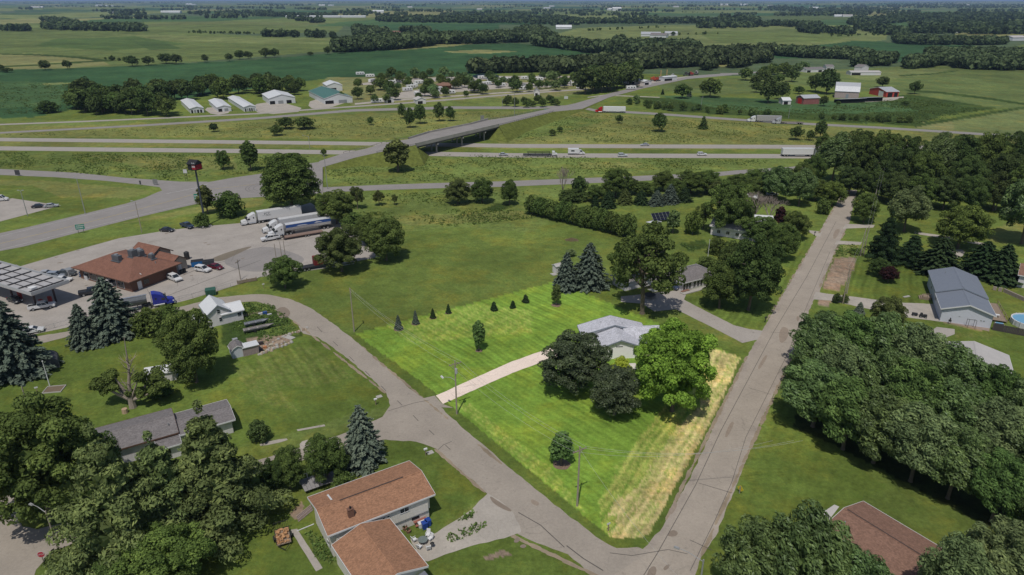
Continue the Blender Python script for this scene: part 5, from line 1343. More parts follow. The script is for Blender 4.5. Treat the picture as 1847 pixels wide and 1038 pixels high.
window(t, 'f', 1.6, .9, .8, 1.4, 9.0, 8, oh, DTRIM); window(t, 'f', 6.9, .9, .7, 1.5, 9.0, 8, oh, DTRIM); window(t, 'r', 1.0, .9, .7, 1.5, 9.0, 8, oh, DTRIM)
MB().box(3.5, 5.0, oh - .06, oh - .003, 2.9, 3.12).build('gable_vent', VENT, t)
pipe(t, 2, 9.4, 4.4); pipe(t, 6.5, 8, 4.6)
wd = thing('wood_deck', 'pale deck edge showing in front of the white gable wall', 'deck', (*P(1130, 664), 0), R(5))
MB().box(-2.2, 2.2, -1.2, 1.2, .25, .4).build('platform', mat('pale deck', (.62, .58, .52)), wd)
for i in (-2.1, 2.1):
    for j in (-1.1, 1.1): MB().box(i - .07, i + .07, j - .07, j + .07, 0, .25).build('post', WOOD, wd)

# --- red roofed split level at the bottom
a, yaw, L = frame_px((591, 969), (785, 893), 4.5); W = 9.3
t = thing('house', 'split level house with long red brown shingled roof and cream siding beside the street', 'house', (a[0], a[1], 0), yaw)
oh = .6
walls_gable(t, oh, L - .9, oh, W - oh, 4.5, 1.15, W, W_CREAM, 'x')
roof_gable(t, 0, L, 0, W, 4.5, 1.15, R_RED, 'x', TRIM)
MB().box(L - .899, L - .62, oh + .2, W - oh - .2, 1.8, 4.4).build('overhang_wall', W_CREAM, t)
MB().box(1.2, L - 1.1, oh - .28, oh - .003, 1.9, 4.42).build('upper_storey_front', W_CREAM, t)
for u, w_, h_, z in ((L - 5.9, 1.5, .95, 3.2), (L - 8.6, .5, .5, 3.4), (L - 7.9, .5, .5, 3.4)): window(t, 'f', u, z, w_, h_, L, W, oh - .28)
window(t, 'f', L - 4.3, 1.0, 1.2, .4, L, W, oh, DARK)
mb = MB().box(3.55, 4.35, 1.35, 1.9, 4.6, 6.3).box(3.5, 4.4, 1.3, 1.95, 6.3, 6.4); ch = mb.build('chimney', W_BRICK, t); MB().tube((3.95, 1.62, 6.4), (3.95, 1.62, 6.75), .13, n=8).build('flue', DARK, ch)
MB().box(3.4, 13.2, W / 2 - .09, W / 2 + .09, 5.86, 5.93).build('ridge_vent', mat('dark ridge vent', (.07, .05, .045)), t)
MB().prism([(5.6, 5.66), (7.6, 5.17), (7.6, 5.23), (5.6, 5.72)], 2.4, 2.65, 'x').build('flashing', TRIM, t)
window(t, 'l', 5.5, 2.6, .5, .7, L, W, oh)
a2, yaw2, L2 = frame_px((598, 984), (703, 936), 3.6)
# garage: ridge runs towards the viewer
g = thing('garage', 'attached garage with red brown gable roof in front of the split level house', 'garage', (a2[0], a2[1], 0), yaw2)
Lg = L2; Wg = 11.0
oh = .45
walls_gable(g, oh, Lg - oh, -Wg + oh, -.02, 3.45, 1.35, Lg, W_CREAM, 'y')
roof_gable(g, 0, Lg, -Wg, .0, 3.5, 1.35, R_RED, 'y', TRIM)
window(g, 'l', -3.5, 1.4, .8, .9, Lg, 0, oh)
MB().box(.45, Lg - .45, -Wg + .40, -Wg + .447, 0, 2.2).build('garage_door', TRIM, g)
MB().prism([(1.2, 3.2), (Lg / 2 + .6, 2.5), (Lg - .6, 3.2), (Lg - .6, 3.28), (Lg / 2 + .6, 2.6), (1.2, 3.28)], -Wg - 2.2, -Wg - .1, 'y').build('porch_roof', mat('slate grey porch roof', (.15, .16, .19)), g)

# --- brown roofed ranch bottom right
a, yaw, L = frame_px((1385 + 380 / 4, 778 + 712 / 4), (1385 + 1010 / 4, 778 + 1130 / 4), 3.0)
t = thing('house', 'ranch house with long brown shingled roof in the bottom right corner', 'house', (a[0], a[1], 0), yaw); W = 10.5; L = 19.5; oh = .5
walls_gable(t, oh, L - oh, oh, W - oh, 3.0, 1.25, W, W_GREY, 'x'); roof_gable(t, 0, L, 0, W, 3.0, 1.25, R_BROWN, 'x', TRIM)
for u in (1.5, 4.2, 8.2, 12.0, 15.5): window(t, 'f', u, 1.0, 1.5, 1.2, L, W, oh)
pipe(t, 1.6, 3.0, 3.6, .12, .6); MB().box(1.3, 1.7, 2.2, 2.6, 3.55, 3.8).build('roof_vent', VENT, t)
MB().box(.5, L - .5, W / 2 - .08, W / 2 + .08, 4.43, 4.5).build('ridge_vent', mat('dark ridge vent', (.07, .05, .045)), t)
sheet('patio', [(1385+480/4,778+530/4),(1385+515/4,778+545/4),(1385+385/4,778+715/4),(1385+345/4,778+700/4),(1385+290/4,778+655/4)], mat('light patio concrete', (.46, .44, .42), .9, .05), .04)

# --- blue grey roofed metal clad house with lower front part
a, yaw, L = frame_px((1697, 558), (1791.5, 571.5), 3.3)
t = thing('house', 'pale walled house under a blue grey steel roof beside the swimming pool', 'house', (a[0], a[1], 0), yaw); oh = .5
L = 11.4; Wf, Wb = 10.5, 15.5
walls_gable(t, oh, L - oh, oh, Wf, 3.3, 1.9, L, W_BLUE, 'y'); roof_gable(t, 0, L, 0, Wf - .01, 3.3, 1.9, R_BLUE, 'y', TRIM)
walls_gable(t, oh, L - oh, Wf + .01, Wf + Wb - oh, 3.75, 1.9, L, W_BLUE, 'y', name='rear_wall'); roof_gable(t, 0, L, Wf - .3, Wf + Wb, 3.75, 1.9, R_BLUE, 'y', DTRIM, name='rear_roof')
for x, z in ((4.1, 1.9), (8.6, 1.6), (9.2, 1.6)): MB().box(x, x + .3, oh - .08, oh - .003, z, z + .15).build('wall_vent', VENT, t)
for x in (5.8, 7.3): MB().box(x, x + .07, -.25, -.18, 0, 2.0).box(x + .3, x + .37, -.9, -.83, 0, 2.0).build('trellis_post', mat('black iron', (.03, .03, .03), .5), t)
MB().box(5.8, 7.67, -.6, -.5, 1.95, 2.03).build('trellis_bar', mat('black iron', (.03, .03, .03), .5), t)
window(t, 'l', 6, 1.2, 1.2, 1.0, L, Wf + Wb, oh); window(t, 'l', 14, 1.2, 1.2, 1.0, L, Wf + Wb, oh); pipe(t, 3.3, 22, 5.2, .07, .35); pipe(t, 5.0, 24, 5.4, .07, .35)
HX, HY, HYAW = a[0], a[1], yaw
def hloc(x, y): return (HX + x * math.cos(HYAW) - y * math.sin(HYAW), HY + x * math.sin(HYAW) + y * math.cos(HYAW))

# --- light grey roofed outbuilding
p0, p1, p2 = P(1692, 619, 3.2), P(1751, 612, 3.2), P(1805, 636, 3.2)
yaw = R(30); t = thing('outbuilding', 'large outbuilding with plain pale grey gable roof behind the poplar stand', 'garage', (*P(1692, 617, 3.0), 0), R(-58.5))
L = 19.0; W = 13.0; oh = .4
t.rotation_euler = (0, 0, R(-118 + 0)); t.location = (*P(1690, 618, 3.2), 0)
walls_gable(t, oh, L - oh, oh, W - oh, 3.1, 1.7, W, W_GREY, 'x'); roof_gable(t, 0, L, 0, W, 3.2, 1.7, R_LGREY, 'x', TRIM)
for u in (3, 9, 14): window(t, 'b', u, 1.2, 1.0, 1.0, L, W, oh)

# --- grey shingled house lower left
a, yaw, L = frame_px((236, 808), (298, 786), 3.2)
def G2(z, pts): return [P(x, y, z) for x, y in pts]
t = thing('house', 'low house with weathered grey shingles half hidden by the white pines', 'house', (*P(232, 806, 3.2), 0), R(32)); oh = .5
L1, W1 = 9.0, 9.0
t.location = (*P(216, 812, 3.2), 0)
walls_gable(t, oh - 3, L1 - oh, oh, W1 - oh, 3.2, 1.1, W1, W_GREY, 'x'); roof_gable(t, -3.5, L1, 0, W1, 3.2, 1.1, R_GREY2, 'x', BTRIM)
walls_gable(t, L1 - .49, L1 + 8.6, .2, 7.0, 2.7, .8, 7.8, W_GREY, 'x', name='wing_wall'); roof_gable(t, L1 + .01, L1 + 9.2, -.3, 7.5, 2.75, .8, R_GREY2, 'x', TRIM, name='wing_roof')
walls_gable(t, 5.6, L1 - .3, -2.2, oh - .01, 2.45, .5, 3.6, W_GREY, 'x', name='porch_wall'); roof_gable(t, 5.2, L1, -2.7, .7, 2.6, .4, R_GREY2, 'x', TRIM, name='porch_roof')
MB().box(6.4, 7.2, -2.29, -2.21, 1.2, 2.1).build('window', GLASS, t)
pipe(t, 7.8, 2.2, 3.9, .1, .5)

# --- white cottage
a, yaw, L = frame_px((371, 566), (409, 592), 3.0)
t = thing('cottage', 'white cottage with pale metal roof and two stacked gable windows', 'house', (a[0], a[1], 0), 0)
# gable end faces the lane corner; ridge runs away to the upper left
cx0, cy0 = P(372.5, 570.5, 3.3); t.location = (cx0, cy0, 0); t.rotation_euler = (0, 0, R(36))
walls_gable(t, .3, 5.2, .3, 7.4, 3.2, 2.0, 5.5, W_GREY, 'y'); roof_gable(t, 0, 5.5, 0, 7.7, 3.2, 2.0, R_WHITE, 'y', DTRIM)
walls_gable(t, 5.21, 8.2, .31, 5.2, 2.5, 1.3, 5.5, W_GREY, 'x', name='wing_wall'); roof_gable(t, 3.2, 8.6, .02, 5.6, 2.5, 1.45, R_WHITE, 'x', TRIM, name='wing_roof')
for x, z in ((2.4, 3.1), (2.6, 1.0)):
    fr = MB().box(x, x + .85, .23, .296, z, z + 1.1).build('window', TRIM, t); MB().box(x + .1, x + .75, .21, .228, z + .1, z + .51).box(x + .1, x + .75, .21, .228, z + .59, z + 1.0).build('pane', GLASS, fr)
fr = MB().box(6.9, 7.9, .24, .306, 1.2, 2.2).build('window', TRIM, t); MB().box(7.0, 7.8, .22, .238, 1.3, 1.66).box(7.0, 7.8, .22, .238, 1.74, 2.1).build('pane', GLASS, fr)
walls_gable(t, -2.6, .29, 2.2, 4.8, 2.0, .5, 3.0, W_GREY, 'x', name='shed_wall'); roof_gable(t, -2.9, -.05, 2.0, 5.0, 2.05, .5, R_WHITE, 'x', TRIM, name='shed_roof')

# --- garden sheds
t = thing('garden_shed', 'small pale barn shaped shed with grey roof beside the big maple', 'shed', (*P(420, 648), 0), R(32))
walls_gable(t, 0, 2.7, 0, 3.2, 1.7, 1.1, 3.0, W_BLUE, 'y', gam=True); roof_gable(t, -.15, 2.85, -.15, 3.3, 1.75, 1.1, R_GREY2, 'y', TRIM, gam=True, th=.08)
t = thing('lean_to_shed', 'low wooden store with white sloping roof joined to the pale shed', 'shed', (*P(439, 644), 0), R(32))
MB().prism([(0, 0), (2.4, 0), (2.4, 1.9), (0, 2.0)], .1, 3.4, 'x').build('wall', mat('pinkish boards', (.30, .24, .23), .9, .2, 3, kind='ribs'), t); MB().prism([(-.2, 2.02), (2.6, 1.92), (2.6, 2.02), (-.2, 2.12)], 0, 3.6, 'x').build('roof', R_WHITE, t)
t = thing('garden_shed', 'dark round topped shed beside the tall blue spruce at the left edge', 'shed', (*P(68, 672), 0), R(32))
pr = [(0, 0), (4, 0), (4, 1.4)] + [(2 + 2 * math.cos(a_), 1.4 + 1.3 * math.sin(a_)) for a_ in np.linspace(.3, 2.84, 7)] + [(0, 1.4)]
MB().prism(pr, 0, 4.2, 'y').build('wall', mat('dark shed', (.10, .10, .11)), t); MB().box(1.3, 2.7, -.05, -.003, 0, 1.9).build('door', mat('dark shed door', (.16, .16, .17)), t)
t = thing('garden_shed', 'small white shed hidden behind the storm damaged tree', 'shed', (*P(266, 694), 0), R(20))
walls_gable(t, 0, 5.5, 0, 3.2, 2.0, .9, 3.4, W_GREY, 'x'); roof_gable(t, -.2, 5.7, -.2, 3.4, 2.05, .9, R_WHITE, 'x', TRIM, th=.08)
MB().box(1, 2, -.05, -.003, 0, 1.8).build('door', mat('shadow grey door', (.2, .2, .21)), t)  # door in one even mid grey
t = thing('pump_house', 'tiny pale shed left of the smaller blue spruce at the lot corner', 'shed', (*P(1003, 494), 0), R(32))
walls_gable(t, 0, 2, 0, 1.8, 2.1, .5, 2, W_GREY, 'x'); roof_gable(t, -.15, 2.15, -.15, 1.95, 2.1, .5, R_LGREY, 'x', TRIM, th=.07); MB().box(-1.6, -.1, -1, .8, .0, .12).build('slab', CONC, t)
t = thing('storage_shed', 'small shed with white roof and dark open side below the solar panels', 'shed', (*P(1177, 419), 0), R(32))
MB().prism([(0, 0), (3, 0), (3, 2.6), (0, 3.0)], 0, 3.4, 'x').build('wall', mat('dark board', (.06, .06, .06)), t); MB().prism([(-.3, 3.02), (3.3, 2.62), (3.3, 2.72), (-.3, 3.12)], -.3, 3.7, 'x').build('roof', R_WHITE, t)

# --- grey ranch house behind the locust tree
t = thing('house', 'grey roofed ranch house with porch windows at the end of the curving concrete drive', 'house', (*P(1204, 524), 0), R(32)); oh = .5
pL = P(1203, 521); pR = P(1268, 505)
def hip(par, x0, x1, y0, y1, ze, rise, m, trim=TRIM, name='roof'):
    r = (min(x1 - x0, y1 - y0)) / 2; mb = MB()
    if x1 - x0 >= y1 - y0: A_, B_ = (x0 + r, (y0 + y1) / 2, ze + rise), (x1 - r, (y0 + y1) / 2, ze + rise)
    else: A_, B_ = ((x0 + x1) / 2, y0 + r, ze + rise), ((x0 + x1) / 2, y1 - r, ze + rise)
    c = [(x0, y0, ze), (x1, y0, ze), (x1, y1, ze), (x0, y1, ze)]
    if x1 - x0 >= y1 - y0:
        mb.quad(c[0], c[1], B_, A_); mb.quad(c[2], c[3], A_, B_); mb.quad(c[1], c[2], B_); mb.quad(c[3], c[0], A_)
    else:
        mb.quad(c[1], c[2], B_, A_); mb.quad(c[3], c[0], A_, B_); mb.quad(c[0], c[1], A_); mb.quad(c[2], c[3], B_)
    mb.quad(c[3], c[2], c[1], c[0]); o = mb.build(name, m, par)
    f = MB().box(x0 - .05, x1 + .05, y0 - .05, y0 - .003, ze - .2, ze + .04).box(x0 - .05, x1 + .05, y1 + .003, y1 + .05, ze - .2, ze + .04).box(x0 - .05, x0 - .003, y0, y1, ze - .2, ze + .04).box(x1 + .003, x1 + .05, y0, y1, ze - .2, ze + .04)
    f.build('fascia', trim, o); return o
t.location = (*P(1231, 512, 2.7), 0); t.rotation_euler = (0, 0, R(30))
MB().box(.6, 13, .6, 8.4, 0, 2.7).build('wall', W_GREY, t); hip(t, 0, 13.6, 0, 9, 2.72, 1.9, R_GREY2)
for x in (.9, 1.9, 2.9, 4.6, 5.9, 7.1, 8.3, 9.5): fr = MB().box(x, x + .9, .53, .597, .5, 2.4).build('window', TRIM, t); MB().box(x + .08, x + .82, .51, .528, .58, 2.32).build('pane', GLASS, fr)
walls_gable(t, -6.2, .59, 4.2, 9.6, 2.6, 1.4, 6.4, W_GREY, 'x', name='garage_wall'); roof_gable(t, -6.7, 2.4, 3.7, 10.1, 2.6, 1.5, R_GREY2, 'x', TRIM, name='garage_roof')
MB().box(-5.8, -3.2, 4.12, 4.196, 0, 2.2).build('garage_door', TRIM, t); MB().box(-2.8, -.4, 4.12, 4.196, 0, 2.2).build('garage_door', TRIM, t)
walls_gable(t, -12.2, -6.21, 8.5, 14, 2.5, 1.1, 6.5, W_GREY, 'x', name='wing_wall'); roof_gable(t, -12.7, -6.75, 8, 14.5, 2.5, 1.1, R_GREY2, 'x', TRIM, name='wing_roof')
MB().box(-.5, 9, -1.4, .1, .02, .25).build('porch_slab', CONC, t)

# --- hidden white houses among the trees
gable('house', 'long white house mostly hidden under the open branched tree left of the county road', (1280, 408), (1330, 416), 3.0, 8.5, 1.9, W_GREY, R_LGREY, wins=(('f', 2, .9, 1.2, 1.2), ('f', 5, .9, 1.2, 1.2), ('f', 8, .9, 1.2, 1.2)), L=18)
gable('house', 'brick coloured house with white roof behind the leafless trees', (1362, 400), (1396, 402), 3.0, 7, 1.2, mat('tan brick', (.27, .19, .15)), R_WHITE, wins=(('f', 2, .9, 1.2, 1.2), ('f', 6, .9, 1.2, 1.2)))
gable('shed', 'small white shed glimpsed above the leafless trees', (1345, 357), (1367, 358), 2.6, 4, .8, W_GREY, R_WHITE, cat='shed')
gable('house', 'white walled building cut by the right edge behind the dark spruces', (1836, 497), (1880, 505), 3.4, 9, 2, W_GREY, R_BROWN, wins=(('f', 3, 1, 1, 1),))

# --- truck stop store
c0 = P(233, 525); yawS = R(-27)
t = thing('store', 'brown brick truck stop store with red brown hip roof and rooftop units', 'store', (*P(128, 493, .0), 0), R(-27))
pA, pB, pC = P(128, 483, 3.4), P(233, 512, 3.4), P(328, 473, 3.4)
t.location = (pA[0], pA[1], 0); t.rotation_euler = (0, 0, R(-27)); X1 = 24.4; Y1 = 16.5
MB().box(1.4, X1 - 1.2, 1.2, Y1 - 1.2, 0, 3.4).build('wall', W_BRICK, t)
hip(t, 0, X1, 0, Y1, 3.42, 3.3, R_STORE, BTRIM)
t.location = (pA[0], pA[1], 0)
for x in (3, 6.2, 9.4, 14.5, 17.7): fr = MB().box(x, x + 2.6, 1.12, 1.197, .5, 2.7).build('shop_window', TRIM, t); MB().box(x + .1, x + 2.5, 1.09, 1.118, .6, 2.6).build('pane', GLASS, fr)
fr = MB().box(X1 - 1.197, X1 - 1.12, 3.0, 4.2, .1, 2.3).build('door', TRIM, t); MB().box(X1 - 1.197, X1 - 1.12, 4.8, 6.4, .9, 2.2).build('window', GLASS, t)
cx, cy = X1 / 2 + 1.5, Y1 / 2 + 1.5
dkm = mat('dark rooftop machinery', (.13, .14, .155), .5, .2, 4, metal=.3)
for i, (x, y, sx, sy, z, h) in enumerate(((cx - 2.5, cy + 3.5, 1.6, 1.3, 4.6, 1.5), (cx + .8, cy + 1.6, 1.5, 1.2, 5.0, 1.6), (cx + 1.8, cy - 1.2, 1.4, 1.4, 5.4, 1.8), (cx - 1.2, cy - 4.0, 2.3, 1.0, 5.2, 1.5), (cx + 5.2, cy + 1.8, 1.3, .9, 4.2, 1.2))):
    sx *= 1.25; sy *= 1.25; z = 3.42 + 3.3 * min(x, X1 - x, y, Y1 - y, 9.25) / 9.25 + .35
    u = MB().box(x - sx / 2, x + sx / 2, y - sy / 2, y + sy / 2, z, z + h).box(x - sx / 2 - .3, x + sx / 2 + .3, y - sy / 2 - .3, y + sy / 2 + .3, z - .25, z - .05).build('rooftop_unit', dkm, t, bevel=.06)
    fan = MB(); fan.tube((x, y, z + h + .01), (x, y, z + h + .28), .5, n=12); fan.build('fan_housing', VENT, u)
    for ax in (-1, 1):
        for ay in (-1, 1): MB().box(x + ax * sx / 2 - .05, x + ax * sx / 2 + .05, y + ay * sy / 2 - .05, y + ay * sy / 2 + .05, z - 1.4, z - .25).build('stand_leg', VENT, u)
MB().tube((cx + 1, cy - 3.2, 5.3), (X1 - 1.0, cy - 5.2, 3.95), .09, n=6).build('conduit', TRIM, t)
for x, y in ((cx + 4, cy + 3.4), (cx + 7.5, cy + 1), (cx + 6, cy - 2), (cx + 5.2, cy - 2.8), (cx - 4, cy + 5)): pipe(t, x, y, 4.4, .1, .9)
TAN = mat('tan stucco', (.42, .36, .30))
walls_gable(t, 5, 13.4, 14.6, 21.4, 3.6, 2.3, 7.8, TAN, 'x', name='rear_wall'); roof_gable(t, 4.5, 14.0, 14.1, 21.9, 3.6, 2.3, R_STORE, 'x', mat('dark brown trim', (.09, .06, .05)), name='rear_roof')
walls_gable(t, 13.41, 21.6, 15.0, 20.0, 2.9, 1.7, 6.0, TAN, 'x', name='rear_wall'); roof_gable(t, 14.01, 22.2, 14.5, 20.5, 2.9, 1.8, R_STORE, 'x', mat('dark brown trim', (.09, .06, .05)), name='rear_roof')
for y, z in ((16.2, 2.6), (18.0, 4.3), (19.6, 2.6)): MB().box(13.41, 13.5, y - .12, y + .12, z - 1.6, z + .8).build('trim_board', BTRIM, t)
MB().box(21.61, 21.68, 17.0, 18.0, .1, 2.1).build('door', TRIM, t)
# canopy over the pumps
t = thing('fuel_canopy', 'large flat white fuel canopy with dark roof ribs at the left edge', 'canopy', (0, 0, 0), 0)
q = [P(-60, 493, 5.3), P(57, 533, 5.3), P(112, 511, 5.3), P(-3, 484, 5.3)]
y0_ = R(-30); t.location = (*P(57, 534, 5.2), 0); t.rotation_euler = (0, 0, R(153))
Lc, Wc = 34, 9.4
rf = MB().box(0, Lc, -Wc, 0, 5.1, 5.45).build('deck', mat('white canopy roof', (.38, .37, .37), .6, .1, 1), t)
for s in ((0, Lc, -.12, 0), (0, Lc, -Wc, -Wc + .12), (0, .12, -Wc + .121, -.121), (Lc - .12, Lc, -Wc + .121, -.121)): MB().box(s[0], s[1], s[2], s[3], 5.451, 6.05).build('fascia', mat('grey canopy fascia', (.40, .41, .42), .6, .05, kind='ribs', k2=1.5), t)
for k in range(7): MB().box(1.8 + 4.6 * k, 2.15 + 4.6 * k, -Wc + .3, -.3, 5.452, 5.72).build('rib', mat('black rib', (.05, .05, .055)), t)
for y in (-2.3, -4.6, -6.9): MB().box(.4, Lc - .4, y, y + .16, 5.455, 5.60).build('seam_rib', mat('black rib', (.05, .05, .055)), t)
MB().box(2.6, 4.2, -3.0, -1.6, 5.453, 6.0).build('rooftop_unit', TRIM, t)
for x in (4, 14, 24):
    for y in (-2.3, -7.1): MB().box(x - .18, x + .18, y - .18, y + .18, 0, 5.1).build('column', mat('dark column', (.07, .05, .05)), t)
for k, (x, y) in enumerate(((4, -3.6), (4, -5.8), (14, -4.0))):
    pmp = thing('fuel_pump', ['fuel pump nearest the white pickup under the canopy', 'fuel pump on the store side under the canopy', 'fuel pump deeper under the canopy at the left edge'][k], 'fuel pump', (0, 0, 0), 0)
    pmp.location = t.location + Vector((x * math.cos(R(153)) - y * math.sin(R(153)), x * math.sin(R(153)) + y * math.cos(R(153)), 0)); pmp.rotation_euler = (0, 0, R(153))
    MB().box(-.5, .5, -.3, .3, .15, 2.0).build('cabinet', mat('red pump', (.35, .05, .04)), pmp, bevel=.03); MB().box(-.4, .4, -.32, -.301, 1.2, 1.7).build('display', TRIM, pmp); MB().box(-.9, .9, -.5, .5, 0, .15).build('island', CONC, pmp)

# --- white storage sheds and green roofed hall across the interstate
def stor(label, A, B, ze, Wd_, rise, rm=R_WHITE, wm=W_STEEL, axis='y', doors=3, name='storage_shed', cat='storage shed', L=None):
    t, L_ = gable(name, label, A, B, ze, Wd_, rise, wm, rm, axis, .25, TRIM, cat, L=L)
    for k in range(doors): door(t, 'f', .8 + k * (L_ - 1.6) / doors, (L_ - 1.6) / doors * .62, 2.1, L_, Wd_, .25, DARK if k % 3 != 1 else TRIM, name='roll_door')
    return t
def stor2(label, FL, BL, Wd_, ze, rise, rm=R_WHITE, wm=W_STEEL, doors=3, name='storage_shed', cat='storage shed'):
    """front-left and back-left ground corners in the photo; gable end to the front"""
    f, b_ = Vector(P(*FL)), Vector(P(*BL)); d = b_ - f; Lb = d.length
    t = thing(name, label, cat, (f.x, f.y, 0), math.atan2(d.y, d.x) - math.pi / 2)
    walls_gable(t, 0, Wd_, 0, Lb, ze, rise, Wd_ + .5, wm, 'y'); roof_gable(t, -.25, Wd_ + .25, -.25, Lb + .25, ze, rise, rm, 'y', TRIM)
    for k in range(doors): door(t, 'f', .5 + k * (Wd_ - 1) / doors, (Wd_ - 1) / doors * .62, min(2.4, ze * .7), Wd_, Lb, 0, DARK if k % 3 != 1 else VENT, name='roll_door')
    return t
stor2('white storage shed on the left of three by the frontage road', (344, 205), (327.5, 189), 8.6, 3.0, 1.2, doors=4)
stor2('white storage shed in the middle of three by the frontage road', (393, 202.5), (377.5, 189), 9.0, 3.0, 1.2, doors=2)
stor2('white storage shed on the right of three by the frontage road', (441, 202), (412, 183.5), 8.0, 3.0, 1.2, doors=5)
stor2('wide white steel shop with gable end right of the storage sheds', (486, 189), (474, 180), 19, 4.2, 2.6, doors=3, name='workshop', cat='workshop')
stor2('long hall with green metal roof beside the campground', (586, 188.5), (558, 174), 21, 4.0, 3.2, R_GREEN, doors=2, name='hall', cat='hall')
stor2('white shed behind the green roofed hall', (590, 165), (583, 160), 13, 4.5, 2.2, doors=1, name='workshop', cat='workshop')
def pavilion(px, py, s, label, rm=R_BROWN):
    t = thing('pavilion', label, 'pavilion', (*P(px, py), 0), R(10)); mm = mat('dark orange timber', (.20, .10, .05))
    MB().box(-s * .7, s * .7, -s * .5, s * .5, 0, 3).build('wall', mm, t); hip(t, -s, s, -s * .75, s * .75, 3, 2.4, rm, BTRIM)
    for x in (-.5, .1): MB().box(x * s, x * s + 1.4, -s * .5 - .05, -s * .5 - .003, 0, 2.2).build('door', DARK, t)
pavilion(802, 160, 8, 'brown hip roofed lodge in the middle of the campground')
stor('dark roofed campground office behind the hedge', (940, 155), (956, 154), 3.2, 12, 1.6, R_GREY2, W_GREY, doors=1, name='cabin', cat='cabin')
stor('small arched shed facing the side road in the campground', (963, 166), (974, 166), 3.2, 10, 2.2, R_GREY2, W_GREY, doors=1, name='cabin', cat='cabin')
stor('pale cabin among the front campers near the frontage road', (751, 181), (769, 180), 3, 9, 1.6, R_LGREY, W_GREY, doors=1, name='cabin', cat='cabin')
stor('brown roofed cabin under the campground trees', (697, 180), (711, 179), 2.6, 9, 1.4, R_GREY2, W_GREY, doors=1, name='cabin', cat='cabin')
# buildings by the rising road
stor('long pale farm equipment dealer shed beside the rising road', (1136, 145), (1162, 144), 3.6, 30, 1.6, R_LGREY, W_GREY, doors=2, name='dealer_building', cat='building')
stor('low pale dealer shed right of the first along the rising road', (1162, 148), (1176, 147), 3, 22, 1.2, R_WHITE, W_GREY, doors=1, name='dealer_building', cat='building')
stor('white trailer like shed at the equipment yard', (1198, 140), (1222, 138), 3.6, 7, .6, R_WHITE, W_STEEL, axis='x', doors=1, name='dealer_building', cat='building')
# farmstead
t, L = gable('barn', 'big grey gambrel roofed barn in the farmyard', (1506, 165), (1551, 167), 5.0, 17, 6.2, W_BARN, R_TIN, 'x', .3, DTRIM, 'barn', gam=True, doors=(('f', 8, 2, 3.2, DTRIM),), wins=(('r', 4, 1, 1.2, 1), ('r', 10, 1, 1.2, 1), ('r', 7, 6, 1.2, 1.2)))
t.rotation_euler[2] += R(0)
t, L = gable('shed', 'faded red shed with grey roof and bright red sliding door left of the barn', (1450, 178), (1480, 177), 4.4, 10, 1.8, W_REDW, R_TIN, 'x', .3, TRIM, 'shed'); door(t, 'l', 2.6, 4.6, 3.8, L, 10, .3, mat('bright red door', (.5, .03, .025)))
t, L = gable('shed', 'bright red machine shed with white door and open bays right of the barn', (1597, 168), (1618, 167), 4.2, 22, 2.4, W_RED, R_TIN, 'x', .3, TRIM, 'shed')
t.location = (*P(1597, 176), 0); t.rotation_euler = (0, 0, R(8)); door(t, 'f', 1.5, 4, 3.4, L, 22, .3, DARK); door(t, 'f', 7, 3, 3.4, L, 22, .3, DARK); door(t, 'l', 12, 6, 4.2, L, 22, .3, TRIM)
for k, (px, py, L_, lb) in enumerate(((1513, 187, 22, 'low open fronted cattle shed in front of the grey barn'), (1560, 184, 15, 'low open fronted cattle shed between barn and machine shed'))):
    t = thing('cattle_shed', lb, 'shed', (*P(px, py), 0), R(12)); MB().prism([(0, 0), (6, 0), (6, 2.2), (.2, 3.0), (0, 3.0)], 0, L_, 'x').build('wall', DARK, t); MB().prism([(-1, 3.15), (6.4, 2.3), (6.4, 2.45), (-1, 3.3)], -.5, L_ + .5, 'x').build('roof', R_TIN, t)
stor('long low grey poultry house beyond the farm', (1535, 131), (1590, 131), 2.8, 11, 1.2, R_LGREY, W_GREY, axis='x', doors=2, name='poultry_house', cat='building')
stor('small farmhouse left of the red farm shed', (1412, 182), (1428, 182), 2.8, 9, 1.8, R_WHITE, W_GREY, axis='x', doors=1, name='farmhouse', cat='house')
stor('two storey grey farmhouse among the upper right trees', (1555, 122), (1568, 121), 6, 9, 2.4, R_GREY2, W_GREY, doors=1, name='farmhouse', cat='house')
stor('long low pale house in the upper right trees', (1455, 126), (1488, 125), 3, 12, 1.8, R_GREY2, W_GREY, axis='x', doors=3, name='farmhouse', cat='house')
stor('pale house right of the long low one in the upper right trees', (1491, 121), (1505, 121), 3.4, 10, 2, R_GREY2, W_GREY, axis='x', doors=2, name='farmhouse', cat='house')
# distant farmsteads: small, alike, grouped
def gfar(px, py, L_, W_, ze, rise, yaw, rm, label, group=None, z0=0):
    x, y, z = G(px, py); t = thing('farm_building', label, 'building', (x, y, z - .3), yaw, group)
    walls_gable(t, 0, L_, 0, W_, ze, rise, W_ + 1, W_STEEL, 'x'); mb = roof_gable(t, -.4, L_ + .4, -.5, W_ + .5, ze, rise, rm, 'x', TRIM)
    return t
gfar(515, 32, 235, 22, 5, 3, .02, R_WHITE, 'left half of the very long white hog barn below the far woods'); gfar(569, 32, 215, 22, 5, 3, .02, R_WHITE, 'right half of the very long white hog barn below the far woods')
gfar(672, 24, 60, 30, 9, 6, .1, R_WHITE, 'large white barn in the far fields right of the long hog barns')
gfar(1156, 66, 40, 22, 5, 4, -.2, R_TIN, 'pale farm building in the open green field, left of the cluster'); gfar(1172, 68, 34, 16, 5, 4, -.5, R_GREY2, 'grey house in the open green field beside the pale farm building'); gfar(1200, 65, 26, 14, 5, 4, 0, R_TIN, 'small shed right of the lone pines in the open green field')
T('lowspruce0','spruce',1196,68,58,6,'lone cone shaped tree in the open field farmstead'); T('low0','deep',1214,65,57,9,'lone round tree in the open field farmstead')
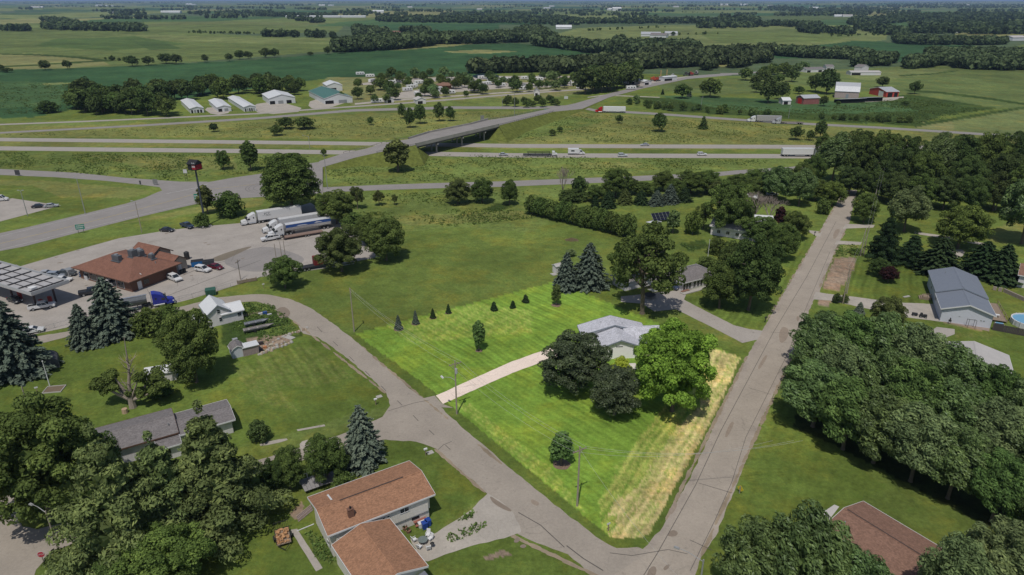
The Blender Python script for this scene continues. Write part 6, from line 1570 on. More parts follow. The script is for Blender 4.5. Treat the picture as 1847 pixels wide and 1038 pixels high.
gfar(1680, 59, 60, 18, 5, 5, 0, R_GREY2, 'long house on the far ridge at the right, left of two'); gfar(1702, 59, 50, 20, 5, 5, .1, R_GREY2, 'long house on the far ridge at the right, right of two'); gfar(1595, 62, 40, 14, 5, 4, 0, R_GREY2, 'low house on the far ridge left of the two long houses')
gfar(1003, 53, 40, 20, 5, 5, 0, R_WHITE, 'pale shed beside the far wood, left of two'); gfar(1013, 53, 20, 14, 5, 4, 0, R_WHITE, 'pale shed beside the far wood, right of two')
gfar(1826, 74, 34, 20, 6, 3, .3, R_LGREY, 'pale building at the end of the road on the right edge'); gfar(700, 62, 40, 14, 4, 3, 0, R_BROWN, 'brown roofed farmhouse behind the diagonal wood'); gfar(1095, 19, 90, 40, 9, 6, 0, R_WHITE, 'white grain elevator yard near the horizon')
gfar(1105, 20, 60, 30, 16, 8, 0, R_WHITE, 'tall white barn beside the white grain yard near the horizon')
for px, py, L_ in ((55,14.5,70),(64,14.6,60),(172,11.5,90),(186,11.6,60),(197,11.8,60),(195,24.5,26),(290,23.5,50),(305,24,60),(335,9,90),(345,9.5,60),(575,11,60),(592,11,60),(735,14,50),(860,18,40),(980,16,60),(990,12.5,60),(1215,13.5,50),(1300,10,90),(1335,10,90),(1385,12,60),(1505,31,40),(1520,31,40),(1460,16,60),(1740,10,60),(1700,28,30),(1762,52,20)):
    gfar(px, py, L_, L_ * .4, L_ * .09 + 2, L_ * .05 + 2, random.uniform(-.4, .4), random.choice([R_WHITE, R_TIN, R_LGREY]), 'tiny pale farm building far off near the horizon', 'distant farm buildings')
# ------------------------------------------------------------------ vehicles
def letters(txt, size, m, par, loc, rot, ext=.004, center=False):
    c = bpy.data.curves.new('lettering', 'FONT'); c.body = txt; c.size = size; c.extrude = ext
    if center: c.align_x = 'CENTER'; c.align_y = 'CENTER'
    o = bpy.data.objects.new('lettering_curve', c); COL.objects.link(o); bpy.context.view_layer.update()
    me = bpy.data.meshes.new_from_object(o.evaluated_get(bpy.context.evaluated_depsgraph_get())); bpy.data.objects.remove(o); me.materials.clear(); me.materials.append(m)
    q = linkob('lettering', me, par, loc); q.rotation_euler = rot; return q
def paintm(nm, c): return mat('car paint ' + nm, c, .25, .02, spec=.6)
TYRE = mat('tyre rubber', (.02, .02, .02), .85); RIM = mat('wheel rim', (.40, .41, .42), .35, metal=.6); CHROME = mat('bare aluminium', (.55, .56, .58), .3, metal=.7)
LAMP = mat('headlamp glass', (.6, .6, .58), .15, spec=.7); TAIL = mat('tail lamp', (.35, .02, .02), .3); BLK = mat('black plastic', (.03, .03, .032), .6)
WHITE_P, SILVER_P, BLACK_P = paintm('white', (.62, .62, .62)), paintm('silver', (.36, .37, .39)), paintm('black', (.02, .022, .03))

def wheels(t, xs, half, r, w=.24, dual=False):
    for x in xs:
        for s in (-1, 1):
            o = MB().wheel(x, s * (half - w / 2), r, r, w, 16).build('wheel', TYRE, t); MB().wheel(x, s * (half + .012), r, r * .58, .02, 12).build('rim', RIM, o)

def car(px, py, yaw, label, pm, kind='sedan', group=None, z=0.0, name=None, cat='car'):
    """nose towards +x"""
    x, y = P(px, py, z); t = thing(name or {'pickup': 'pickup_truck', 'suv': 'parked_car', 'sedan': 'parked_car', 'van': 'van'}[kind], label, cat, (x, y, z), yaw, group)
    if kind == 'sedan': L, H, prof, cab = 4.7, .95, [(-2.3,.32),(2.25,.32),(2.35,.6),(2.2,.78),(1.0,.95),(-1.6,.98),(-2.28,.92),(-2.36,.6)], [(-1.75,.97),(-1.15,1.42),(.25,1.45),(1.05,.96)]
    elif kind == 'suv': L, H, prof, cab = 4.8, 1.1, [(-2.35,.4),(2.3,.4),(2.4,.75),(2.25,1.02),(1.1,1.12),(-2.3,1.15),(-2.42,.8)], [(-2.28,1.14),(-2.0,1.72),(.2,1.78),(1.1,1.13)]
    elif kind == 'pickup': L, H, prof, cab = 5.9, 1.15, [(-2.95,.55),(2.85,.5),(2.95,.85),(2.85,1.15),(1.5,1.25),(-2.95,1.25)], [(-.95,1.24),(-.8,1.85),(.75,1.9),(1.45,1.24)]
    else: L, H, prof, cab = 5.6, 1.3, [(-2.7,.4),(2.6,.4),(2.75,.85),(2.2,1.2),(1.6,1.35),(-2.7,1.35)], [(-2.68,1.34),(-2.6,2.3),(.9,2.3),(1.7,1.34)]
    Wh = .95
    MB().prism(prof, -Wh, Wh, 'y').build('body', pm, t, bevel=.07)
    cb = MB(); n = 4; ins = .17
    k = len(cb.v)
    lo = [cab[0], cab[3]]; hi = [cab[1], cab[2]]
    V = [(lo[0][0], -Wh + .05, lo[0][1]), (lo[1][0], -Wh + .05, lo[1][1]), (lo[1][0], Wh - .05, lo[1][1]), (lo[0][0], Wh - .05, lo[0][1]),
         (hi[0][0], -Wh + ins + .05, hi[0][1]), (hi[1][0], -Wh + ins + .05, hi[1][1]), (hi[1][0], Wh - ins - .05, hi[1][1]), (hi[0][0], Wh - ins - .05, hi[0][1])]
    cb.v = V; cb.f = [(3,2,1,0),(4,5,6,7),(0,1,5,4),(1,2,6,5),(2,3,7,6),(3,0,4,7)]
    g = cb.build('glasshouse', GLASS, t, bevel=.04)
    MB().box(hi[0][0] - .06, hi[1][0] + .04, -Wh + ins + .0, Wh - ins - .0, hi[0][1] - .03, hi[1][1] + .05).build('cab_roof', pm, t, bevel=.04)
    pl = MB()
    for s in (-1, 1):
        y0 = s * (Wh - .04); y1 = s * (Wh - ins - .04)
        for f, w_ in ((.0, .10), (.42 if kind != 'pickup' else .5, .07), (1.0, .10)) + (((.78, .07),) if kind in ('suv', 'van') else ()):
            xb = lo[0][0] + (lo[1][0] - lo[0][0]) * f; xt = hi[0][0] + (hi[1][0] - hi[0][0]) * f
            pl.tube((xb, y0, lo[0][1]), (xt, y1, hi[0][1]), w_ * .6, n=4)
    pl.build('pillars', pm, t)
    if kind == 'pickup':
        MB().box(-2.8, -1.1, -.78, .78, 1.252, 1.262).build('truck_bed', BLK, t)
        for s in (-1, 1): MB().box(-2.92, -1.0, s * .87 - .07, s * .87 + .07, 1.255, 1.36).build('bed_rail', pm, t)
        MB().box(-2.95, -2.85, -.79, .79, 1.256, 1.36).build('tailgate', pm, t)
    wheels(t, (-L * .31, L * .31), Wh + .01, .36 if kind != 'pickup' else .42)
    for s in (-1, 1):
        MB().box(prof[2][0] - .22, prof[2][0] + .03, s * .68 - .18, s * .68 + .18, .66, .84).build('headlight', LAMP, t)
        MB().box(-L / 2 - .02, -L / 2 + .12, s * .76 - .12, s * .76 + .12, .72, 1.0).build('tail_light', TAIL, t)
        MB().box(lo[1][0] - .35, lo[1][0] - .15, s * (Wh + .1) - .09, s * (Wh + .1) + .09, lo[1][1] - .02, lo[1][1] + .14).build('mirror', pm, t)
    return t

def tractor(t, pm, x0=0.0, sleeper=True):
    """semi tractor, front bumper at x0, pointing +x, body runs to -x"""
    hood = MB().prism([(x0 - .05, .55), (x0 - .05, 1.25), (x0 - .35, 1.62), (x0 - 1.9, 1.95), (x0 - 1.9, .55)][::-1], -.92, .92, 'y').build('hood', pm, t, bevel=.12)
    MB().box(x0 - .06, x0 + .01, -.5, .5, .7, 1.4).build('grille', BLK, t); MB().box(x0 - .25, x0 + .12, -1.2, 1.2, .32, .68).build('bumper', CHROME, t, bevel=.05)
    for s in (-1, 1): MB().box(x0 - .5, x0 - .1, s * 1.0 - .12, s * 1.0 + .12, .95, 1.2).build('headlight', LAMP, t); MB().prism([(x0 - .25, .55), (x0 - .35, 1.0), (x0 - 1.4, 1.15), (x0 - 1.9, .9), (x0 - 1.9, .55)][::-1], s * 1.05 - .18, s * 1.05 + .18, 'y').build('fender', pm, t)
    cab = [(x0 - 1.7, .8), (x0 - 1.75, 1.95), (x0 - 2.35, 2.75), (x0 - 2.9, 3.25), (x0 - 4.3, 3.85), (x0 - 5.0 if sleeper else x0 - 3.4, 3.85), (x0 - 5.0 if sleeper else x0 - 3.4, .8)]
    MB().prism(cab[::-1], -1.2, 1.2, 'y').build('cab', pm, t, bevel=.12)
    MB().prism([(x0 - 1.73, 2.0), (x0 - 2.3, 2.7), (x0 - 2.36, 2.7), (x0 - 1.80, 2.0)], -1.05, 1.05, 'y').build('windscreen', GLASS, t)
    MB().quad((x0 - 1.72, -1.05, 2.02), (x0 - 1.72, 1.05, 2.02), (x0 - 2.33, 1.0, 2.74), (x0 - 2.33, -1.0, 2.74)).build('windscreen', GLASS, t, loc=(.03, 0, .03))
    for s in (-1, 1):
        MB().box(x0 - 2.95, x0 - 2.15, s * 1.21 - .01, s * 1.21 + .01, 1.75, 2.35).build('side_window', GLASS, t)
        if sleeper: MB().box(x0 - 4.4, x0 - 4.0, s * 1.21 - .01, s * 1.21 + .01, 2.1, 2.6).build('side_window', GLASS, t)
        MB().tube((x0 - 5.2, s * 1.0, .8), (x0 - 5.2, s * 1.0, 3.7), .09, n=8).build('exhaust_stack', CHROME, t)
        MB().tube((x0 - 2.4, s * .95, .6), (x0 - 4.9, s * .95, .6), .32, n=10).build('fuel_tank', CHROME, t)
        MB().box(x0 - 1.95, x0 - 1.75, s * 1.4 - .12, s * 1.4 + .12, 1.9, 2.6).build('mirror', BLK, t)
    MB().box(x0 - 7.6, x0 - 1.0, -.42, .42, .6, .9).build('chassis', BLK, t)
    wheels(t, (x0 - 1.15, x0 - 5.9, x0 - 7.1), 1.2, .52, .3)

def semi(px, py, yaw, label, pm, trailer='box', tm=None, group=None, z=0.0, text=None, cat='truck'):
    x, y = P(px, py, z); t = thing('semi_truck', label, cat, (x, y, z), yaw, group)
    tractor(t, pm)
    e = -20.8
    if trailer == 'box':
        b = MB().box(e, -5.7, -1.29, 1.29, 1.15, 4.1).build('trailer_box', tm or WHITE_P, t, bevel=.03)
        MB().box(e - .02, -5.68, -1.31, 1.31, 1.08, 1.2).build('bottom_rail', CHROME, b)
        MB().box(-5.68, -5.62, -1.2, 1.2, 1.3, 4.0).build('front_panel', mat('trailer front', (.42, .43, .45), .5), b)
        for s in (-1, 1): MB().box(-14.5, -9.5, s * 1.2 - .02, s * 1.2 + .02, .45, 1.1).build('side_skirt', mat('grey skirt', (.25, .25, .26), .5), b)
    elif trailer == 'hopper':
        b = MB().prism([(-1.29, 1.75), (-1.29, 3.6), (1.29, 3.6), (1.29, 1.75), (.6, 1.1), (-.6, 1.1)][::-1], e, -5.7, 'x').build('trailer_box', CHROME, t, bevel=.03)
        for s in (-1, 1): MB().box(e + .02, -5.72, s * 1.31 - .012, s * 1.31 + .012, 2.6, 3.55).build('blue_tarp_side', mat('blue tarp', (.03, .08, .26), .5), b)
        MB().prism([(-1.33, 3.6), (0, 3.85), (1.33, 3.6), (1.33, 3.64), (0, 3.9), (-1.33, 3.64)], e, -5.7, 'x').build('tarp', mat('pale tarp', (.45, .46, .48), .6), b)
        for s in (-1, 1): MB().quad((-9, s * 1.335, 2.75), (-13, s * 1.335, 2.72), (-12.2, s * 1.335, 2.95), (-10, s * 1.335, 3.0)).quad((-15, s * 1.335, 2.9), (-18, s * 1.335, 2.85), (-17.2, s * 1.335, 3.1), (-16, s * 1.335, 3.25)).build('white_swoosh', TRIM, b)
    elif trailer == 'tank':
        b = MB().tube((e + 3, 0, 2.35), (-6.2, 0, 2.35), 1.2, n=16).build('tank', mat('dark steel tank', (.12, .13, .14), .35, metal=.5), t, smooth=False); e += 3
        MB().box(e, -6, -.3, .3, 3.5, 3.62).build('catwalk', CHROME, b)
    elif trailer == 'flat':
        b = MB().box(e + 2, -5.7, -1.29, 1.29, 1.1, 1.35).build('trailer_deck', mat('worn deck', (.20, .17, .15), .8), t); e += 2
    wheels(t, (e + 1.2, e + 2.5), 1.22, .5, .3)
    for s in (-1, 1): MB().box(-8.6, -8.4, s * .7 - .06, s * .7 + .06, 0.05, 1.1).build('landing_leg', BLK, t)
    MB().box(e, e + 4, -.5, .5, .75, 1.08).build('bogie_frame', BLK, t)
    if text:
        for s, rz, xx in ((1, math.pi, -7.8), (-1, 0, -10.3)):
            letters(text, 1.15, BLK, t, (xx, s * 1.305, 2.75), (math.pi / 2, 0, rz))
        MB().box(-10.2, -8.2, 1.296, 1.304, 2.45, 2.53).box(-7.9, -7.2, 1.296, 1.304, 2.62, 2.66).build('lettering_underline', BLK, t)
    return t
Y32 = R(212)
semi(435, 407, Y32, 'white semi truck with black lettering on its white box trailer, backmost at the truck stop', WHITE_P, 'box', WHITE_P, text='FCC')
semi(474, 421, Y32, 'white semi truck with plain white box trailer, half hidden behind the blue one', WHITE_P, 'box', mat('dull white trailer', (.5, .5, .5), .5))
semi(484, 429, Y32, 'white semi truck pulling the blue and silver hopper trailer', WHITE_P, 'hopper')
# pickup with long flat trailer
car(488, 434, Y32, 'white crew cab pickup in front of the parked semis', WHITE_P, 'pickup', cat='truck')
t = thing('flatbed_trailer', 'long low flat trailer hitched to the white pickup by the semis', 'trailer', (*P(511, 433), 0), Y32)
MB().box(-13, 0, -1.1, 1.1, .75, 1.0).build('deck', mat('rusty trailer deck', (.22, .15, .12), .8), t); MB().box(0, 2.0, -.15, .15, .7, .95).build('tongue', BLK, t); wheels(t, (-7, -8), 1.25, .38); MB().box(-.2, 0, -1.1, 1.1, 1.0, 1.7).build('headboard', BLK, t)
# blue tractor with tank trailer along the near fence
semi(316, 546, R(30), 'dark blue semi tractor with a dark tank trailer beside the near fence', paintm('deep blue', (.02, .03, .28)), 'tank')
# loader rig at lot corner
t = thing('lowboy_trailer', 'dark low trailer with a red machine frame under the olive tree', 'trailer', (*P(600, 478), 0), R(32))
MB().box(-10, 0, -1.2, 1.2, .8, 1.1).build('deck', BLK, t); wheels(t, (-8.5, -7.3), 1.2, .45); MB().box(-5.5, -4.2, -1, 1, 1.1, 3.6).box(-4.1, -2.5, -.8, .8, 1.1, 2.2).build('machine_body', mat('dark red machine', (.16, .02, .02), .6), t, bevel=.08); MB().box(0, 3, -.2, .2, .8, 1.0).build('tongue', BLK, t)
# parked cars
car(302, 418, R(-10), 'small black car parked at the lot edge, left of two', BLACK_P, 'sedan'); car(338, 411, R(-35), 'dark blue pickup parked at the lot edge, right of two', paintm('dark blue', (.03, .045, .08)), 'pickup')
car(71, 375, R(20), 'black sedan in the far left parking lot', BLACK_P); car(93, 374, R(20), 'silver sedan in the far left parking lot', SILVER_P)
car(77, 557, R(26), 'white pickup with dark bed beside the fuel canopy', WHITE_P, 'pickup', cat='truck'); car(60, 600, R(24), 'white car parked by the near fence left of the spruces', WHITE_P, 'sedan')
car(316, 506, R(-35), 'white wagon parked alone along the brick wall of the store', WHITE_P, 'suv'); car(367, 490, R(-20), 'white wagon beside the blue dumpster', WHITE_P, 'suv'); car(390, 485, R(-25), 'dark red sedan beside the grey dumpster', paintm('dark red', (.11, .01, .02)))
car(85, 497, R(8), 'silver car in the row behind the canopy, farthest left', SILVER_P); car(103, 501, R(6), 'grey blue wagon in the row behind the canopy, middle', paintm('steel', (.25, .28, .33)), 'suv'); car(114, 508, R(4), 'white sedan in the row behind the canopy, nearest', WHITE_P); car(118, 498, R(6), 'dark grey pickup at the back of the row behind the canopy', paintm('grey', (.08, .09, .1)), 'pickup')
car(166, 531, R(30), 'black pickup half hidden behind the tallest spruce', BLACK_P, 'pickup', cat='truck'); car(202, 517, R(60), 'white van by the store corner behind the spruce', WHITE_P, 'van', cat='van')
car(28, 545, R(-30), 'dark car under the fuel canopy', BLACK_P)
car(1211, 520, R(-50), 'dark blue car outside the grey ranch house garage', paintm('navy', (.05, .07, .13)), 'suv')
car(1392, 353, R(5), 'pale car glimpsed behind the leafless trees', SILVER_P)
# traffic on the interstate and ramps
semi(1073, 203, R(174), 'red semi truck with white box trailer on the exit road', paintm('signal red', (.42, .01, .015)), 'box', mat('clean white trailer', (.66, .66, .67), .5))
semi(1347, 220, R(172), 'white semi truck with grey trailer rolling on the exit road', WHITE_P, 'box', mat('grey trailer', (.34, .33, .32), .5)); semi(1392, 223.5, R(172), 'second lorry with low flat deck behind the white semi on the exit road', SILVER_P, 'flat')
semi(1485, 282.5, R(-1), 'white semi trailer on the interstate beside the wood', WHITE_P, 'box', WHITE_P)
for px, py, yw, lb, pm_, k in ((908, 281, 0, 'grey car on the near interstate lanes below the bridge', SILVER_P, 'sedan'), (1123, 283, 0, 'silver wagon in the middle of the near interstate lanes', paintm('light silver', (.5, .52, .55)), 'suv'), (1266, 281, 0, 'white car farthest right on the near interstate lanes', WHITE_P, 'suv'), (1163, 263.5, math.pi, 'grey car on the far interstate lanes', SILVER_P, 'sedan'),
    (1045, 279, 0, 'white van on the near interstate lanes', WHITE_P, 'van'), (1, 363, .3, 'white van at the left edge', WHITE_P, 'van')): car(px, py, yw, lb, pm_, k)
t = thing('camper_trailer', 'white camper trailer towed by the van on the interstate', 'camper', (*P(1035, 279), 0), 0)
MB().prism([(-3, .7), (2.4, .7), (3, 1.6), (2.4, 3.1), (-3, 3.1)], -1.2, 1.2, 'y').build('body', WHITE_P, t, bevel=.1); MB().box(-1.5, .2, -1.22, -1.202, 1.7, 2.4).build('window', GLASS, t); wheels(t, (-.4, .5), 1.2, .36); MB().box(3, 4, -.08, .08, .5, .7).build('tongue', BLK, t)
t = thing('car_hauler', 'white truck pulling an empty dark car hauler on the interstate', 'truck', (*P(1005, 282), 0), 0)
MB().prism([(-2.6, .6), (0, .6), (0, 1.4), (-.9, 1.6), (-1.3, 2.5), (-2.6, 2.6)][::-1], -1.05, 1.05, 'y').build('cab', WHITE_P, t, bevel=.1); MB().box(-1.32, -1.0, -.9, .9, 1.65, 2.35).build('windscreen', GLASS, t); MB().box(-17, -2.7, -1.2, 1.2, .8, 1.1).box(-15, -3.4, -1.2, -1.05, 1.9, 2.1).box(-15, -3.4, 1.05, 1.2, 1.9, 2.1).build('ramp_deck', BLK, t); wheels(t, (-.8, -4, -13, -14), 1.15, .45)
for s in (-14.5, -11, -7.5, -4): MB().box(s, s + .15, -1.2, -1.05, 1.1, 1.9).box(s, s + .15, 1.05, 1.2, 1.1, 1.9).build('ramp_post', BLK, t)
# campers in the campground: alike, grouped
def camper():
    t = thing('camper_trailer', 'pale camper trailer parked between the campground trees', 'camper', (0, 0, 0), 0, 'camper trailers parked in the campground')
    MB().prism([(-4.4, .6), (4.0, .6), (4.5, 1.5), (4.0, 3.2), (-4.4, 3.2)], -1.25, 1.25, 'y').build('body', mat('camper white', (.68, .68, .67), .6), t, bevel=.08)
    for x in (-3, -.4, 2): MB().box(x, x + 1.2, -1.27, -1.252, 1.6, 2.4).build('window', GLASS, t)
    MB().box(-4.1, 3.8, -1.3, -1.256, 1.05, 1.25).build('stripe', mat('camper stripe', (.16, .16, .2)), t); MB().box(.9, 1.6, -1.275, -1.255, .7, 2.6).build('door', TRIM, t); wheels(t, (-.6, .5), 1.2, .38)
    MB().box(-1, 1, -.5, .5, 3.2, 3.45).build('air_conditioner', TRIM, t)
    return t
c0 = camper(); first = True
cps = [(650,136,.3),(668,140,.1),(690,141,0),(671,149,1.2),(735,165,.6),(742,160,.5),(748,157,2.2),(756,152,.3),(765,168,.2),(778,166,1.5),(785,171,.3),(790,164,.8),(752,173,2.0),(812,170,.2),(836,152,.4),(832,150,1.2),(845,148,.9),(856,152,.7),(862,157,2),(870,160,1.0),(878,154,.5),(887,149,.6),(893,146,1.7),(901,150,1.1),(903,157,.3),(908,146,.1),(918,147,.6),(960,145,0),(972,146,.05),(948,144,.1),(980,141,0),(1023,152,.4),(1036,155,.7),(1047,151,.2),(1044,160,1.2),(870,143,.2),(825,158,.3),(720,149,.1),(706,152,.5),(1000,158,.1),(945,163,.3),(1138,162,.2),(680,186,.2)]
for px, py, a_ in cps:
    t = c0 if first else copy_tree(c0); first = False; t.location = (*P(px, py), 0); t.rotation_euler = (0, 0, a_)
# farm machinery at the dealer yard
for k, (px, py, c) in enumerate(((1178, 146, (.4, .08, .03)), (1184, 147, (.35, .06, .03)), (1190, 145, (.4, .1, .04)), (1203, 143, (.12, .12, .12)), (1238, 137, (.05, .05, .05)), (1246, 137, (.3, .05, .04)), (1256, 135, (.45, .42, .4)), (1213, 141, (.5, .5, .5)))):
    t = thing('farm_machine', ['orange combine first from the left in the equipment yard', 'red combine second from the left in the equipment yard', 'orange machine third from the left in the equipment yard', 'dark machine in the middle of the equipment yard', 'black machine near the right of the equipment yard', 'red machine near the right of the equipment yard', 'pale machine at the right end of the equipment yard', 'white machine in front of the trailer like shed'][k], 'farm machine', (*P(px, py), 0), k * .7)
    m_ = mat('machine %d' % k, c, .5); MB().box(-2.5, 1.5, -1.2, 1.2, 1, 3).box(-.5, 1.2, -.9, .9, 3.0, 3.9).build('body', m_, t, bevel=.15); MB().box(1.2, 1.9, -.8, .8, 2, 3.4).build('cab', GLASS, t); MB().box(2, 3, -2.4, 2.4, .3, 1.0).build('header', BLK, t); wheels(t, (-1.6, 1.0), 1.6, .8, .5)
for px, py, tp, lb in ((1191, 146, 127, 'yellowish boom mast standing in the equipment yard, left of two'), (1202, 143, 126, 'orange crane mast standing in the equipment yard, right of two')):
    t = thing('crane_mast', lb, 'crane', (*P(px, py), 0), 0); hh = height_at(px, py, tp); MB().box(-.4, .4, -.4, .4, 0, hh).build('mast', mat('mast paint', (.4, .28, .12)), t); MB().box(-1.5, 1.5, -1.5, 1.5, 0, .8).build('base', BLK, t)

# ------------------------------------------------------------------ poles, lamps, signs
PW = mat('weathered utility pole', (.30, .26, .21), .9, .15, 3); PG = mat('galvanised pole', (.34, .34, .34), .5, metal=.3); INS = mat('glazed insulator', (.25, .25, .26), .3)
WIRES = {}
def upole(px, b, top, label, yaw=R(-58), arm=True, tr=False, lamp=None, dbl=False, name='utility_pole', r=.17):
    x, y, z = G(px, b); h = height_at(px, b, top); t = thing(name, label, 'utility pole', (x, y, z), yaw)
    MB().tube((0, 0, -.1), (0, 0, h), r, r * .62, 9).build('pole', PW, t)
    if arm:
        MB().box(-.07, .07, -1.25, 1.25, h - .75, h - .62).build('crossarm', WOOD if not lamp else PW, t)
        for q in (-1.15, -.45, .45, 1.15): MB().tube((0, q, h - .62), (0, q, h - .4), .06, .035, 6).build('insulator', INS, t)
        MB().tube((0, .05, h - 1.3), (0, .75, h - .72), .02, n=4).tube((0, -.05, h - 1.3), (0, -.75, h - .72), .02, n=4).build('brace', PG, t)
    if tr: MB().tube((.38, 0, h - 2.5), (.38, 0, h - 1.5), .24, n=12).tube((.38, 0, h - 1.5), (.38, 0, h - 1.35), .08, n=6).build('transformer', mat('transformer grey', (.40, .41, .42), .5), t)
    if lamp:
        L_, zz = lamp; MB().path([(0, 0, zz), (0, L_ * .5, zz + .45), (0, L_, zz + .35)], [.045, .04, .035], 6).build('lamp_arm', PG, t); MB().taper(-.14, .14, L_ - .05 if L_ > 0 else L_ - .55, L_ + .55 if L_ > 0 else L_ + .05, zz + .22, zz + .42, .04, .06).build('lamp_head', PG, t)
    return (x, y, z + h - .4), yaw, t
A1 = upole(824, 747, 651, 'street lamp pole with transformer beside the pale lot drive', R(-58), tr=True, lamp=None)
_x = A1[2]; h_ = A1[0][2] + .4
MB().path([(0, 0, h_ - 4.2), (-.8, -.6, h_ - 3.7), (-1.9, -1.6, h_ - 3.85)], [.05, .045, .04], 6).build('lamp_arm', PG, _x); MB().taper(-2.6, -1.75, -1.85, -1.5, h_ - 4.05, h_ - 3.82, .1, .06).build('lamp_head', TRIM, _x)
A2 = upole(1041, 913, 806, 'tall utility pole with crossarm near the crossroads corner of the bright lot', R(-58), tr=False)
A3 = upole(639, 599, 520, 'utility pole at the left corner of the bright lot', R(20))
for px, b, tp, lb in ((1520, 548, 482, 'left of the paired utility poles beside the gravel drive'), (1527, 530, 497, 'right shorter one of the paired utility poles beside the gravel drive'), (1552, 462, 412, 'left of two poles at the roadside dirt strip'), (1557, 460, 408, 'right of two poles at the roadside dirt strip'), (1573, 383, 342, 'leaning pole by the round tree near the county road end'), (1582, 355, 316, 'tallest pole in front of the dark wood at the county road end'), (1354, 460, 433, 'thin pole between trees left of the county road')):
    upole(px, b, tp, lb, R(30), arm='tallest' in lb or 'paired' in lb and 'left' in lb)
upole(59, 760, 698, 'slim pole standing in the lawn behind the huge maple', R(30), arm=False)
for px, b, tp, lb in ((434, 505, 468, 'dark pole with crossarm at the near edge of the truck lot'), (499, 472, 440, 'short dark post left at the middle of the truck lot')):
    upole(px, b, tp, lb, R(-10), arm='cross' in lb, r=.14)
for px, b, tp, lb in ((508, 463, 436, 'left thin pole of the pair near the flat trailer'), (515, 465, 432, 'right thin pole of the pair near the flat trailer')):
    upole(px, b, tp, lb, R(-10), arm=False, r=.13)
def wire(name, label, a, b, sag=1.2, r=.014):
    mb = MB(); a, b = Vector(a), Vector(b); pts = []
    for i in range(13):
        s = i / 12; p = a.lerp(b, s); p.z -= sag * 4 * s * (1 - s); pts.append(p)
    mb.path(pts, [r] * 13, 4)
    o = mb.build(name, mat('aluminium wire', (.40, .40, .38), .5), None); tag(o, label, 'wire', 'overhead wires between the poles')
def tip(A, q):  # crossarm end in world
    (x, y, z), yaw, _ = A; return (x - q * math.sin(yaw), y + q * math.cos(yaw), z)
far = (140, 205, 10.5)
for q in (-1.15, .45, 1.15):
    wire('power_line', 'thin overhead wire running from the left lot corner pole to the lamp pole', tip(A3, q), tip(A1, q)); wire('power_line', 'thin overhead wire between the lamp pole and the crossroads pole', tip(A1, q), tip(A2, q))
    e = P(1420, 800, 9); wire('power_line', 'thin overhead wire leaving the crossroads pole over the bright lot to the right', tip(A2, q), (e[0] + 2 * q, e[1], 9.5), 1.8)
wire('guy_wire', 'guy wire slanting from the lamp pole down to the bright lawn', (A1[0][0], A1[0][1], A1[0][2] - 1), (*P(858, 694), 0), 0.0, .015)
wire('power_line', 'overhead wire from the crossroads pole towards the bottom of the photo', tip(A2, 0), (*P(1300, 1120, 8), 8), 1.5)

for dq in (-.5, .5):
    a_, b_, c_ = (P(1520, 548), 10.0), (P(1557, 460), 9.5), (P(1582, 355), 11.5)
    for u_, v_ in ((a_, b_), (b_, c_)): wire('power_line', 'thin overhead wire strung along the right side of the county road', (u_[0][0] + dq, u_[0][1], u_[1]), (v_[0][0] + dq, v_[0][1], v_[1]))

def street_lamp(px, b, top, label, yaw, L_=1.8, m=None, name='street_lamp', two=False):
    x, y, z = G(px, b); h = height_at(px, b, top); t = thing(name, label, 'street lamp', (x, y, z), yaw)
    MB().tube((0, 0, 0), (0, 0, h), .15, .09, 8).build('pole', m or PG, t)
    for s in ((1, -1) if two else (1,)):
        MB().path([(0, 0, h - .3), (s * L_ * .6, 0, h + .25), (s * L_, 0, h + .3)], [.05, .045, .04], 6).build('lamp_arm', PG, t)
        x0, x1 = sorted((s * (L_ - .05), s * (L_ + .65))); MB().taper(x0, x1, -.17, .17, h + .2, h + .38, .08, .05).build('lamp_head', PG, t)
    return t
t = street_lamp(111, 1009, 922, 'brown street lamp beside the stop sign at the lower left', R(158), 2.4, PW)
street_lamp(154, 386, 322, 'tall lamp post on the grass beside the left highway', R(150), 1.2, PG); street_lamp(256, 420, 364, 'lamp post on the verge above the truck lot', R(180), .8, PW)
street_lamp(50, 390, 345, 'lamp post at the far left parking lot', R(180), .5, PG, two=True); street_lamp(591, 341, 280, 'lamp post at the ramp junction beside the tall dark tree', R(150), 2.0); street_lamp(559, 268, 246, 'lamp post beyond the tall dark tree with arm over the highway', R(160), 3.0)
street_lamp(928, 210, 168, 'lamp post by the exit road junction, right of two', R(180), 1.5); street_lamp(906, 193, 175, 'lamp post by the exit road junction, left of two', R(180), .5); street_lamp(1264, 199, 176, 'thin pole in the field below the lane', 0, .3); street_lamp(1422, 214, 192, 'thin pole at the cornfield edge', 0, .3)
street_lamp(1252, 1130, 1010, 'street lamp leaning in over the crossroads at the bottom edge', R(150), 3.0)
fp = thing('flag_pole', 'slim white flag pole behind the grey ranch house', 'flag pole', (*P(1276, 470), 0), 0); MB().tube((0, 0, 0), (0, 0, height_at(1276, 470, 434)), .09, .05, 8).build('pole', TRIM, fp); MB().tube((0, 0, height_at(1276, 470, 434)), (0, 0, height_at(1276, 470, 434) + .2), .12, n=8).build('finial', TRIM, fp)
fp = thing('flag_pole', 'white pole rising from a stone edged bed by the huge maple', 'flag pole', (*P(90, 697), 0), 0); hh = height_at(90, 697, 653); MB().tube((0, 0, 0), (0, 0, hh), .1, .06, 8).build('pole', TRIM, fp); MB().tube((0, 0, hh), (0, 0, hh + .2), .12, n=8).build('finial', TRIM, fp)
bed = thing('flower_bed', 'rectangular stone edged flower bed at the foot of the white pole', 'flower bed', (*P(98, 703), 0), R(10)); MB().box(-1.6, 1.6, -1.2, 1.2, 0, .08).build('soil', mat('bed soil', (.16, .12, .08)), bed)
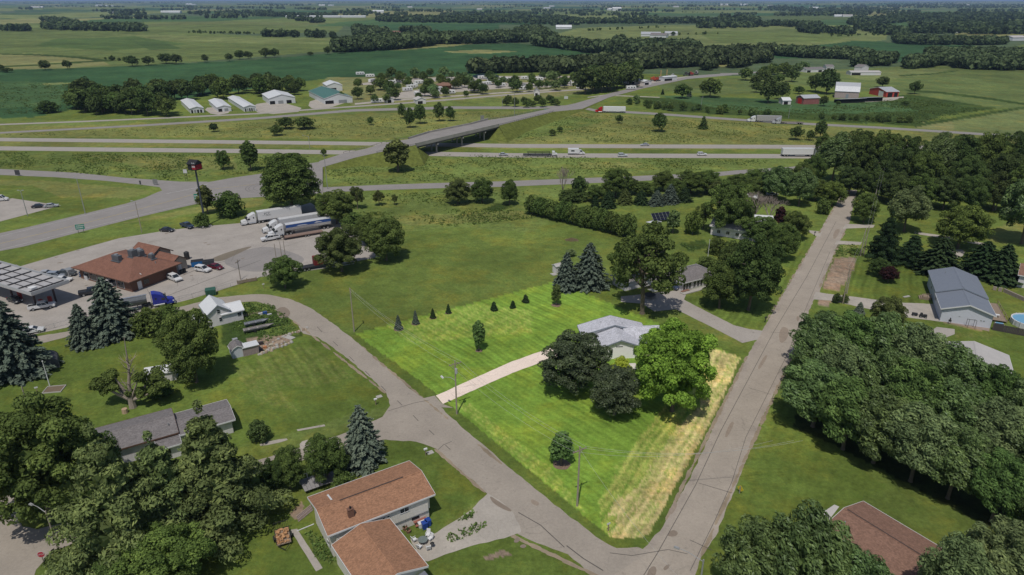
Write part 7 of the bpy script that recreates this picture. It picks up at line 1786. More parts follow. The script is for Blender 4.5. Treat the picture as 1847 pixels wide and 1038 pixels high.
for s in ((-1.75, 1.75, -1.35, -1.21), (-1.75, 1.75, 1.21, 1.35), (-1.75, -1.61, -1.2, 1.2), (1.61, 1.75, -1.2, 1.2)): MB().box(*s, 0, .18).build('edging', CONC, bed)

# tall dark business sign
x, y, z = G(371, 408); hh = height_at(371, 408, 306)
t = thing('pole_sign', 'very tall dark pole carrying a small house shaped red and black sign', 'sign', (x, y, 0), R(-20))
MB().tube((0, 0, 0), (0, 0, hh), .38, .28, 10).build('pole', mat('dark blue pole', (.05, .06, .075), .6), t)
hs = height_at(371, 408, 288) - hh
c_ = MB().box(-1.7, 1.7, -1.4, 1.4, hh, hh + hs * .62).build('cabinet', mat('sign black', (.02, .02, .022), .6), t)
MB().prism([(-1.8, hh + hs * .62), (1.8, hh + hs * .62), (0, hh + hs)], -1.85, 1.85, 'x').build('sign_roof', mat('sign black', (.02, .02, .022), .6), t)
MB().box(.1, 1.6, -1.46, -1.402, hh + .3, hh + hs * .55).build('red_panel', mat('sign red', (.30, .02, .03), .5), c_); MB().box(1.702, 1.76, -1.3, 1.3, hh + .3, hh + hs * .55).build('red_panel', mat('sign red', (.30, .02, .03), .5), c_)
mk = MB()
for i in range(5): mk.box(.22 + .26 * i, .38 + .26 * i, -1.50, -1.462, hh + 1.9 + .1 * (i % 2), hh + 2.6 - .1 * (i % 3)); mk.box(.22 + .26 * i, .38 + .26 * i, -1.50, -1.462, hh + 1.0, hh + 1.6 - .1 * (i % 2))
mk.build('white_lettering', TRIM, c_)['kind'] = 'stuff'
for i in range(3):
    r_ = thing('boulder', ['boulder left of the sign pole foot', 'boulder right of the sign pole foot', 'small boulder in front of the sign pole foot'][i], 'rock', (*P([364, 379, 366][i], [410, 409, 411][i]), 0), i); mb = MB(); mb.taper(-.7, .7, -.5, .5, 0, .6, .25, .2); mb.build('stone', CONC, r_, bevel=.12)

GRN = mat('highway sign green', (.02, .22, .17), .5, .04); SIGNW = mat('sign white', (.55, .55, .55), .5, .03); YEL = mat('sign yellow', (.55, .42, .03), .5, .03); REDS = mat('stop red', (.42, .02, .04), .5, .03)
def sign(px, b, top, label, w, h, m, yaw, legs=2, marks=True, name='road_sign', diamond=False):
    x, y, z = G(px, b); H_ = max(h + .5, height_at(px, b, top)); t = thing(name, label, 'sign', (x, y, z), yaw)
    for k in range(legs):
        xx = 0 if legs == 1 else (-w * .3 + w * .6 * k); MB().box(xx - .06, xx + .06, .0, .1, 0, H_ - .1).build('post', PG if legs == 1 else DWOOD, t)
    if diamond: MB().prism([(0, H_ - h * 1.2), (h * .6, H_ - h * .6), (0, H_), (-h * .6, H_ - h * .6)], -.06, -.03, 'y').build('panel', m, t)
    else: pn = MB().box(-w / 2, w / 2, -.06, -.02, H_ - h, H_).build('panel', m, t)
    if marks and not diamond:
        mb = MB(); rs = random.Random(int(px))
        for r_ in range(2):
            u = -w * .4
            while u < w * .36: ww = rs.uniform(.12, .3) * min(1, w / 2.4); mb.box(u, u + ww, -.075, -.061, H_ - h * (.42 + .38 * r_), H_ - h * (.18 + .38 * r_)); u += ww + .1
        mb.build('white_lettering', SIGNW, pn)['kind'] = 'stuff'
    return t
sign(147, 421, 405, 'green direction sign with white lettering by the highway, nearest', 2.6, 1.7, GRN, R(25)); sign(357, 370, 350, 'green direction sign on two posts beside the tall sign pole', 1.8, 2.6, GRN, R(10))
sign(697, 273, 260, 'green direction sign at the start of the overpass', 1.8, 2.4, GRN, R(0)); sign(985, 204, 198, 'green sign by the road where the exit road joins', 3, 2.2, GRN, R(0))
sign(337, 327, 306, 'white and red prohibition sign at the ramp mouth', 1.6, 1.6, SIGNW, 0, 2); sign(33, 318, 310, 'dark grey square sign by the ramp far left', 2.2, 2.2, mat('sign back', (.06, .06, .07)), 0, 1, False); sign(281, 334, 328, 'grey sign backs at the grassy tip of the ramp', 2.0, 2.0, mat('sign back grey', (.2, .2, .2)), 0, 2, False)
sign(254, 335, 327, 'dark narrow sign beside the ramp tip', .7, 1.6, mat('sign back', (.06, .06, .07)), 0, 1, False); sign(870, 218, 209, 'pale sign back standing in the grass left of the bridge end', 2.4, 2.8, mat('sign back grey', (.2, .2, .2)), 0, 2, False); sign(1021, 180, 176, 'white rectangular sign beyond the thicket', 3, 2, SIGNW, 0, 2, False)
sign(1334, 890, 878, 'yellow diamond warning sign on the grass at the right of the crossroads', 1, 1.0, YEL, R(125), 1, diamond=True)
# stop sign
x, y, z = G(82, 1024); t = thing('stop_sign', 'red stop sign on the corner of the side road at the lower left', 'sign', (x, y, 0), R(15)); MB().tube((0, .05, 0), (0, .05, 2.6), .04, n=6).build('post', DWOOD, t)
oc = [(.5 * math.cos(R(22.5 + 45 * i)), 2.35 + .5 * math.sin(R(22.5 + 45 * i))) for i in range(8)]; MB().prism(oc, -.03, 0, 'y').build('border', SIGNW, t); oc2 = [(.46 * math.cos(R(22.5 + 45 * i)), 2.35 + .46 * math.sin(R(22.5 + 45 * i))) for i in range(8)]; MB().prism(oc2, -.045, -.032, 'y').build('panel', REDS, t)
letters('STOP', .36, SIGNW, t, (0, -.052, 2.35), (math.pi / 2, 0, 0), .003, True)
# small roadside posts
for px, b, tp, lb in ((678, 731, 712, 'mailbox on a post at the left lawn corner'), (768, 822, 812, 'white mailbox on the curved lawn below the street junction'), (1097, 958, 943, 'street name post at the lot corner by the crossroads'), (1380, 582, 572, 'dark mailbox at the concrete drive mouth'), (68, 710, 690, 'short white marker post left of the flower bed'), (1469, 426, 421, 'dark mailbox at the drive left of the county road'), (476, 521, 514, 'white marker post above the curve of the street')):
    t = thing('mailbox' if 'mailbox' in lb else 'marker_post', lb, 'mailbox' if 'mailbox' in lb else 'post', (*P(px, b), 0), R(30)); MB().box(-.06, .06, -.06, .06, 0, 1.2).build('post', WOOD if 'dark' not in lb else BLK, t)
    if 'mailbox' in lb: MB().prism([(-.14, 1.2), (.14, 1.2), (.14, 1.42), (.06, 1.52), (-.06, 1.52), (-.14, 1.42)], -.3, .3, 'x').build('box', TRIM if 'dark' not in lb else BLK, t)
    else: MB().box(-.3, .3, -.02, .02, 1.2, 1.5).build('plate', TRIM, t)
t = thing('utility_cover', 'pale concrete pad beside the white mailbox on the curved lawn', 'pad', (*P(776, 817), 0), R(32)); MB().box(-.55, .55, -.45, .45, 0, .1).build('slab', CONC, t)
t = thing('utility_cover', 'pale concrete pad beside the mailbox at the left lawn corner', 'pad', (*P(684, 716), 0), R(32)); MB().box(-.55, .55, -.45, .45, 0, .1).build('slab', CONC, t)

# ------------------------------------------------------------------ yard things
IRON = mat('black iron', (.03, .03, .03), .5)
# solar array, each panel a part
t = thing('solar_array', 'tilted ground mounted solar array of dark blue panels behind the hedge row', 'solar panels', (*P(1192, 399), 0), R(20)); t.scale = (.72, .72, .72)
fr = MB().box(-5.2, 5.2, -.08, .08, .0, .1)
for i in range(5):
    for j in range(3):
        x0 = -5.1 + i * 2.05; a_, b_ = j / 3, (j + .93) / 3
        p = [(x0, -1.9 + 3.4 * a_, 1.0 + 3.0 * a_), (x0 + 1.95, -1.9 + 3.4 * a_, 1.0 + 3.0 * a_), (x0 + 1.95, -1.9 + 3.4 * b_, 1.0 + 3.0 * b_), (x0, -1.9 + 3.4 * b_, 1.0 + 3.0 * b_)]
        mb = MB(); mb.quad(*p); mb.quad(*[(u, v + .03, w - .06) for u, v, w in reversed(p)]); mb.build('panel', mat('solar cells', (.012, .014, .028), .25, spec=.3), t)
for i in range(6):
    x0 = -5.13 + i * 2.05; MB().tube((x0, -1.93, 1.0), (x0, 1.5, 4.03), .05, n=4).build('frame_rail', VENT, t)
for x0 in (-4, 0, 4): MB().box(x0 - .08, x0 + .08, -.1, .1, 0, 2.4).build('post', PG, t)
# above ground pool, fence, deck
x, y = P(1856, 586); t = thing('swimming_pool', 'round above ground pool with white wall and blue water at the right edge', 'pool', (x, y, 0), 0)
n = 28; Rp = 3.9
w_ = MB()
for i in range(n):
    a0, a1 = 2 * math.pi * i / n, 2 * math.pi * (i + 1) / n; c0_, s0, c1_, s1 = math.cos(a0), math.sin(a0), math.cos(a1), math.sin(a1)
    for r0, r1 in ((Rp, Rp),): w_.quad((Rp * c0_, Rp * s0, 0), (Rp * c1_, Rp * s1, 0), (Rp * c1_, Rp * s1, 1.3), (Rp * c0_, Rp * s0, 1.3))
    w_.quad((Rp * c0_, Rp * s0, 1.3), (Rp * c1_, Rp * s1, 1.3), ((Rp - .25) * c1_, (Rp - .25) * s1, 1.3), ((Rp - .25) * c0_, (Rp - .25) * s0, 1.3)); w_.quad(((Rp - .25) * c0_, (Rp - .25) * s0, 1.3), ((Rp - .25) * c1_, (Rp - .25) * s1, 1.3), ((Rp - .25) * c1_, (Rp - .25) * s1, .1), ((Rp - .25) * c0_, (Rp - .25) * s0, .1))
w_.build('wall', TRIM, t); MB().tube((0, 0, 1.0), (0, 0, 1.08), Rp - .26, n=28).build('water', mat('pool water', (.16, .36, .52), .08, .06, spec=.5), t)
for i in range(0, n, 2): a0 = 2 * math.pi * i / n; MB().box(Rp * math.cos(a0) - .08, Rp * math.cos(a0) + .08, Rp * math.sin(a0) - .08, Rp * math.sin(a0) + .08, 0, 1.38).build('upright', SIGNW, t)
f0, f1 = Vector((*P(1790, 596), 0)), Vector((*P(1885, 614), 0)); d = f1 - f0; t = thing('board_fence', 'dark grey board fence in front of the swimming pool', 'fence', tuple(f0), math.atan2(d.y, d.x)); nb = int(d.length / .30); bm_ = None
for i in range(nb):
    if bm_ is None: o = MB().box(0, .27, -.02, .02, .05, 1.75).build('board', DWOOD, t); bm_ = o.data
    else: o = linkob('board', bm_, t)
    o.location = (i * .30, random.uniform(-.01, .01), random.uniform(-.02, .02))
for i in range(0, nb, 8): MB().box(i * .3 - .05, i * .3 + .05, .03, .13, 0, 1.85).build('post', WOOD, t)
for z_ in (.4, 1.4): MB().box(0, d.length, .021, .029, z_, z_ + .1).build('rail', DWOOD, t)
t = thing('board_fence', 'short dark fence return between house and pool fence', 'fence', (*hloc(11.3, .3), 0), HYAW); 
for i in range(7): MB().box(i * .3, i * .3 + .27, -.02, .02, .05, 1.7).build('board', DWOOD, t)
t = thing('side_deck', 'weathered deck with clutter along the right wall of the blue roofed house', 'deck', (*hloc(11.6, 5), 0), HYAW)
for k in range(16): MB().box(0, 3.6, k * .72, k * .72 + .66, .5, .58).build('deck_board', WOOD, t)
for k in range(5): MB().box(3.45, 3.55, k * 2.8, k * 2.8 + .1, 0, 1.5).build('rail_post', WOOD, t)
MB().box(3.46, 3.54, 0, 11.5, 1.42, 1.5).build('hand_rail', WOOD, t)
for nm, lb, cat, x, y, z_, sz, m_ in (('patio_table', 'white table on the side deck of the blue roofed house', 'table', 13.2, 7, .58, (1.2, .8, .7), TRIM), ('storage_box', 'grey box on the side deck behind the white table', 'box', 12.4, 12, .58, (.9, .7, .8), VENT), ('hot_tub', 'white tub beside the pool fence at the house corner', 'tub', 13.0, 2.2, 0, (1.8, 1.6, .9), SIGNW)):
    t = thing(nm, lb, cat, (*hloc(x, y), z_), HYAW); a_, b_, c_ = sz
    if nm == 'patio_table':
        MB().box(-a_ / 2, a_ / 2, -b_ / 2, b_ / 2, c_ - .05, c_).build('table_top', m_, t)
        for sx in (-1, 1):
            for sy in (-1, 1): MB().box(sx * a_ * .42 - .03, sx * a_ * .42 + .03, sy * b_ * .4 - .03, sy * b_ * .4 + .03, 0, c_ - .05).build('leg', m_, t)
    else: MB().box(-a_ / 2, a_ / 2, -b_ / 2, b_ / 2, 0, c_).build('body', m_, t, bevel=.08); MB().box(-a_ / 2 + .15, a_ / 2 - .15, -b_ / 2 + .15, b_ / 2 - .15, c_ + .002, c_ + .05).build('lid', VENT if nm != 'hot_tub' else mat('pool water', (.16, .36, .52)), t)
t = thing('retaining_wall', 'low curved block wall in the garden beyond the side deck', 'wall', (0, 0, 0), 0); pts = [P(1790, 523), P(1810, 527), P(1850, 545), P(1890, 556)]; bl = None
for i in range(len(pts) - 1):
    a_, b_ = Vector((*pts[i], 0)), Vector((*pts[i + 1], 0)); n_ = int((b_ - a_).length / .9)
    for k in range(n_):
        p = a_.lerp(b_, k / n_)
        if bl is None: o = MB().box(0, .86, -.2, .2, 0, 1.0).build('block', mat('tan wall block', (.30, .25, .21), .9, .15, 4), t, bevel=.04); bl = o.data
        else: o = linkob('block', bl, t)
        o.location = p; o.rotation_euler = (0, 0, math.atan2((b_ - a_).y, (b_ - a_).x))
t = thing('front_steps', 'small wooden porch with steps on the left wall of the blue roofed house', 'porch', (*hloc(-1.9, 13.5), 0), HYAW)
for k, (x0, x1) in enumerate(((0, 1.9), (-.35, -.03), (-.7, -.38))): MB().box(x0, x1, 0, 2.0, 0, .8 - .25 * k).build('step' if k else 'platform', WOOD, t)
for x0 in (0.05, 1.0, 1.8): MB().box(x0, x0 + .08, 0, .08, .8, 1.7).build('rail_post', WOOD, t)
MB().box(0, 1.9, 0, .06, 1.7, 1.78).build('hand_rail', WOOD, t)
for k, (x, y, lb) in enumerate(((-3.0, 1.2, 'black lawn tractor at the near left corner of the blue roofed house'), (-4.8, 1.6, 'small dark cart left of the lawn tractor'), (2.4, -.4, 'black garden figure against the pale gable wall'))):
    t = thing(['lawn_tractor', 'garden_cart', 'garden_grill'][k], lb, ['lawn tractor', 'cart', 'grill'][k], (*hloc(x, y), 0), HYAW)
    if k == 0: MB().box(-.8, .1, -.35, .35, .35, .75).box(.1, .8, -.3, .3, .3, .85).build('body', BLK, t, bevel=.06); MB().box(-.7, -.2, -.25, .25, .76, 1.15).build('seat', BLK, t); wheels(t, (-.55, .55), .5, .26, .18)
    elif k == 1: MB().box(-.6, .6, -.4, .4, .3, .7).build('tray', BLK, t); MB().box(.6, 1.4, -.04, .04, .35, .43).build('handle', BLK, t); wheels(t, (-.2,), .5, .25, .12)
    else: MB().box(-.3, .3, -.2, .2, .6, 1.1).build('body', BLK, t, bevel=.08); MB().box(-.25, -.2, -.15, -.1, 0, .6).box(.2, .25, .1, .15, 0, .6).build('leg', BLK, t); MB().box(-.1, .1, -.1, .1, 1.1, 1.6).build('chimney', BLK, t)
t = thing('picnic_table', 'small pale stone slab lying in the striped lawn by the blue roofed house', 'slab', (*P(1635, 536), 0), R(20)); MB().box(-1, 1, -.3, .3, 0, .2).build('slab', CONC, t)

# utility trailer full of firewood
t = thing('utility_trailer', 'small black trailer with mesh tailgate heaped with orange firewood', 'trailer', (*P(511, 974), 0), R(-66))
MB().box(-1.7, 1.5, -1.0, 1.0, .5, .6).build('deck', WOOD, t)
for s in (-1, 1): MB().box(-1.7, 1.5, s * 1.0 - .03, s * 1.0 + .03, .75, .82).build('side_rail', IRON, t); MB().wheel(-.1, s * 1.18, .33, .33, .2, 14).build('wheel', TYRE, t); MB().box(-.55, .35, s * 1.2 - .12, s * 1.2 + .12, .68, .73).build('fender', IRON, t)
MB().tube((1.5, .9, .55), (2.7, 0, .5), .05, n=5).tube((1.5, -.9, .55), (2.7, 0, .5), .05, n=5).build('tongue', IRON, t)
for k in range(9): MB().box(-1.95, -1.9, -1.0 + .25 * k, -.96 + .25 * k, .5, 1.75).build('tailgate_bar', IRON, t)
MB().box(-1.96, -1.89, -1.02, 1.04, 1.72, 1.78).box(-1.96, -1.89, -1.02, 1.04, .5, .56).build('tailgate_rail', IRON, t)
FWD = mat('split firewood', (.46, .26, .13), .85, .3, 5); lg = thing('firewood_pile', 'heap of orange split logs on the black trailer', 'firewood', (*P(511, 974), .6), R(-66)); logs = None
for k in range(70):
    if logs is None: o = MB().prism([(-.09, 0), (.09, 0), (.02, .15)], -.24, .24, 'x').build('log', FWD, lg); logs = o.data
    else: o = linkob('log', logs, lg)
    a_, b_ = random.uniform(-1.45, 1.3), random.uniform(-.85, .85); o.location = (a_, b_, .02 + .5 * random.random() * (1 - (abs(a_) / 1.8) ** 2) * (1 - (b_ / 1.1) ** 2)); o.rotation_euler = (random.uniform(-.5, .5), random.uniform(-.4, .4), random.uniform(0, 6.28))
# things at the split level house
def place(px, py): return (*P(px, py), 0)
t = thing('picnic_table', 'red brown picnic table between the house wall and the blue bin', 'picnic table', place(757, 944), R(32)); RW = mat('red stained timber', (.30, .12, .09), .8, .2, 4)
for k in range(5): MB().box(-1.0, 1.0, -.42 + .17 * k, -.27 + .17 * k, .72, .76).build('plank', RW, t)
for y_ in (-.75, .75):
    for k in range(2): MB().box(-1.0, 1.0, y_ - .15 + .16 * k, y_ - .01 + .16 * k, .42, .46).build('bench_plank', RW, t)
for x_ in (-.7, .7): MB().box(x_ - .04, x_ + .04, -.9, .9, .34, .41).box(x_ - .04, x_ + .04, -.35, -.27, 0, .72).box(x_ - .04, x_ + .04, .27, .35, 0, .72).build('trestle', RW, t)
t = thing('cooler', 'white lidded chest in front of the picnic table', 'chest', place(761, 950), R(32)); MB().box(-.5, .5, -.35, .35, 0, .75).build('body', TRIM, t, bevel=.04); MB().box(-.53, .53, -.38, .38, .752, .82).build('lid', TRIM, t)
for px, py, lb in ((766, 953, 'blue bin nearest the white chest'), (772, 948, 'blue bin at the back right of the picnic table')):
    t = thing('rubbish_bin', lb, 'bin', place(px, py), R(32)); MB().taper(-.35, .35, -.35, .35, 0, 1.05, -.05, -.05).build('body', mat('blue plastic', (.02, .06, .28), .4), t); MB().box(-.42, .42, -.42, .42, 1.06, 1.12).build('lid', mat('blue plastic', (.02, .06, .28), .4), t)
MBr = mat('brown pot', (.22, .12, .08))
for px, py, lb in ((731, 956, 'terracotta planter beside the wall, left'), (737, 961, 'terracotta planter beside the wall, right')):
    t = thing('planter', lb, 'planter', place(px, py), 0); MB().tube((0, 0, 0), (0, 0, .5), .28, .38, 12).build('pot', MBr, t); mb = MB()
    for k in range(14): a_ = random.uniform(0, 6.28); mb.quad((0, 0, .5), (.3 * math.cos(a_), .3 * math.sin(a_), .75), (.4 * math.cos(a_ + .3), .4 * math.sin(a_ + .3), .62))
    mb.build('leaves', LEAF['dark'], t)
for px, py, yw, lb in ((748, 977, 2.2, 'white garden chair nearest the garage eave'), (772, 968, -.2, 'white garden chair at the far side of the glass table'), (776, 975, -.7, 'white garden chair right of the glass table'), (757, 990, 2.6, 'white lounge chair at the near side of the glass table'), (773, 992, 3.4, 'white garden chair beside the barbecue')):
    t = thing('garden_chair', lb, 'chair', place(px, py), yw); MB().box(-.3, .3, -.3, .3, .38, .43).build('seat', TRIM, t)
    MB().prism([(.28, .4), (.36, .4), (.52, 1.05), (.44, 1.05)], -.28, .28, 'x').build('backrest', TRIM, t)
    for sx in (-1, 1):
        MB().box(sx * .31 - .03, sx * .31 + .03, -.3, .35, .6, .64).build('armrest', TRIM, t)
        for sy in (-1, 1): MB().box(sx * .26 - .03, sx * .26 + .03, sy * .26 - .03, sy * .26 + .03, 0, .38).build('leg', TRIM, t)
t = thing('glass_table', 'low glass topped table ringed by white garden chairs', 'table', place(763, 980), .5); MB().tube((0, 0, .68), (0, 0, .71), .7, n=20).build('table_top', mat('greenish glass', (.16, .19, .18), .1, spec=.6), t)
for k in range(4): a_ = k * 1.571 + .4; MB().tube((.5 * math.cos(a_), .5 * math.sin(a_), 0), (.45 * math.cos(a_), .45 * math.sin(a_), .68), .025, n=5).build('leg', TRIM, t)
t = thing('barbecue', 'black kettle barbecue beside the garden chairs', 'barbecue', place(780, 988), 0); MB().tube((0, 0, .6), (0, 0, .78), .2, .32, 12).tube((0, 0, .781), (0, 0, .98), .32, .12, 12).build('kettle', IRON, t)
for k in range(3): a_ = k * 2.1; MB().tube((.28 * math.cos(a_), .28 * math.sin(a_), 0), (.15 * math.cos(a_), .15 * math.sin(a_), .62), .02, n=4).build('leg', IRON, t)
# back porch of the split level, lumber
t = thing('back_deck', 'grey back deck with clutter behind the red roofed house', 'deck', (*P(551, 894), 0), R(32))
for k in range(9): MB().box(k * .6, k * .6 + .56, 0, 3.2, .7, .78).build('deck_board', mat('grey deck boards', (.26, .25, .25), .9, .15, 3), t)
for k in range(5): MB().box(k * 1.3, k * 1.3 + .1, 3.1, 3.2, 0, 1.7).build('rail_post', TRIM, t)
MB().box(0, 5.3, 3.12, 3.18, 1.6, 1.7).build('hand_rail', TRIM, t)
for k, (x_, y_, c_) in enumerate(((3.4, 1.2, (.45, .45, .46)), (4.3, 1.8, (.4, .3, .3)), (2.6, 1.8, (.33, .2, .2)))):
    b = thing('deck_chair', ['pale chair on the back deck, middle', 'pinkish chair on the back deck, right', 'dull red chair on the back deck, left'][k], 'chair', t.location + Vector((x_ * math.cos(R(32)) - y_ * math.sin(R(32)), x_ * math.sin(R(32)) + y_ * math.cos(R(32)), .78)), R(32)); m_ = mat('deck chair %d' % k, c_)
    MB().box(-.3, .3, -.3, .3, .35, .42).build('seat', m_, b); MB().box(-.3, .3, .3, .36, .42, .95).build('backrest', m_, b)
    for sx in (-1, 1):
        for sy in (-1, 1): MB().box(sx * .26 - .03, sx * .26 + .03, sy * .26 - .03, sy * .26 + .03, 0, .35).build('leg', m_, b)
t = thing('lumber_stack', 'grey and brown boards leaning at the back corner of the red roofed house', 'lumber', place(548, 928), R(60))
for k in range(7): MB().box(-1.6 + .1 * k, 1.4 + .1 * k, -.6 + .18 * k, -.46 + .18 * k, .05 + .05 * (k % 3), .12 + .05 * (k % 3)).build('board', WOOD if k % 2 else mat('pinkish boards', (.30, .24, .23)), t)
t = thing('downspout', 'white downspout lying from the wall across the grass strip', 'downspout', place(551, 953), R(35)); MB().box(-1.3, 1.3, -.05, .05, .05, .17).build('pipe', TRIM, t)

# truck stop fence, dumpsters, barrels
t = thing('chain_fence', 'low chain link fence between the truck stop and the lane', 'fence', (0, 0, 0), 0); fp_ = [P(67, 601), P(130, 584), P(240, 563), P(300, 549), P(370, 532), P(392, 525), P(440, 512)]
rails = MB(); msh = MB(); npost = 0
for i in range(len(fp_) - 1):
    a_, b_ = Vector((*fp_[i], 0)), Vector((*fp_[i + 1], 0)); n_ = max(1, int((b_ - a_).length / 3))
    rails.tube(a_ + Vector((0, 0, 1.2)), b_ + Vector((0, 0, 1.2)), .03, n=4, caps=False)
    for k in range(n_): p = a_.lerp(b_, k / n_); MB().tube(p, p + Vector((0, 0, 1.25)), .04, n=5).build('post', PG, t)
    L_ = (b_ - a_).length
    for k in range(int(L_ / .35)):
        p = a_.lerp(b_, k * .35 / L_); q = a_.lerp(b_, min(1, (k * .35 + .9) / L_)); msh.tube(p + Vector((0, 0, .05)), q + Vector((0, 0, 1.18)), .007, n=3, caps=False); msh.tube(q + Vector((0, 0, .05)), p + Vector((0, 0, 1.18)), .007, n=3, caps=False)
rails.build('top_rail', PG, t); msh.build('mesh', PG, t)['kind'] = 'stuff'
for px, py, c_, lb, sx in ((357, 480, (.02, .14, .36), 'blue dumpster beside the white wagon at the store', 3.2), (377, 480, (.07, .08, .09), 'dark grey dumpster behind the dark red sedan', 3.0), (381, 532, (.04, .11, .08), 'green dumpster at the fence by the lane', 2.4)):
    t = thing('dumpster', lb, 'dumpster', place(px, py), R(22)); m_ = mat('dumpster %d' % px, c_, .5); MB().taper(-sx / 2, sx / 2, -.9, .9, .15, 1.6, -.1, -.15).build('bin', m_, t)
    MB().box(-sx / 2 - .05, sx / 2 + .05, -1.05, 0, 1.62, 1.7).box(-sx / 2 - .05, sx / 2 + .05, .02, 1.05, 1.62, 1.75).build('lid', BLK if px != 381 else m_, t)
    for x_ in (-sx * .3, 0, sx * .3): MB().box(x_ - .06, x_ + .06, -1.13, -.93, .3, 1.5).build('stiffener', m_, t)
t = thing('storage_tank', 'black upright tank behind the store beside the blue dumpster', 'tank', place(338, 468), 0); MB().tube((0, 0, 0), (0, 0, 2.2), .75, n=14).tube((0, 0, 2.2), (0, 0, 2.5), .75, .3, 14).build('tank_body', BLK, t)
for px, py, lb in ((333, 492, 'black bin near the end of the brick wall, right'), (328, 494, 'dark blue bin near the end of the brick wall, left')):
    t = thing('rubbish_bin', lb, 'bin', place(px, py), 0); MB().tube((0, 0, 0), (0, 0, 1.1), .45, .5, 12).build('body', BLK, t); MB().tube((0, 0, 1.11), (0, 0, 1.25), .52, .3, 12).build('lid', BLK, t)
for px, py, c_, lb in ((149, 500, (.03, .2, .5), 'blue vending display outside the store front'), (158, 505, (.5, .5, .52), 'white ice chest outside the store front'), (176, 508, (.35, .03, .03), 'red bin outside the store front')):
    t = thing('vending_display', lb, 'display', place(px, py), R(-32)); m_ = mat('display %d' % px, c_, .4); MB().box(-.8, .8, -.4, .4, 0, 1.5).build('cabinet', m_, t, bevel=.04); MB().box(-.6, .6, -.43, -.402, .9, 1.3).build('panel', TRIM, t)
t = thing('propane_cage', 'white and grey storage cage at the far left corner of the store', 'cage', place(127, 497), R(-32)); MB().box(-1.2, 1.2, -.9, .9, 0, 2.0).build('cabinet', VENT, t); 
for k in range(6): MB().box(-1.2 + .46 * k, -1.14 + .46 * k, -.96, -.902, .1, 1.9).build('bar', TRIM, t)
t = thing('wood_rail', 'weathered low timber wall at the truck lot entrance', 'fence', place(446, 510), R(30))
for k in range(3): MB().box(-2.6, 2.6, -.06, .06, .1 + .32 * k, .36 + .32 * k).build('rail', WOOD, t)
for x_ in (-2.5, 0, 2.5): MB().box(x_ - .1, x_ + .1, .061, .2, 0, 1.2).build('post', WOOD, t)
t = thing('kerb', 'pale concrete kerb edging the near corner of the truck lot', 'kerb', (0, 0, 0), 0); kp = [P(450, 508), P(470, 500), P(548, 490), P(640, 476)]
kb = MB()
for i in range(len(kp) - 1): kb.tube((*kp[i], .08), (*kp[i + 1], .08), .14, n=4)
kb.build('kerb_stone', CONC, t)
t = thing('kerb', 'pale concrete kerb at the right tip of the truck lot', 'kerb', (0, 0, 0), 0); kp = [P(648, 448), P(665, 455), P(683, 465)]; kb = MB()
for i in range(len(kp) - 1): kb.tube((*kp[i], .08), (*kp[i + 1], .08), .16, n=4)
kb.build('kerb_stone', CONC, t)
# boats and clutter beside the cottage
ALU = mat('dull aluminium', (.30, .31, .33), .45, metal=.4)
def boat(px, py, lb, s=1.0, m_=ALU, beds=3, trailer=True):
    t = thing('boat', lb, 'boat', place(px, py), R(30)); L_ = 2.7 * s
    hull = [(-L_, -.75, .95), (L_ * .5, -.75, .95), (L_, 0, 1.05), (L_ * .5, .75, .95), (-L_, .75, .95)]; bot = [(-L_, -.5, .45), (L_ * .45, -.5, .45), (L_ * .85, 0, .7), (L_ * .45, .5, .45), (-L_, .5, .45)]
    mb = MB(); mb.v = hull + bot + [(x * .93, y * .85, z - .02) for x, y, z in hull]; n_ = 5
    mb.f = [(i, (i + 1) % 5, (i + 1) % 5 + 5, i + 5)[::-1] for i in range(5)] + [(5, 6, 7, 8, 9)[::-1]] + [(i, (i + 1) % 5, 10 + (i + 1) % 5, 10 + i) for i in range(5)]
    h_ = mb.build('hull', m_, t); MB().quad(*[(x * .92, y * .82, .6) for x, y, z in hull]).build('floor', mat('dark boat floor', (.10, .10, .11)), h_)
    for k in range(beds): x_ = -L_ * .7 + k * L_ * .55; MB().box(x_, x_ + .35, -.6, .6, .8, .88).build('bench', m_, t)
    MB().box(-L_ * .6, L_ * 1.4, -.05, .05, .25, .35).build('trailer_beam', IRON, t); 
    for s_ in (-1, 1): MB().wheel(-L_ * .3, s_ * .85, .3, .3, .18, 12).build('wheel', TYRE, t)
boat(464, 586, 'grey aluminium boat, farther of two beside the cottage', 1.05); boat(468, 596, 'longer brownish boat on its trailer, nearer of two beside the cottage', 1.3, mat('weathered tan hull', (.30, .27, .25), .5), 2)
def smallbox(nm, px, py, lb, cat, c_, sx, sy, sz, yw=R(30)):
    t = thing(nm, lb, cat, place(px, py), yw); m_ = mat('%s %d' % (nm, px), c_, .6); MB().taper(-sx / 2, sx / 2, -sy / 2, sy / 2, 0, sz, .03, .03).build('body', m_, t, bevel=.03); MB().box(-sx / 2 - .02, sx / 2 + .02, -sy / 2 - .02, sy / 2 + .02, sz + .002, sz + .06).build('lid', m_, t); return t
smallbox('storage_tote', 478, 567, 'blue tote on the plank beyond the boats', 'tote', (.03, .08, .25), 1.0, .7, .6); smallbox('storage_crate', 470, 568, 'white crate left of the blue tote', 'crate', (.5, .5, .48), .9, .6, .4); smallbox('storage_crate', 486, 568, 'white slab right of the blue tote', 'crate', (.5, .5, .5), 1.0, .5, .15)
smallbox('lawn_cart', 424, 615, 'small grey cart in the grass behind the pale shed', 'cart', (.3, .31, .32), 1.1, .7, .5); smallbox('fire_pit', 471, 633, 'dark square fire pit in the stone bed', 'fire pit', (.03, .02, .02), .9, .9, .3); smallbox('barrel_planter', 489, 625, 'pale round topped object in the stone bed', 'planter', (.38, .33, .24), .9, .9, .5); smallbox('clay_pot', 478, 628, 'orange pot in the stone bed', 'pot', (.5, .22, .1), .7, .6, .4)
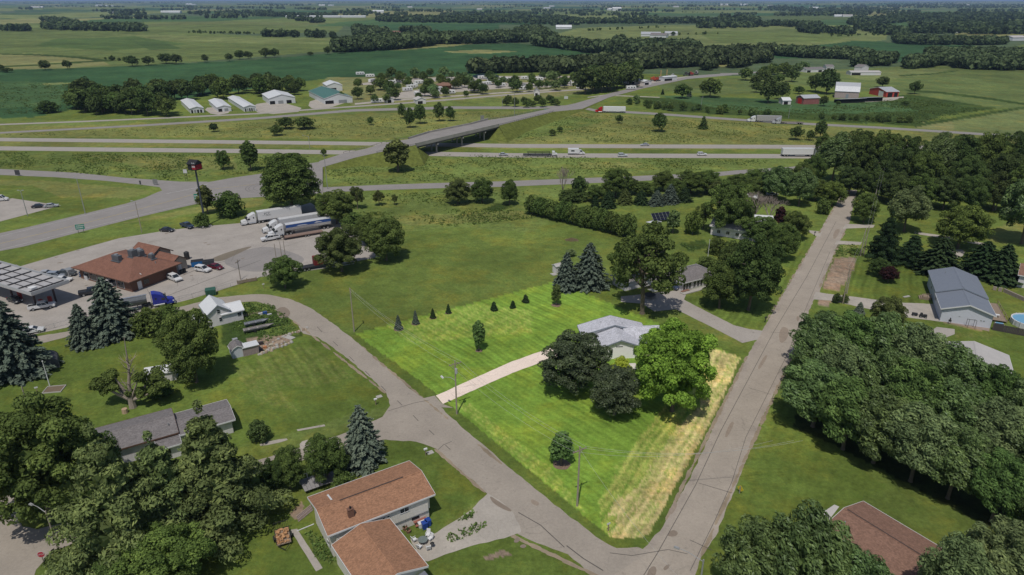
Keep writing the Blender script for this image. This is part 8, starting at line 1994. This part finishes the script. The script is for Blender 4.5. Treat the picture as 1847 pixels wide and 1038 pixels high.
smallbox('garden_bench', 470, 622, 'dark bench between the lean to store and the stone bed', 'bench', (.05, .04, .04), 1.2, .6, .6)
t = thing('plank_walk', 'two long weathered planks laid from the cottage towards the street', 'planks', place(440, 570), R(24)); MB().box(-1, 6, -.3, -.05, .05, .15).build('plank', WOOD, t); MB().box(-1, 6, .4, .65, .05, .15).build('plank', WOOD, t)
t = thing('stone_slab', 'pale concrete ramp slab at the end of the stone bed', 'slab', place(520, 609), R(-30)); MB().box(-1.6, 1.6, -.7, .7, 0, .15).build('slab', CONC, t)
# stones of the garden bed: each rock its own part of the rock border
t = thing('rock_border', 'border of mixed pale rocks around the stone bed below the boats', 'rocks', (0, 0, 0), 0); rk = []
for k in range(3):
    mb = MB(); mb.taper(-.35, .35, -.28, .28, 0, .38, .12 + .03 * k, .1); me = mb.build('rock', [CONC, WOOD, mat('tan rock', (.40, .32, .24))][k], t, bevel=.08); me.location = (*P(470 + 10 * k, 640 - 3 * k), 0); rk.append(me)
for a_, b_, n_ in (((468, 640), (528, 618), 22), ((470, 628), (520, 606), 14), ((520, 604), (560, 592), 10), ((480, 634), (515, 616), 16)):
    for k in range(n_):
        f = (k + random.uniform(-.3, .3)) / n_; o = rk[k % 3].copy(); COL.objects.link(o); o.parent = t; o.location = (*P(a_[0] + (b_[0] - a_[0]) * f + random.uniform(-1.5, 1.5), a_[1] + (b_[1] - a_[1]) * f + random.uniform(-1.2, 1.2)), 0); o.rotation_euler = (0, 0, random.uniform(0, 6)); s_ = random.uniform(.5, 1.4); o.scale = (s_, s_, s_)
t = thing('trampoline', 'round black trampoline in the yard of the grey ranch house', 'trampoline', place(1172, 537), 0); MB().tube((0, 0, .85), (0, 0, .9), 1.5, n=20).build('mat', BLK, t)
for k in range(5): a_ = k * 1.257; MB().tube((1.4 * math.cos(a_), 1.4 * math.sin(a_), 0), (1.4 * math.cos(a_), 1.4 * math.sin(a_), .85), .04, n=4).build('leg', PG, t)
smallbox('brick_planter', 1236, 527, 'reddish brick planter at the porch corner of the grey ranch house', 'planter', (.25, .14, .10), 2.6, .7, .4)
t = thing('compost_heap', 'small brown heap of cuttings alone in the mown meadow', 'heap', place(1031, 434), 0); mb = MB()
for k in range(60): a_, r_ = random.uniform(0, 6.28), random.uniform(0, 2.2); x_, y_ = r_ * math.cos(a_), r_ * .7 * math.sin(a_); z_ = .8 * (1 - r_ / 2.4); mb.taper(x_ - .3, x_ + .3, y_ - .2, y_ + .2, max(0, z_ - .4), z_ + .1, .12, .1)
mb.build('brush', mat('dry brush', (.14, .11, .06)), t)['kind'] = 'stuff'
t = thing('patio_umbrella', 'closed red canopy by the patio of the brown roofed ranch house', 'canopy', place(1463, 955), R(-58)); MB().tube((0, 0, 0), (0, 0, 2.2), .04, n=6).build('pole', IRON, t); MB().taper(-1.1, 1.1, -.6, .6, 1.8, 2.3, .3, .2).build('canopy_cloth', mat('dark red cloth', (.26, .02, .03), .7), t)
# mulch rings round the young trees
MUL = mat('mulch', (.20, .14, .10), .95, .3, 5)
for px, py, r_ in ((864, 633, .8), (1003, 551, 1.2), (1012, 838, 1.5), (719, 594, 1.2), (750, 584, 1.1), (781, 574, .9), (809, 565, .9)):
    x, y = P(px, py); sheet('mulch_ring', None, MUL, .035, w=[(x + r_ * math.cos(a_) * random.uniform(.9, 1.1), y + r_ * math.sin(a_) * random.uniform(.9, 1.1)) for a_ in np.linspace(0, 6.1, 18)])

# ------------------------------------------------------------------ air
hz = MB().box(-42500, 42500, -42500, 42500, -22, 96).build('haze', None)
m = bpy.data.materials.new('haze'); t_, n_, l_ = nodes_of(m)
for q in list(n_): n_.remove(q)
o = n_.new('ShaderNodeOutputMaterial'); v = n_.new('ShaderNodeVolumePrincipled'); v.inputs['Color'].default_value = (.45, .64, .98, 1); v.inputs['Density'].default_value = 4.8e-5; v.inputs['Anisotropy'].default_value = 0.0
l_.new(v.outputs[0], o.inputs['Volume']); hz.data.materials.append(m); tag(hz, kind='stuff')
